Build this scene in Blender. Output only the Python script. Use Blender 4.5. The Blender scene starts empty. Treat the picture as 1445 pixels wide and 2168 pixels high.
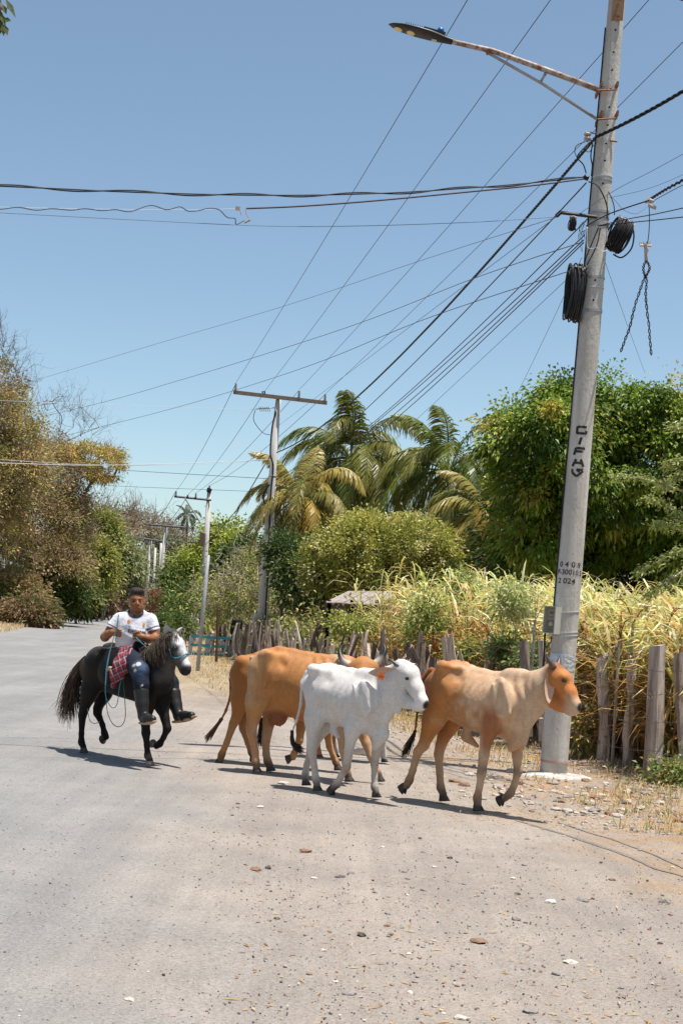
import bpy, math, random
import numpy as np
from mathutils import Vector, Matrix

# ------------------------------------------------------------------ camera, sky, sun, exposure
scn = bpy.context.scene
FPX, CX, CY = 3010.4, 722.5, 1084.0          # focal length and centre in pixels of the 1445 x 2168 photograph
CAMH = 1.6
ROLL = math.radians(4.2)
PITCH = math.atan(231.0*math.cos(ROLL)/FPX)
R0 = np.array([1., 0, 0]); U0 = np.array([0., -math.sin(PITCH), math.cos(PITCH)])
FW = np.array([0., math.cos(PITCH), math.sin(PITCH)])
CR = math.cos(ROLL)*R0 + math.sin(ROLL)*U0
CU = -math.sin(ROLL)*R0 + math.cos(ROLL)*U0
CAM = np.array([0., 0., CAMH])
cd = bpy.data.cameras.new('camera'); cam = bpy.data.objects.new('camera', cd)
scn.collection.objects.link(cam); scn.camera = cam
cd.sensor_fit = 'HORIZONTAL'; cd.sensor_width = 24.0; cd.lens = 50.0
cd.clip_start = 0.1; cd.clip_end = 4000
m = Matrix.Identity(4)
for i in range(3):
    m[i][0] = CR[i]; m[i][1] = CU[i]; m[i][2] = -FW[i]; m[i][3] = CAM[i]
cam.matrix_world = m

SUN = np.array([0.21, -0.085, 0.97]); SUN /= np.linalg.norm(SUN)
w = bpy.data.worlds.new('World'); scn.world = w; w.use_nodes = True
nt = w.node_tree
bg = nt.nodes['Background']
sky = nt.nodes.new('ShaderNodeTexSky'); sky.sky_type = 'NISHITA'; sky.sun_disc = False
sky.sun_elevation = math.asin(SUN[2]); sky.sun_rotation = math.atan2(SUN[0], SUN[1])
sky.altitude = 0; sky.air_density = 0.8; sky.dust_density = 1.0; sky.ozone_density = 2.0
tn = nt.nodes.new('ShaderNodeMix'); tn.data_type = 'RGBA'; tn.blend_type = 'MULTIPLY'; tn.inputs[0].default_value = 1.0
tn.inputs[7].default_value = (1.20, 1.20, 1.05, 1)
nt.links.new(sky.outputs[0], tn.inputs[6]); nt.links.new(tn.outputs[2], bg.inputs[0])
bg.inputs[1].default_value = 0.107
sl = bpy.data.lights.new('sun', 'SUN'); so = bpy.data.objects.new('sun', sl); scn.collection.objects.link(so)
sl.energy = 5.0; sl.angle = math.radians(0.5); sl.color = (1.0, 0.95, 0.88)
so.rotation_euler = Vector(SUN).to_track_quat('Z', 'Y').to_euler()
scn.view_settings.view_transform = 'Standard'; scn.view_settings.look = 'None'
scn.view_settings.exposure = 0.50; scn.view_settings.gamma = 1.0; scn.view_settings.use_curve_mapping = False
scn.cycles.max_bounces = 6; scn.cycles.diffuse_bounces = 2; scn.cycles.transparent_max_bounces = 8

# ------------------------------------------------------------------ helpers
rng = np.random.default_rng(11); random.seed(11)
COL = scn.collection

def ray(px, py):
    return FW + (px-CX)/FPX*CR - (py-CY)/FPX*CU
def W(px, py, D):
    d = ray(px, py); return CAM + d*(D/d[1])
def G(px, py, z=0.0):
    d = ray(px, py); t = (z-CAMH)/d[2]; return CAM + d*t
def hor(px):
    return 1315 + (px-CX)*math.tan(ROLL)
def gx(px, D):                                 # ground point below image column px at distance D
    p = W(px, hor(px)+FPX*CAMH/D, D); return np.array([p[0], D, 0.0])
def unit(v):
    v = np.asarray(v, float); return v/max(np.linalg.norm(v), 1e-9)

def tag(o, label=None, cat=None, group=None, kind=None):
    if label: o['label'] = label
    if cat: o['category'] = cat
    if group: o['group'] = group
    if kind: o['kind'] = kind
    return o
def empty(name, loc=(0, 0, 0), label=None, cat=None, group=None, rz=0):
    o = bpy.data.objects.new(name, None); COL.objects.link(o); o.location = tuple(loc); o.rotation_euler = (0, 0, rz)
    o.empty_display_size = 0.2
    return tag(o, label, cat, group)
def link(name, me, mats=None, parent=None, world=True):
    o = bpy.data.objects.new(name, me); COL.objects.link(o)
    if mats is not None and not me.materials:
        for mt in (mats if isinstance(mats, (list, tuple)) else [mats]): me.materials.append(mt)
    if parent is not None:
        o.parent = parent
        if world:
            o.matrix_parent_inverse = MW(parent).inverted()
    return o
def MW(o):
    L = Matrix.LocRotScale(o.location, o.rotation_euler, o.scale)
    return L if o.parent is None else MW(o.parent) @ o.matrix_parent_inverse @ L

def mesh_np(name, V, F, cols=None, smooth=False, mi=None):
    """V (n,3); F list of arrays (m,3) or (m,4); cols (n,3) linear colours per vertex"""
    V = np.ascontiguousarray(V, dtype=np.float32)
    if not isinstance(F, (list, tuple)): F = [F]
    F = [np.asarray(f, dtype=np.int32) for f in F if len(f)]
    me = bpy.data.meshes.new(name)
    me.vertices.add(len(V)); me.vertices.foreach_set('co', V.ravel())
    nl = sum(f.size for f in F); npoly = sum(len(f) for f in F)
    me.loops.add(nl); me.polygons.add(npoly)
    me.loops.foreach_set('vertex_index', np.concatenate([f.ravel() for f in F]))
    tot = np.concatenate([np.full(len(f), f.shape[1], dtype=np.int32) for f in F])
    st = np.concatenate([[0], np.cumsum(tot)[:-1]]).astype(np.int32)
    me.polygons.foreach_set('loop_start', st); me.polygons.foreach_set('loop_total', tot)
    me.polygons.foreach_set('use_smooth', np.full(npoly, smooth, dtype=bool))
    if mi is not None: me.polygons.foreach_set('material_index', np.asarray(mi, dtype=np.int32))
    me.update(calc_edges=True)
    if cols is not None:
        a = me.color_attributes.new('tint', 'FLOAT_COLOR', 'POINT')
        c = np.ones((len(V), 4), dtype=np.float32); c[:, :3] = cols
        a.data.foreach_set('color', c.ravel())
    return me

# ---- materials
MATS = {}
def mat(name, col=(.5, .5, .5), rough=.8, col2=None, scale=8.0, bump=0.0, bscale=None, tint=False, metal=0.0,
        spec=0.3, trans=0.0, coords='Object', detail=5.0, stretch=None, sheen=0.0, ramp=(.35, .65), coat=0.0):
    if name in MATS: return MATS[name]
    M = bpy.data.materials.new(name); M.use_nodes = True; MATS[name] = M
    n = M.node_tree.nodes; L = M.node_tree.links
    b = n['Principled BSDF']; b.inputs['Roughness'].default_value = rough; b.inputs['Metallic'].default_value = metal
    b.inputs['Specular IOR Level'].default_value = spec
    if sheen: b.inputs['Sheen Weight'].default_value = sheen
    if coat: b.inputs['Coat Weight'].default_value = coat
    tc = n.new('ShaderNodeTexCoord'); src = tc.outputs[coords]
    if stretch:
        mp = n.new('ShaderNodeMapping'); mp.inputs['Scale'].default_value = stretch; L.new(src, mp.inputs[0]); src = mp.outputs[0]
    colout = None
    if tint:
        at = n.new('ShaderNodeVertexColor'); at.layer_name = 'tint'; colout = at.outputs[0]
    if col2 is not None:
        no = n.new('ShaderNodeTexNoise'); no.inputs['Scale'].default_value = scale; no.inputs['Detail'].default_value = detail
        no.inputs['Roughness'].default_value = 0.65
        L.new(src, no.inputs['Vector'])
        rp = n.new('ShaderNodeValToRGB'); rp.color_ramp.elements[0].position = ramp[0]; rp.color_ramp.elements[1].position = ramp[1]
        L.new(no.outputs['Fac'], rp.inputs[0])
        if tint:
            rp.color_ramp.elements[0].color = (*col, 1); rp.color_ramp.elements[1].color = (*col2, 1)
            mx = n.new('ShaderNodeMix'); mx.data_type = 'RGBA'; mx.blend_type = 'MULTIPLY'; mx.inputs[0].default_value = 1
            L.new(colout, mx.inputs[6]); L.new(rp.outputs[0], mx.inputs[7]); colout = mx.outputs[2]
        else:
            rp.color_ramp.elements[0].color = (*col, 1); rp.color_ramp.elements[1].color = (*col2, 1); colout = rp.outputs[0]
    if colout is not None: L.new(colout, b.inputs['Base Color'])
    else: b.inputs['Base Color'].default_value = (*col, 1)
    if bump:
        nb = n.new('ShaderNodeTexNoise'); nb.inputs['Scale'].default_value = bscale or scale*3; nb.inputs['Detail'].default_value = 6
        L.new(src, nb.inputs['Vector'])
        bp = n.new('ShaderNodeBump'); bp.inputs['Strength'].default_value = bump; bp.inputs['Distance'].default_value = .02
        L.new(nb.outputs['Fac'], bp.inputs['Height']); L.new(bp.outputs[0], b.inputs['Normal'])
    if trans:
        tr = n.new('ShaderNodeBsdfTranslucent')
        if colout is not None: L.new(colout, tr.inputs[0])
        else: tr.inputs[0].default_value = (*col, 1)
        ms = n.new('ShaderNodeMixShader'); ms.inputs[0].default_value = trans
        L.new(b.outputs[0], ms.inputs[1]); L.new(tr.outputs[0], ms.inputs[2]); L.new(ms.outputs[0], n['Material Output'].inputs[0])
    return M

# ---- tubes: vectorised prisms along segments or poly-lines
def segs_mesh(A, B, ra, rb, sides=3):
    """independent tapered prisms"""
    A = np.asarray(A, float); B = np.asarray(B, float); ra = np.asarray(ra, float); rb = np.asarray(rb, float)
    d = B-A; ln = np.linalg.norm(d, axis=1, keepdims=True); d = d/np.maximum(ln, 1e-9)
    h = np.where(np.abs(d[:, 2:3]) < .9, np.array([[0, 0, 1.]]), np.array([[1., 0, 0]]))
    u = np.cross(d, h); u /= np.linalg.norm(u, axis=1, keepdims=True); v = np.cross(d, u)
    n = len(A); V = np.zeros((n, 2*sides, 3))
    for k in range(sides):
        t = 2*math.pi*k/sides; off = math.cos(t)*u + math.sin(t)*v
        V[:, k] = A + off*ra[:, None]; V[:, sides+k] = B + off*rb[:, None]
    base = (np.arange(n)*2*sides)[:, None]
    F = []
    for k in range(sides):
        k2 = (k+1) % sides
        F.append(base + np.array([[k, k2, sides+k2, sides+k]]))
    return V.reshape(-1, 3), np.concatenate(F)
def tube(P, R, sides=6, cap=True, flat=None):
    """one smooth tube through points P with radii R; returns V, [quads, tris]"""
    P = np.asarray(P, float); n = len(P); R = np.broadcast_to(np.asarray(R, float), (n,))
    T = np.gradient(P, axis=0); T /= np.maximum(np.linalg.norm(T, axis=1, keepdims=True), 1e-9)
    u = np.cross(T[0], [0, 0, 1.] if abs(T[0][2]) < .9 else [1., 0, 0]); u = unit(u)
    V = []
    for i in range(n):
        u = unit(u - T[i]*np.dot(u, T[i])); v = np.cross(T[i], u)
        for k in range(sides):
            a = 2*math.pi*k/sides
            V.append(P[i] + R[i]*(math.cos(a)*u + math.sin(a)*v*(flat or 1)))
    V = np.array(V); q = []
    for i in range(n-1):
        for k in range(sides):
            k2 = (k+1) % sides
            q.append((i*sides+k, i*sides+k2, (i+1)*sides+k2, (i+1)*sides+k))
    t = []
    if cap:
        V = np.vstack([V, P[0], P[-1]]); c0 = len(V)-2
        for k in range(sides):
            k2 = (k+1) % sides
            t.append((c0, k2, k)); t.append((c0+1, (n-1)*sides+k, (n-1)*sides+k2))
    return V, [np.array(q), np.array(t).reshape(-1, 3)]
class Acc:
    """collects pieces of ONE part into one mesh"""
    def __init__(s): s.V = []; s.Q = []; s.T = []; s.C = []; s.n = 0; s.hasc = False
    def add(s, V, F, col=None):
        if not isinstance(F, (list, tuple)): F = [F]
        for f in F:
            f = np.asarray(f)
            if len(f) == 0: continue
            (s.Q if f.shape[1] == 4 else s.T).append(f + s.n)
        s.V.append(np.asarray(V, float)); s.n += len(V)
        c = np.ones((len(V), 3))
        if col is not None: c[:] = col; s.hasc = True
        s.C.append(c)
    def tube(s, P, R, sides=6, col=None, cap=True, flat=None): s.add(*tube(P, R, sides, cap, flat), col=col)
    def box(s, c, size, M3=None, col=None):
        x, y, z = [a/2 for a in size]
        V = np.array([(i*x, j*y, k*z) for i in (-1, 1) for j in (-1, 1) for k in (-1, 1)])
        if M3 is not None: V = V @ np.asarray(M3).T
        s.add(V + np.asarray(c), np.array([(0, 1, 3, 2), (4, 6, 7, 5), (0, 4, 5, 1), (2, 3, 7, 6), (0, 2, 6, 4), (1, 5, 7, 3)]), col)
    def build(s, name, mt, parent=None, smooth=False):
        F = []
        if s.Q: F.append(np.concatenate(s.Q))
        if s.T: F.append(np.concatenate(s.T))
        me = mesh_np(name, np.concatenate(s.V), F, np.concatenate(s.C) if s.hasc else None, smooth)
        return link(name, me, mt, parent)
def rot3(axis, ang):
    return np.array(Matrix.Rotation(ang, 3, Vector(axis)))

# ---- leaves: one quad (kite) per leaf
def leaf_quads(C, Dn, L, Wd, N=None, droop=0.25):
    n = len(C); Dn = Dn/np.maximum(np.linalg.norm(Dn, axis=1, keepdims=True), 1e-9)
    if N is None:
        N = rng.normal(size=(n, 3)); N[:, 2] = np.abs(N[:, 2])+.6
    S = np.cross(Dn, N); S /= np.maximum(np.linalg.norm(S, axis=1, keepdims=True), 1e-9)
    L = np.broadcast_to(L, (n,))[:, None]; Wd = np.broadcast_to(Wd, (n,))[:, None]
    V = np.zeros((n, 4, 3))
    V[:, 0] = C; V[:, 1] = C + Dn*L*.5 + S*Wd*.5; V[:, 2] = C + Dn*L; V[:, 3] = C + Dn*L*.5 - S*Wd*.5
    V[:, 2, 2] -= (L*droop)[:, 0]
    F = (np.arange(n)*4)[:, None] + np.array([[0, 1, 2, 3]])
    return V.reshape(-1, 3), F
def pal(cols, n, jit=.15, w=None):
    """random colour per item out of a palette"""
    cols = np.array(cols, float); i = rng.choice(len(cols), n, p=w)
    return cols[i]*(1+rng.uniform(-jit, jit, (n, 1)))*(1+rng.uniform(-jit*.4, jit*.4, (n, 3)))
def crown_points(blobs, nclump, nleaf, cr=.35, shell=.55):
    """blobs: list of (centre, (rx,ry,rz)); returns leaf centres and outward directions, clumped"""
    vol = np.array([b[1][0]*b[1][1]*b[1][2] for b in blobs])**.8; pr = vol/vol.sum()
    bi = rng.choice(len(blobs), nclump, p=pr)
    u = rng.normal(size=(nclump, 3)); u /= np.linalg.norm(u, axis=1, keepdims=True)
    r = (shell + (1-shell)*rng.random(nclump)**.6)[:, None]*(1+.12*rng.normal(size=(nclump, 1)))
    c = np.array([blobs[i][0] for i in bi]); rr = np.array([blobs[i][1] for i in bi])
    cc = c + u*rr*r
    per = np.repeat(np.arange(nclump), nleaf)
    csz = (cr*(0.6+.8*rng.random(nclump)))[per][:, None]
    off = rng.normal(size=(len(per), 3))*.45*csz; off[:, 2] *= .75
    P = cc[per] + off
    D = u[per]*.6 + off/np.maximum(csz, 1e-6) + rng.normal(size=(len(per), 3))*.35
    return P, D, per, cc
def wblob(px, py, D, rx, ry, dep=None):
    """a blob from its image position and radii (pixels) at its own distance"""
    s = D/FPX; return (W(px, py, D), (rx*s, (dep if dep else max(rx, ry)*s*.9), ry*s))
print('core ok')

def text_mesh(s, size, font_shear=0, bold=0.0):
    cu = bpy.data.curves.new('txt', 'FONT'); cu.body = s; cu.size = size; cu.align_x = 'CENTER'; cu.align_y = 'CENTER'; cu.offset = bold
    cu.resolution_u = 3; cu.shear = font_shear
    ob = bpy.data.objects.new('txt', cu); COL.objects.link(ob)
    bpy.context.view_layer.update()
    dg = bpy.context.evaluated_depsgraph_get(); me = bpy.data.meshes.new_from_object(ob.evaluated_get(dg))
    V = np.array([v.co[:] for v in me.vertices]); F = [tuple(p.vertices) for p in me.polygons]
    bpy.data.objects.remove(ob); bpy.data.curves.remove(cu); bpy.data.meshes.remove(me)
    return V, F
# ------------------------------------------------------------------ smooth bodies: distance field + surface nets
class Sdf:
    def __init__(s, lo, hi, h):
        s.lo = np.array(lo, float); s.h = h
        s.n = np.ceil((np.array(hi)-s.lo)/h).astype(int)+1
        s.F = np.full(tuple(s.n), 9.0, dtype=np.float32)
    def sub(s, lo, hi):
        a = np.clip(np.floor((np.asarray(lo)-s.lo)/s.h).astype(int), 0, s.n-1)
        b = np.clip(np.ceil((np.asarray(hi)-s.lo)/s.h).astype(int)+1, 1, s.n)
        sl = tuple(slice(a[i], max(b[i], a[i]+1)) for i in range(3))
        X = (s.lo[0]+s.h*np.arange(a[0], sl[0].stop)).astype(np.float32)[:, None, None]
        Y = (s.lo[1]+s.h*np.arange(a[1], sl[1].stop)).astype(np.float32)[None, :, None]
        Z = (s.lo[2]+s.h*np.arange(a[2], sl[2].stop)).astype(np.float32)[None, None, :]
        return sl, X, Y, Z
    def mix(s, sl, d, k, op='add'):
        f = s.F[sl]
        if op == 'add':
            if k > 0:
                h = np.clip(.5+.5*(f-d)/k, 0, 1); s.F[sl] = f*(1-h)+d*h - k*h*(1-h)
            else: s.F[sl] = np.minimum(f, d)
        else:
            h = np.clip(.5-.5*(f+d)/k, 0, 1); s.F[sl] = f*(1-h)+(-d)*h + k*h*(1-h)
    def cone(s, a, b, ra, rb, ys=1.0, k=.03, op='add'):
        a = np.array(a, float); b = np.array(b, float); m = k+2*s.h; r = max(ra, rb)*1.02
        e = np.array([r, r*max(ys, .001), r])+m
        sl, X, Y, Z = s.sub(np.minimum(a, b)-e, np.maximum(a, b)+e)
        y0 = (a[1]+b[1])/2
        Yw = (Y-y0)/ys; ay = (a[1]-y0)/ys; by = (b[1]-y0)/ys
        dx, dy, dz = b[0]-a[0], by-ay, b[2]-a[2]; L2 = dx*dx+dy*dy+dz*dz+1e-12
        t = np.clip(((X-a[0])*dx+(Yw-ay)*dy+(Z-a[2])*dz)/L2, 0, 1)
        d = np.sqrt((X-a[0]-t*dx)**2+(Yw-ay-t*dy)**2+(Z-a[2]-t*dz)**2) - (ra+(rb-ra)*t)
        if ys < 1: d = d*(.5+.5*ys)
        s.mix(sl, d.astype(np.float32), k, op)
    def chain(s, pts, ys=1.0, k=.03):
        for p, q in zip(pts[:-1], pts[1:]): s.cone(p[:3], q[:3], p[3], q[3], ys, k)
    def ell(s, c, r, M3=None, k=.03, op='add'):
        c = np.array(c, float); r = np.array(r, float); e = max(r)+k+2*s.h
        sl, X, Y, Z = s.sub(c-e, c+e)
        x, y, z = X-c[0], Y-c[1], Z-c[2]
        if M3 is not None:
            M3 = np.asarray(M3)
            x, y, z = (M3[0, 0]*x+M3[1, 0]*y+M3[2, 0]*z, M3[0, 1]*x+M3[1, 1]*y+M3[2, 1]*z, M3[0, 2]*x+M3[1, 2]*y+M3[2, 2]*z)
        q0 = np.sqrt((x/r[0])**2+(y/r[1])**2+(z/r[2])**2); q1 = np.sqrt((x/r[0]**2)**2+(y/r[1]**2)**2+(z/r[2]**2)**2)
        d = q0*(q0-1)/np.maximum(q1, 1e-6)
        s.mix(sl, d.astype(np.float32), k, op)
    def loft(s, st, k=.03, pw=2.2, top=.25):
        """stations (x, ztop, zbot, halfwidth, bottom narrowing)"""
        st = np.array(st, float); o = np.argsort(st[:, 0]); st = st[o]
        sl, X, Y, Z = s.sub([st[0, 0]-.1, -st[:, 3].max()-.1, st[:, 2].min()-.1], [st[-1, 0]+.1, st[:, 3].max()+.1, st[:, 1].max()+.1])
        x = X[:, 0, 0]
        def sm(c):     # Catmull-like smooth resample
            xi = np.linspace(st[0, 0], st[-1, 0], 120); yi = np.interp(xi, st[:, 0], c)
            ker = np.hanning(9); ker /= ker.sum(); yp = np.pad(yi, 4, mode='edge'); yi = np.convolve(yp, ker, 'valid')
            return np.interp(x, xi, yi).astype(np.float32)[:, None, None]
        zt, zb, wd, nb = sm(st[:, 1]), sm(st[:, 2]), sm(st[:, 3]), sm(st[:, 4])
        zc = (zt+zb)/2; rz = np.maximum((zt-zb)/2, .01)
        v = (Z-zc)/rz
        we = wd*(1-nb*np.clip(-v, 0, 1)**1.2)*(1-top*np.clip(v, 0, 1)**2)
        d = ((np.abs(Y)/np.maximum(we, .01))**pw + np.abs(v)**pw)**(1/pw) - 1
        d = d*np.minimum(rz, np.maximum(we, .02))
        ex = np.maximum(st[0, 0]-X, X-st[-1, 0])
        d = np.where(ex > 0, np.maximum(d, ex), d)
        s.mix(sl, d.astype(np.float32), k)
    def mesh(s):
        F = s.F; h = s.h; ins = F < 0
        nx, ny, nz = F.shape
        cs = [ins[i:nx-1+i, j:ny-1+j, k:nz-1+k] for i in (0, 1) for j in (0, 1) for k in (0, 1)]
        cnt = sum(c.astype(np.int8) for c in cs); act = (cnt > 0) & (cnt < 8)
        idx = np.full(act.shape, -1, dtype=np.int64); I = np.argwhere(act); idx[act] = np.arange(len(I))
        P = np.zeros((len(I), 3)); C = np.zeros(len(I))
        for ax in range(3):
            oth = [a for a in range(3) if a != ax]
            for u in (0, 1):
                for v in (0, 1):
                    o = np.zeros(3, int); o[oth[0]] = u; o[oth[1]] = v; e = o.copy(); e[ax] = 1
                    A = I+o; B = I+e; fa = F[A[:, 0], A[:, 1], A[:, 2]]; fb = F[B[:, 0], B[:, 1], B[:, 2]]
                    m = (fa < 0) != (fb < 0); t = np.where(m, fa/np.where(m, fa-fb, 1), 0)
                    pt = A.astype(float); pt[:, ax] += t; P[m] += pt[m]; C[m] += 1
        P = P/np.maximum(C, 1)[:, None]; V = s.lo + P*h
        Q = []
        for ax in range(3):
            a1, a2 = [(1, 2), (2, 0), (0, 1)][ax]
            A = [slice(None)]*3; B = [slice(None)]*3; A[ax] = slice(0, -1); B[ax] = slice(1, None)
            fa = ins[tuple(A)]; fb = ins[tuple(B)]; E = np.argwhere(fa != fb)
            E = E[(E[:, a1] > 0) & (E[:, a2] > 0) & (E[:, a1] < F.shape[a1]-1) & (E[:, a2] < F.shape[a2]-1)]
            flip = fa[E[:, 0], E[:, 1], E[:, 2]]
            def c(d1, d2):
                J = E.copy(); J[:, a1] -= d1; J[:, a2] -= d2; return idx[J[:, 0], J[:, 1], J[:, 2]]
            q = np.stack([c(1, 1), c(0, 1), c(0, 0), c(1, 0)], 1)
            q[~flip] = q[~flip][:, ::-1]; Q.append(q)
        return V, np.concatenate(Q)
def smooth_np(V, Q, it=2, f=.5):
    E = np.concatenate([Q[:, [0, 1]], Q[:, [1, 2]], Q[:, [2, 3]], Q[:, [3, 0]]])
    for _ in range(it):
        S = np.zeros_like(V); c = np.zeros(len(V))
        for a, b in ((0, 1), (1, 0)):
            for ax in range(3): S[:, ax] += np.bincount(E[:, a], V[E[:, b], ax], len(V))
            c += np.bincount(E[:, a], minlength=len(V))
        V = V*(1-f) + f*S/np.maximum(c, 1)[:, None]
    return V
def vnoise(P, sc, seed=0):
    """cheap smooth value noise, 0..1"""
    P = np.asarray(P)*sc + seed*17.31; i = np.floor(P).astype(np.int64); f = P-i; f = f*f*(3-2*f); r = 0
    def hsh(a, b, c):
        n = (a*374761393 + b*668265263 + c*2147483647*3 + seed*1013) & 0xffffffff
        n = ((n ^ (n >> 13))*1274126177) & 0xffffffff
        return ((n ^ (n >> 16)) & 0xffff)/65535.
    for dx in (0, 1):
        for dy in (0, 1):
            for dz in (0, 1):
                wgt = (f[:, 0] if dx else 1-f[:, 0])*(f[:, 1] if dy else 1-f[:, 1])*(f[:, 2] if dz else 1-f[:, 2])
                r = r + wgt*hsh(i[:, 0]+dx, i[:, 1]+dy, i[:, 2]+dz)
    return r
def sstep(a, b, x):
    t = np.clip((x-a)/(b-a), 0, 1); return t*t*(3-2*t)

class Frame:
    """body frame: x forward, y towards the side the camera sees, z up"""
    def __init__(s, O, deg):
        a = math.radians(deg); s.O = np.array([O[0], O[1], 0.]); s.F = np.array([math.cos(a), -math.sin(a), 0]); s.N = np.array([-math.sin(a), -math.cos(a), 0])
        s.left = -s.N
    def P(s, px, py, l=0.0):
        d = ray(px, py); t = (l - np.dot(CAM-s.O, s.N))/np.dot(d, s.N); p = CAM+d*t-s.O
        return np.array([np.dot(p, s.F), l, p[2]])
    def world(s, V):
        V = np.atleast_2d(V); return s.O + V[:, :1]*s.F + V[:, 1:2]*s.N + V[:, 2:3]*np.array([[0, 0, 1.]])
# ------------------------------------------------------------------ ground and road
RD = np.array([-10, 0, 5.6, 9.7, 18, 36, 60, 86, 130, 230, 420, 900.])
RXr = np.array([1.0, .35, -.05, -.55, -1.9, -4.7, -8.4, -12.4, -19.5, -35.5, -67, -150.])
def road_r(D): return np.interp(D, RD, RXr)
def road_l(D): return road_r(D) - np.interp(D, [0, 50, 100, 300], [6.2, 6.0, 5.2, 5.0])
def fence_x(D): return np.interp(D, [0, 16.4, 25, 38, 54, 75, 100, 160], [5.2, 3.72, 2.0, -.9, -4.15, -8.0, -12.6, -22.5])
def gz(x, y):
    x = np.asarray(x, float); y = np.asarray(y, float)
    z = .02*np.sin(x*1.3+y*.7)*np.cos(y*.9-x*.4) + .012*np.sin(x*3.1-y*2.3)
    onr = np.clip((road_r(y)+.3-x)/1.2, 0, 1)*np.clip((x-road_l(y)+.3)/1.2, 0, 1)
    z = z*(1-.75*onr)
    near = np.exp(-((y-14)/4.5)**2)*(x > -4)*(x < 3.0); z = z*(1-.8*near)
    z = z + .9*sstep(.6, 5.5, road_l(y)-x) + .05*sstep(.0, 1.0, x-fence_x(y)+.6)
    return z-.006
def gridmesh(xs_fn, ys, nx, zoff=0):
    V = []; 
    for y in ys:
        xs = xs_fn(y, nx); V.append(np.stack([xs, np.full(nx, y), gz(xs, y)+zoff], 1))
    V = np.concatenate(V); n = len(ys); i = np.arange(n-1)[:, None]; j = np.arange(nx-1)[None, :]; b = (i*nx+j).ravel()
    return V, np.stack([b, b+1, b+nx+1, b+nx], 1)
ys = np.concatenate([np.linspace(-12, 4, 18), np.geomspace(4.3, 60, 300), np.geomspace(61, 2400, 90)])
def gxs(y, nx):
    t = np.linspace(-1, 1, nx); c = -.15*max(y, 0)*(1 if y < 400 else 400/y)
    return c + np.sign(t)*(np.abs(t)**1.5)*(14+1.0*max(y, 0)) 
V, F = gridmesh(gxs, ys, 260)
def fbm(P, s, k=3, seed=0):
    r = 0; a = .5; tot = 0
    for i in range(k): r = r+a*vnoise(P, s*2**i, seed+i); tot += a; a *= .5
    return r/tot
def ground_col(V):
    x, y = V[:, 0], V[:, 1]; P = np.stack([x, y, 0*x], 1); n1 = fbm(P, .8, 3, 61); n2 = fbm(P, 3.5, 2, 65); n3 = fbm(P, .25, 2, 69)
    c = np.tile([.405, .358, .315], (len(V), 1))*(.88+.24*n1[:, None])
    c = mixc(c, np.array([.40, .355, .31]), sstep(.45, .7, n3)*.6)
    e = x-road_r(y)
    c = mixc(c, np.array([.325, .322, .316]), (1-sstep(-.9, .5, e+1.8*(n1-.5)))*.8)
    f = fence_x(y)-x                        # distance left of the fence
    c = mixc(c, np.array([.45, .30, .17]), (1-sstep(.5, 2.8, f+2.2*(n1-.5)))*(.15+.8*sstep(.35, .65, n2))*(y > 9))
    far = sstep(22, 34, y)*(x > road_r(y)); c = mixc(c, np.array([.42, .32, .18]), far*(.45+.4*n2))
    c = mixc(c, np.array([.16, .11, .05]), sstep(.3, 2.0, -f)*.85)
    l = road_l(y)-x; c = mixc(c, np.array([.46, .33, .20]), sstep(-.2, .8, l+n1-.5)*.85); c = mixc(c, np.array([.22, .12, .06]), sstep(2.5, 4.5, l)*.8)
    return c
def mixc(a, b, t): t = np.asarray(t, float); return a*(1-t[:, None]) + b*t[:, None]
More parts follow.
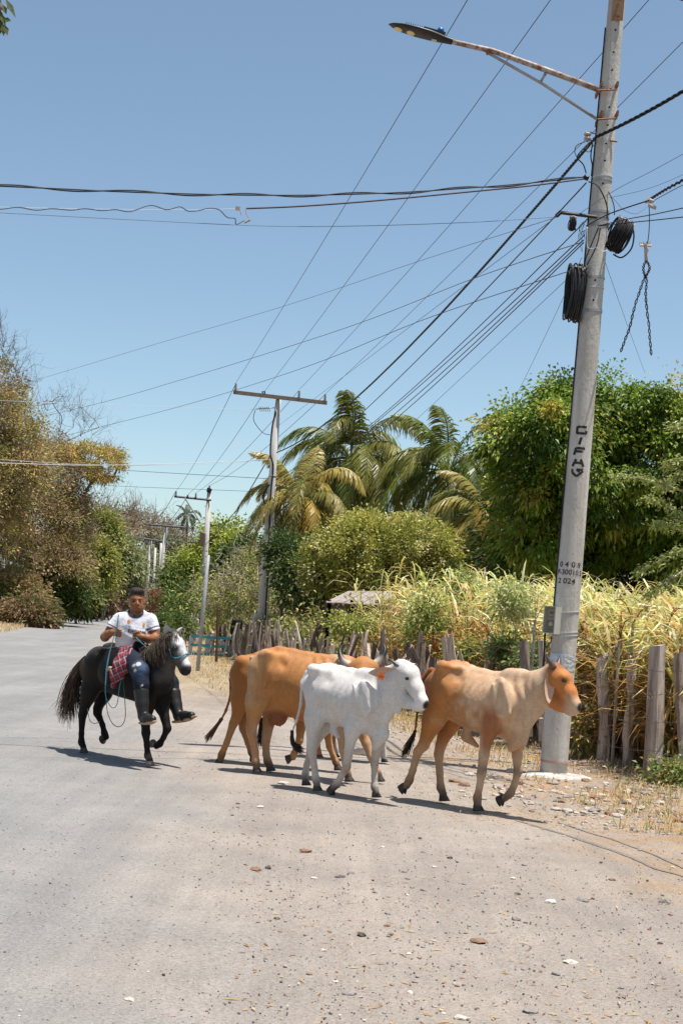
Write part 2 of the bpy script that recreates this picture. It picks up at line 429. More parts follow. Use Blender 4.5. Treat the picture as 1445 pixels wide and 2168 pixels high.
def dirt(name, fine, bump):
    M = bpy.data.materials.new(name); M.use_nodes = True; n = M.node_tree.nodes; Lk = M.node_tree.links; b = n['Principled BSDF']
    b.inputs['Roughness'].default_value = .95; b.inputs['Specular IOR Level'].default_value = .05
    tc = n.new('ShaderNodeTexCoord'); at = n.new('ShaderNodeVertexColor'); at.layer_name = 'tint'; out = at.outputs[0]
    def layer(scale, p0, p1, c0, c1, det=4, vor=False, stretch=None):
        nonlocal out
        src = tc.outputs['Object']
        if stretch: mp = n.new('ShaderNodeMapping'); mp.inputs['Scale'].default_value = stretch; mp.inputs['Rotation'].default_value = (0, 0, -.14); Lk.new(src, mp.inputs[0]); src = mp.outputs[0]
        if vor: t = n.new('ShaderNodeTexVoronoi'); t.inputs['Scale'].default_value = scale; o = t.outputs['Distance']
        else: t = n.new('ShaderNodeTexNoise'); t.inputs['Scale'].default_value = scale; t.inputs['Detail'].default_value = det; t.inputs['Roughness'].default_value = .7; o = t.outputs['Fac']
        Lk.new(src, t.inputs['Vector']); r = n.new('ShaderNodeValToRGB'); r.color_ramp.elements[0].position = p0; r.color_ramp.elements[1].position = p1
        r.color_ramp.elements[0].color = (*c0, 1); r.color_ramp.elements[1].color = (*c1, 1); Lk.new(o, r.inputs[0])
        mx = n.new('ShaderNodeMix'); mx.data_type = 'RGBA'; mx.blend_type = 'MULTIPLY'; mx.inputs[0].default_value = 1; Lk.new(out, mx.inputs[6]); Lk.new(r.outputs[0], mx.inputs[7]); out = mx.outputs[2]
        return o
    layer(1.6, .3, .7, (.70, .70, .70), (.83, .82, .81))
    layer(55, .30, .62, (.72, .70, .69), (1.08, 1.08, 1.08), 3)
    layer(150*fine, .30, .42, (.45, .40, .38), (1.0, 1.0, 1.0), 2)
    layer(1.0, .35, .65, (.90, .90, .905), (1.07, 1.07, 1.06), 4, stretch=(3.0, .10, 1))
    layer(.45, .4, .62, (.93, .93, .94), (1.06, 1.05, 1.04), 6)
    layer(7, .62, .72, (1, 1, 1), (1.15, 1.14, 1.12), 6)
    Lk.new(out, b.inputs['Base Color'])
    nb = n.new('ShaderNodeTexNoise'); nb.inputs['Scale'].default_value = 42; nb.inputs['Detail'].default_value = 9; nb.inputs['Roughness'].default_value = .75; Lk.new(tc.outputs['Object'], nb.inputs['Vector'])
    n2 = n.new('ShaderNodeTexNoise'); n2.inputs['Scale'].default_value = 6; n2.inputs['Detail'].default_value = 5; Lk.new(tc.outputs['Object'], n2.inputs['Vector'])
    b1 = n.new('ShaderNodeBump'); b1.inputs['Strength'].default_value = bump; b1.inputs['Distance'].default_value = .02; Lk.new(nb.outputs['Fac'], b1.inputs['Height'])
    b2 = n.new('ShaderNodeBump'); b2.inputs['Strength'].default_value = bump*.7; b2.inputs['Distance'].default_value = .08; Lk.new(n2.outputs['Fac'], b2.inputs['Height']); Lk.new(b1.outputs[0], b2.inputs['Normal'])
    Lk.new(b2.outputs[0], b.inputs['Normal']); return M
M_ground = dirt('dry_dirt', 1, .55); M_road = dirt('gravel_road', 1.2, .45)
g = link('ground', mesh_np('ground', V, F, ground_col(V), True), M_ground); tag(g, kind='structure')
def rxs(y, nx):
    t = np.linspace(0, 1, nx); r = road_r(y)-.1 + (.16*np.sin(y*1.1)+.12*np.sin(y*2.7+1)+.06*np.sin(y*7))*min(1, 12/max(y, 4)); l = road_l(y) + .2*np.sin(y*.6)
    return l + (r-l)*t
V, F = gridmesh(rxs, ys[8:-25], 70, .004)
jj = np.arange(len(V)) % 70; V[(jj == 0) | (jj == 69), 2] -= .05; V[(jj == 1) | (jj == 68), 2] -= .003
x, y = V[:, 0], V[:, 1]; P_ = np.stack([x, y, 0*x], 1); n1 = fbm(P_, .8, 3, 61); n3 = fbm(P_*[2.5, .3, 1], 1, 2, 81)
rc = np.tile([.322, .324, .322], (len(V), 1))*(.92+.16*n3[:, None]); gc = ground_col(V)
t_ = sstep(-2.4, -.6, x-road_r(y)+1.6*(n1-.5)); rc = rc*(1-t_[:, None])+gc*t_[:, None]
t_ = sstep(-1.2, 0, road_l(y)-x+.6*(n1-.5)); rc = rc*(1-t_[:, None])+gc*t_[:, None]
tag(link('road', mesh_np('road', V, F, rc, True), M_road), kind='structure')

# pebbles and grit, tens of thousands: one object
def rock_proto(seed, sub=1):
    r = np.random.default_rng(seed)
    t = (1+5**.5)/2; V = np.array([(-1, t, 0), (1, t, 0), (-1, -t, 0), (1, -t, 0), (0, -1, t), (0, 1, t), (0, -1, -t), (0, 1, -t), (t, 0, -1), (t, 0, 1), (-t, 0, -1), (-t, 0, 1)])/1.9
    F = np.array([(0, 11, 5), (0, 5, 1), (0, 1, 7), (0, 7, 10), (0, 10, 11), (1, 5, 9), (5, 11, 4), (11, 10, 2), (10, 7, 6), (7, 1, 8), (3, 9, 4), (3, 4, 2), (3, 2, 6), (3, 6, 8), (3, 8, 9), (4, 9, 5), (2, 4, 11), (6, 2, 10), (8, 6, 7), (9, 8, 1)])
    for _ in range(sub):
        mid = {}; Vl = list(V); nf = []
        def gm(a, b):
            k = (min(a, b), max(a, b))
            if k not in mid: mid[k] = len(Vl); m_ = (Vl[a]+Vl[b])/2; Vl.append(m_/np.linalg.norm(m_))
            return mid[k]
        for a, b, c in F: x_, y_, z_ = gm(a, b), gm(b, c), gm(c, a); nf += [(a, x_, z_), (b, y_, x_), (c, z_, y_), (x_, y_, z_)]
        V = np.array(Vl); F = np.array(nf)
    V = V*(1+.22*r.normal(size=(len(V), 1))*(.6 if sub else 1)); V = V*np.array([1, .75+.3*r.random(), .55+.2*r.random()])
    for _ in range(3):                                      # a few flat broken faces
        d = unit(r.normal(size=3)); c = .55+.2*r.random(); pr = V@d; V = V - np.maximum(pr-c, 0)[:, None]*d
    return V, F
protos = [rock_proto(i, 0) for i in range(6)]
def scatter_rocks(n, pos, size, cols):
    VV = []; FF = []; CC = []; k = 0
    which = rng.integers(0, 6, n); ang = rng.uniform(0, 6.28, n)
    for w_ in range(6):
        I = np.where(which == w_)[0]
        if len(I) == 0: continue
        V, F = protos[w_]; ca, sa = np.cos(ang[I]), np.sin(ang[I]); X = V[None, :, 0]*ca[:, None]-V[None, :, 1]*sa[:, None]; Y = V[None, :, 0]*sa[:, None]+V[None, :, 1]*ca[:, None]
        Z = np.broadcast_to(V[None, :, 2], X.shape); Q = np.stack([X, Y, Z], 2)*size[I][:, None, None] + pos[I][:, None, :]
        VV.append(Q.reshape(-1, 3)); FF.append((F[None]+(np.arange(len(I))*len(V))[:, None, None]+k).reshape(-1, 3)); CC.append(np.repeat(cols[I], len(V), 0)); k += len(I)*len(V)
    return np.concatenate(VV), np.concatenate(FF), np.concatenate(CC)
M_stone = mat('stone', (.8, .8, .8), .9, (1.15, 1.13, 1.1), 40, bump=.5, bscale=60, tint=True, spec=.15)
STC = [(.30, .28, .26), (.40, .37, .34), (.22, .19, .17), (.12, .10, .09), (.34, .26, .20)]
def scr_pts(n, y0, y1, x0=-60, x1=1505, pw=1.0):          # spread evenly over the visible ground
    D = 1/(1/y0 + (1/y1-1/y0)*rng.random(n)**pw); px = rng.uniform(x0, x1, n)
    return np.array([gx(a, b) for a, b in zip(px, D)])
P_ = scr_pts(11500, 5.0, 32, pw=.65); sz = .0022+.0055*rng.random(len(P_))**3 + (rng.random(len(P_)) < .03)*.005
P_[:, 2] = gz(P_[:, 0], P_[:, 1])+.004+sz*.15
V, F, C = scatter_rocks(len(P_), P_, sz, pal(STC, len(P_), .2, [.4, .26, .2, .09, .05]))
tag(link('pebbles', mesh_np('pebbles', V, F, C), M_stone), kind='stuff')
# stones of the rough strip at the foot of the pole and along the fence
def strip_pts(n, lo, hi, D0=12.5, D1=34):
    D = 1/(1/D0+(1/D1-1/D0)*rng.random(n)); f = fence_x(D); x = f-lo-(hi-lo)*rng.random(n)**1.3; return np.stack([x, D, 0*x], 1)
P_ = strip_pts(2600, -.6, 2.1, 12.2, 40); sz = .008+.024*rng.random(len(P_))**3; P_[:, 2] = gz(P_[:, 0], P_[:, 1])+sz*.2
V, F, C = scatter_rocks(len(P_), P_, sz, pal([(.44, .38, .32), (.36, .31, .27), (.26, .22, .19), (.5, .45, .4)], len(P_), .2))
tag(link('rubble', mesh_np('rubble', V, F, C), M_stone), kind='stuff')
# straw, leaf and twig litter
def blades(P, h, wd, lean, cols, name, mt, seg=1, kind='stuff', bend=.4):
    n = len(P); a = rng.uniform(0, 6.28, n); d = np.stack([np.cos(a), np.sin(a), 0*a], 1); sd = np.stack([-np.sin(a), np.cos(a), 0*a], 1)
    h = np.broadcast_to(h, (n,)); lean = np.broadcast_to(lean, (n,))
    V = np.zeros((n, 5, 3)); up = np.array([0, 0, 1.])
    mid = P + up*(h*.6)[:, None] + d*(h*lean*.45)[:, None]; tip = P + up*(h*(1-bend*lean))[:, None] + d*(h*lean*1.2)[:, None]
    wd = np.broadcast_to(wd, (n,))[:, None]
    V[:, 0] = P-sd*wd*.5; V[:, 1] = P+sd*wd*.5; V[:, 2] = mid+sd*wd*.4; V[:, 3] = mid-sd*wd*.4; V[:, 4] = tip
    F1 = (np.arange(n)*5)[:, None]+np.array([[0, 1, 2, 3]]); F2 = (np.arange(n)*5)[:, None]+np.array([[3, 2, 4]])
    return tag(link(name, mesh_np(name, V.reshape(-1, 3), [F1, F2], np.repeat(cols, 5, 0)), mt), kind=kind)
M_leafy = mat('foliage', (.9, .9, .9), .5, tint=True, trans=.30, spec=.35)
M_dry = mat('dry_blade', (.9, .9, .9), .8, tint=True, trans=.3, spec=.15)
P_ = np.concatenate([strip_pts(9000, -.9, 1.5, 12.2, 50), strip_pts(6000, .3, 3.4, 22, 60)]); P_[:, 2] = gz(P_[:, 0], P_[:, 1])
cl = fbm(P_*[1, 1, 0], 1.6, 2, 91); P_ = P_[cl+.18*rng.random(len(P_)) > .50]
blades(P_, .03+.14*rng.random(len(P_))**1.5, .006+.0002*P_[:, 1], .3+1.0*rng.random(len(P_)), pal([(.50, .34, .13), (.55, .42, .22), (.42, .22, .08), (.24, .26, .08), (.6, .5, .3)], len(P_)), 'dry_grass', M_dry)
P_ = np.concatenate([strip_pts(9500, -.5, 3.0, 12, 30), scr_pts(700, 5.2, 12, 500)]); P_[:, 2] = gz(P_[:, 0], P_[:, 1])+.008; n = len(P_)
D_ = np.stack([rng.normal(size=n), rng.normal(size=n), .12*rng.normal(size=n)], 1)
V, F = leaf_quads(P_, D_, .02+.06*rng.random(n)**2, .004+.012*rng.random(n), N=np.tile([0, 0, 1.], (n, 1)), droop=0)
tag(link('straw_litter', mesh_np('straw_litter', V, F, np.repeat(pal([(.55, .32, .12), (.5, .26, .08), (.6, .45, .25), (.3, .16, .07)], n), 4, 0)), M_dry), kind='stuff')

# tyre lines pressed into the shoulder
for k, (pts, w_) in enumerate((([(1090, 1738), (1180, 1762), (1290, 1800), (1380, 1838), (1450, 1856)], .03), ([(1180, 1742), (1290, 1776), (1380, 1812), (1450, 1842)], .018))):
    Pm = np.array([G(x, y) for x, y in pts]); t = np.linspace(0, 1, 60); Q = np.stack([np.interp(t, np.linspace(0, 1, len(Pm)), Pm[:, i]) for i in range(3)], 1); Q[:, 1] += .02*np.sin(t*22)
    V = []
    for i, q in enumerate(Q):
        ww = w_*(.5+.5*math.sin(math.pi*i/59))*(.8+.4*rng.random())
        for sx, dz in ((-1.6, .004), (-.6, .008), (0, .0045), (.8, .007), (1.8, .004)): V.append((q[0]+.25*ww*sx, q[1]+ww*sx, float(gz(q[0], q[1]))+dz))
    F = [(i*5+j, i*5+j+1, i*5+j+6, i*5+j+5) for i in range(59) for j in range(4)]
    tag(link('tyre_track', mesh_np('tyre_track', np.array(V), np.array(F), np.tile((.30, .27, .24), (len(V), 1)), True), M_ground), kind='structure')

# individual stones that can be picked out
def stone(px, py, wpx, col, label=None, group=None, seed=0, flat=.6):
    p = G(px, py); s_ = wpx*.5*p[1]/FPX; V, F = rock_proto(seed+100, 1)
    V = V*np.array([1, .85, flat])*s_; V[:, 2] += s_*flat*.28+gz(p[0], p[1])
    me = mesh_np('stone', V, F, np.tile(col, (len(V), 1))); o = link('stone', me, M_stone); o.location = (p[0], p[1], 0); o.rotation_euler = (0, 0, (seed*1.7) % 6.28)
    return tag(o, label, 'stone', group)
DK = (.10, .085, .075); GR = (.24, .22, .21); PL = (.52, .46, .40); BR = (.24, .15, .10)
for a in [(647, 1803, 34, BR, 'brown angular stone alone in front of the white cow'), (568, 1838, 22, DK, 'small black stone beside two brown clods'), (541, 1842, 24, BR, 'brown clod beside the small black stone'),
          (721, 1852, 32, GR, 'flat grey stone on open dust below the cattle'), (552, 1710, 18, PL, 'round pale stone on the verge left of the white cow'), (600, 1659, 30, PL, 'flat pale stone lying between the cattle shadows'),
          (1090, 1948, 23, GR, 'squat grey stone in the middle of the open dirt'), (1166, 1913, 28, (.62, .57, .52), 'chalk white stone on open dirt right of centre'), (1235, 1907, 30, GR, 'low grey stone with a shaded underside beside the chalk white one'),
          (1404, 1907, 24, GR, 'grey stone near the right edge on open dirt'), (1176, 2064, 22, GR, 'squat dark stone below the chalk white ones'), (1208, 2040, 32, PL, 'faint white flat stone half sunk in the dirt'),
          (1122, 2143, 40, GR, 'two toned stone at the bottom of the picture'), (975, 2154, 36, PL, 'pale flat stone at the bottom edge'), (741, 2089, 32, GR, 'long thin grey stone near the bottom'), (273, 2117, 28, PL, 'pale stone on the lower part of the gravel road'),
          (1124, 1718, 17, BR, 'rounded brown stone by the front hoof of the tan cow'), (1315, 1716, 22, PL, 'white stone in the straw under the fence'), (1155, 1740, 12, GR, 'small grey stone on the edge of the straw'),
          (1010, 1990, 40, BR, 'dark broken clod lying flat on the dirt'), (338, 1937, 9, DK, 'tiny black stone alone on the gravel road'), (765, 1978, 24, DK, 'dark clod on the dirt left of the squat grey stone')]:
    stone(*a[:4], a[4], None, seed=int(a[0]), flat=.62 if a[2] < 30 else .45)
rr = random.Random(5)
for i in range(70):
    px = rr.uniform(560, 1440); py = rr.uniform(1760, 2150)
    stone(px, py, rr.uniform(8, 16), rr.choice([DK, GR, BR, PL, GR]), 'small loose stone scattered on the open dirt', 'small stones on the open dirt', seed=i+300)
for i in range(150):
    t = rr.random(); px = 960+t*485; py = 1640+t*55+rr.uniform(-20, 55)
    stone(px, py, 8+rr.random()**2*24, rr.choice([(.44, .39, .34), (.40, .33, .27), (.34, .29, .25), GR, BR]), 'rounded pale stone in the rough strip below the fence', 'stones in the rough strip at the foot of the pole', seed=i+400)
for i in range(60):
    px = rr.uniform(0, 620); py = rr.uniform(1700, 2150)
    stone(px, py, rr.uniform(6, 11), rr.choice([DK, GR, DK, BR]), 'dark chip of stone lying on the grey gravel road', 'stone chips on the road', seed=i+500)
# ------------------------------------------------------------------ concrete pole, lamp, cables
M_conc = mat('concrete', (.40, .375, .34), .85, (.56, .535, .50), 2.6, bump=.35, bscale=45, stretch=(1, 1, .35), spec=.2)
M_conc2 = mat('weathered_concrete', (.40, .385, .36), .9, (.54, .52, .50), 2.0, bump=.3, stretch=(1, 1, .3), spec=.15)
def stain(M, sc, stretch, c0, c1, p0=.42, p1=.62):                 # multiply one more noise layer into a material's colour
    n = M.node_tree.nodes; L = M.node_tree.links; b = n['Principled BSDF']; src = b.inputs['Base Color'].links[0].from_socket
    tc = n.new('ShaderNodeTexCoord'); mp = n.new('ShaderNodeMapping'); mp.inputs['Scale'].default_value = stretch; no = n.new('ShaderNodeTexNoise'); no.inputs['Scale'].default_value = sc; no.inputs['Detail'].default_value = 7; no.inputs['Roughness'].default_value = .7
    L.new(tc.outputs['Object'], mp.inputs[0]); L.new(mp.outputs[0], no.inputs['Vector']); r = n.new('ShaderNodeValToRGB'); r.color_ramp.elements[0].position = p0; r.color_ramp.elements[1].position = p1
    r.color_ramp.elements[0].color = (*c0, 1); r.color_ramp.elements[1].color = (*c1, 1); L.new(no.outputs['Fac'], r.inputs[0])
    mx = n.new('ShaderNodeMix'); mx.data_type = 'RGBA'; mx.blend_type = 'MULTIPLY'; mx.inputs[0].default_value = 1; L.new(src, mx.inputs[6]); L.new(r.outputs[0], mx.inputs[7]); L.new(mx.outputs[2], b.inputs['Base Color'])
stain(M_conc, 5, (1.6, 1.6, .10), (.84, .79, .72), (1.03, 1.03, 1.03), .36, .56); stain(M_conc, 14, (1, 1, 1.6), (.84, .81, .76), (1.02, 1.02, 1.02), .34, .42)
M_rust = mat('rusty_steel', (.30, .13, .06), .7, (.16, .07, .035), 14, bump=.3, metal=.2)
M_galv = mat('galvanised_steel', (.42, .41, .40), .5, (.3, .29, .28), 10, metal=.5)
M_lampm = mat('lamp_housing', (.015, .015, .016), .4, (.03, .03, .03), 12)
M_black = mat('cable_black', (.012, .011, .013), .55); M_purp = mat('cable_violet', (.035, .014, .028), .5); M_blue = mat('cable_blue', (.10, .16, .26), .5)
M_white = mat('cable_white', (.55, .56, .58), .6); M_wire = mat('bare_wire', (.05, .055, .07), .5, metal=.3)
M_porc = mat('porcelain', (.42, .38, .35), .35, (.32, .27, .24), 12)
D1 = G(1170, 1642)[1]
def PP1(px, py, off=0.0): return W(px, py, D1-off)            # point in the plane of the first pole
B1 = G(1170, 1642); T1 = PP1(1305, 0); ax1 = unit(T1-B1); H1 = 11.3
def on1(py):                                                     # pole axis at image row py
    lo_, hi_ = 0., 11.
    for _ in range(40):
        m_ = (lo_+hi_)/2; p = B1+ax1*m_; q = p-CAM; yy = CY - FPX*np.dot(q, CU)/np.dot(q, FW)
        if yy > py: lo_ = m_
        else: hi_ = m_
    return lo_
def r1(t): return .158-.0064*t
pole = empty('utility_pole', B1, 'tall leaning concrete pole stencilled CIFAS with a street lamp and tangled cables', 'utility pole')
a = Acc(); ts = np.linspace(-.1, H1, 40); a.tube([B1+ax1*t for t in ts], [r1(t) for t in ts], 32); shaft = a.build('shaft', M_conc, pole, True)
# axis frame of the pole as the camera meets it
to_cam = unit((CAM-B1)*[1, 1, 0]); e2 = unit(to_cam-ax1*np.dot(to_cam, ax1)); e1 = unit(np.cross(e2, ax1));
if np.dot(e1, CR) < 0: e1 = -e1
def surf(t, th, off=.003):                                       # th: angle round the pole from the camera side, + to the right
    r = r1(t)+off; return B1+ax1*t+(e2*math.cos(th)+e1*math.sin(th))*r
def stencil(txt, py, size, th0, sx=1.0, rot=0, nm='stencil'):
    V, F = text_mesh(txt, size, 0, size*.012); t0 = on1(py); c, s_ = math.cos(rot), math.sin(rot)
    pts = []
    for v in V:
        x = (v[0]*c-v[1]*s_)*sx; y = v[0]*s_+v[1]*c; pts.append(tuple(surf(t0+y, th0+x/r1(t0), .0035)))
    me = bpy.data.meshes.new(nm); me.from_pydata(pts, [], F); return link(nm, me, M_ink2, pole)
M_ink2 = mat('stencil_paint', (.02, .02, .02), .85, (.09, .085, .08), 30, ramp=(.45, .75))
def strokes(py, lst, w_, th0, k_=1.18):
    lst = [tuple(v*k_*(1.1 if i % 2 == 0 else .72) for i, v in enumerate(q)) for q in lst]; w_ *= 1.12                                   # thick painted letter from straight strokes, in metres
    a = Acc(); t0 = on1(py)
    for (x0, y0, x1, y1) in lst:
        d = unit([x1-x0, y1-y0, 0]); nrm = np.array([-d[1], d[0], 0])*w_/2; n = 5; V = []
        for i in range(n):
            f = i/(n-1); x = x0+(x1-x0)*f; y = y0+(y1-y0)*f
            for s_ in (-1, 1): V.append(surf(t0+y+nrm[1]*s_, th0+(x+nrm[0]*s_)/r1(t0), .0035+.0004*len(a.V)))
        a.add(np.array(V), np.array([(2*i, 2*i+1, 2*i+3, 2*i+2) for i in range(n-1)]))
    return a.build('letter', M_ink2, pole)
tc_ = -.05
strokes(914, [(.05, .045, -.03, .045), (-.035, .05, -.035, -.045), (-.04, -.045, .05, -.045), (.045, -.05, .045, -.005)], .026, tc_+.02)
strokes(937, [(.01, .05, -.005, -.05)], .026, tc_)
strokes(959, [(-.03, .05, -.045, -.05), (-.03, .045, .05, .045), (-.035, .0, .03, .0)], .026, tc_)
strokes(983, [(-.02, .05, -.05, -.05), (.02, .05, .05, -.05), (-.03, .0, .035, .0)], .027, tc_-.01)
strokes(1004, [(-.05, .05, -.045, .0), (-.045, .0, -.005, -.05), (-.005, -.05, .05, .03), (.05, .045, -.01, .045), (-.01, .045, .02, .015)], .025, tc_-.01)
stencil('0 4 0 9', 1197.5, .088, -.02, 1.08); stencil('P-30010.5', 1213.5, .084, .0, .98); stencil('2 024', 1232, .088, -.25, 1.1)
def band(t, off=.004, w_=.02, m_=M_galv, nm='band', tilt=0):
    a = Acc(); n = 28; V = []
    for i in range(n):
        th = 2*math.pi*i/n; dz = tilt*math.sin(th)
        for (o, z) in ((off*.2, -w_/2), (off+.004, -w_/2), (off+.004, w_/2), (off*.2, w_/2)): V.append(surf(t+z+dz, th, o))
    Q = [(i*4+k, i*4+(k+1) % 4, ((i+1) % n)*4+(k+1) % 4, ((i+1) % n)*4+k) for i in range(n) for k in range(4)]
    a.add(np.array(V), np.array(Q)); return a.build(nm, m_, pole)
for py, w_, m_ in ((376, .02, M_white), (384, .03, M_galv), (452, .03, M_galv), (463, .03, M_galv), (478, .04, M_galv), (590, .03, M_galv), (612, .01, M_white), (660, .035, M_galv)):
    band(on1(py), .004, w_, m_, 'band', .012)
for py in (1297, 1340, 1347): band(on1(py), .003, .008, M_white, 'tie_wire', .022)
band(on1(1612), .001, .02, mat('red_paint', (.45, .16, .12), .8, (.42, .3, .25), 10), 'paint_mark', .0)
# bolt holes up the shaft
for py in (70, 117, 155, 195, 233, 271, 310, 346, 394, 598, 640):
    t0 = on1(py); a = Acc(); c = surf(t0, .12, .0015); V = [c]+[c+(e1*math.cos(k*.785)+ax1*math.sin(k*.785))*.013+e2*.001 for k in range(8)]
    a.add(np.array(V), np.array([(0, 1+k, 1+(k+1) % 8) for k in range(8)])); a.build('bolt_hole', M_black, pole)
# plastic film and paper stuck low on the pole
def patch(py0, py1, th0, th1, m_, nm, off):
    a = Acc(); n = 10; V = []
    for i in range(n):
        th = th0+(th1-th0)*i/(n-1)
        for py in (py0, py1): V.append(surf(on1(py), th, off))
    a.add(np.array(V), np.array([(2*i, 2*i+1, 2*i+3, 2*i+2) for i in range(n-1)])); a.build(nm, m_, pole)
patch(1384, 1420, -1.3, 1.3, mat('plastic_film', (.5, .51, .50), .25, (.40, .41, .40), 16, bump=1.0, bscale=30), 'plastic_film', .004)
patch(1384, 1402, -1.2, .02, mat('paper_notice', (.62, .65, .72), .6, (.35, .45, .6), 22), 'paper_notice', .007)
# steel plate with bolts on top of the visible part
a = Acc(); t0, t1 = on1(50), H1-.6
V = []
for t in (t0, t1):
    for x, o in ((-.07, .0), (-.07, .02), (.07, .02), (.07, .0)): V.append(B1+ax1*t+e1*(x+.02)+e2*(r1(t)+o-.004))
a.add(np.array(V), np.array([(0, 1, 5, 4), (1, 2, 6, 5), (2, 3, 7, 6), (0, 3, 2, 1)])); a.build('steel_plate', mat('plate_brown', (.22, .11, .055), .6, (.3, .17, .09), 8), pole)
for py in (5, 42):
    a = Acc(); t = on1(py); c = B1+ax1*t+e1*.03+e2*(r1(t)+.02); a.tube([c, c+e2*.02], .018, 6); a.build('bolt', M_rust, pole)
# crossarm above the frame, carrying the power lines
zc1 = 10.75; CA = [B1+ax1*zc1, None]
wdir = unit(np.array([gx(588, 53)[0]-B1[0], 53-B1[1], 0])); cadir = np.array([-wdir[1], wdir[0], 0]); cadir = cadir*(1 if cadir[0] > 0 else -1)
a = Acc(); M3 = np.stack([cadir, wdir, [0, 0, 1]], 1); cc = B1+ax1*zc1+wdir*.19+cadir*.35; a.box(cc, (3.7, .09, .11), M3); a.build('crossarm', M_rust, pole)
arm_e = W(1500, 18, D1+.3); a = Acc(); a.tube([B1+ax1*(H1-1.3)+e1*.1, W(1415, -14, D1+.2), arm_e], [.03, .03, .03], 4); a.build('brace', M_rust, pole)
# service arm with loose wires at y = 455
def bar(p, q, w_, m_, nm, parent=pole, sides=4): 
    a = Acc(); a.tube([p, q], w_, sides); return a.build(nm, m_, parent)
bar(PP1(1262, 459, .12), PP1(1182, 449, .25), .022, mat('dark_steel', (.05, .045, .045), .6, metal=.3), 'bracket_arm')
bar(PP1(1187, 448, .25), PP1(1177, 457, .27), .025, M_black, 'dead_end_clamp')
# spool insulators and clamp at y = 290
for i, (x, y) in enumerate(((1243, 284), (1243, 293))):
    a = Acc(); c = PP1(x, y, .15); a.tube([c-[0, 0, .018], c-[0, 0, .006], c+[0, 0, .006], c+[0, 0, .018]], [.035, .045, .045, .03], 10); a.build('spool_insulator', M_porc, pole, True)
bar(PP1(1262, 282, .14), PP1(1238, 279, .16), .012, M_galv, 'insulator_bracket'); bar(PP1(1240, 279, .15), PP1(1243, 300, .15), .010, M_galv, 'insulator_pin')
bar(PP1(1290, 297, .1), PP1(1306, 299, .1), .012, M_rust, 'through_bolt')
a = Acc(); a.tube([PP1(1236, 371, .2), PP1(1242, 376, .2), PP1(1241, 381, .2)], [.02, .035, .02], 6); a.build('clamp', M_black, pole)
# wires stapled down the left side of the shaft
def cm(P, n=30):
    P = np.array(P, float); k = len(P)-1; Q = []
    for u in np.linspace(0, 1, n):
        x = u*k; j = min(int(x), k-1); f = x-j; p = [P[max(0, min(k, j+d))] for d in (-1, 0, 1, 2)]
        Q.append(.5*((2*p[1])+(-p[0]+p[2])*f+(2*p[0]-5*p[1]+4*p[2]-p[3])*f*f+(-p[0]+3*p[1]-3*p[2]+p[3])*f**3))
    return np.array(Q)
a = Acc()
a.tube(cm([surf(on1(y), -1.35, .012) for y in (60, 200, 350, 480, 620, 780, 900, 1050, 1200, 1290)], 50), .009, 5)
a.build('down_cable', M_black, pole, True)
a = Acc(); a.tube(cm([PP1(1167, 1348, .16), PP1(1166, 1358, .2), PP1(1158, 1368, .22), PP1(1152, 1372, .2), PP1(1153, 1400, .1)], 24), .008, 5); a.build('meter_cable', M_black, pole, True)
a = Acc(); a.tube([PP1(1154, 1290, .0), PP1(1152, 1370, .0), PP1(1148, 1440, .0)], .012, 5); a.build('conduit', M_black, pole, True)
# thin loose loops round the clamps
def loose(pts, r, m_, nm, parent=pole, n=30):
    a = Acc(); a.tube(cm([PP1(x, y, o) for x, y, o in pts], n), r, 4); return a.build(nm, m_, parent, True)
loose([(1250, 296, .2), (1222, 306, .25), (1216, 320, .25), (1221, 333, .25)], .005, M_black, 'jumper')
loose([(1248, 300, .2), (1227, 322, .25), (1222, 334, .25), (1234, 348, .22), (1240, 366, .22)], .008, M_black, 'jumper')
loose([(1246, 300, .2), (1240, 318, .25), (1248, 320, .22), (1256, 306, .2)], .005, M_black, 'jumper')
loose([(1254, 300, .18), (1250, 330, .2), (1253, 350, .18), (1251, 372, .2)], .008, M_black, 'jumper')
loose([(1245, 384, .2), (1262, 391, .22), (1274, 408, .24), (1284, 436, .22), (1284, 462, .2)], .008, M_black, 'jumper')
loose([(1287, 405, .1), (1294, 420, .1), (1299, 436, .1), (1300, 455, .1)], .006, M_black, 'jumper')
loose([(1290, 412, .1), (1305, 428, .1), (1320, 444, .1), (1345, 452, .1), (1368, 438, .0)], .0035, M_blue, 'jumper')
loose([(1266, 482, .2), (1254, 510, .22), (1242, 540, .22), (1236, 560, .22)], .007, M_black, 'jumper')
loose([(1270, 482, .2), (1262, 520, .22), (1242, 560, .22)], .007, M_black, 'jumper')
loose([(1243, 480, .2), (1242, 520, .22), (1252, 526, .24), (1262, 524, .24), (1272, 532, .24), (1284, 530, .18)], .005, M_white, 'jumper')
for k in range(14):
    x0 = 1234+rr.uniform(-4, 8); y0 = 470+rr.uniform(-6, 30); loose([(x0, y0, .15), (x0-rr.uniform(4, 16), y0+rr.uniform(5, 20), .2), (x0-rr.uniform(0, 14), y0+rr.uniform(15, 40), .18)], .0028, rr.choice([M_black, M_purp, M_blue]), 'loose_end', n=8)
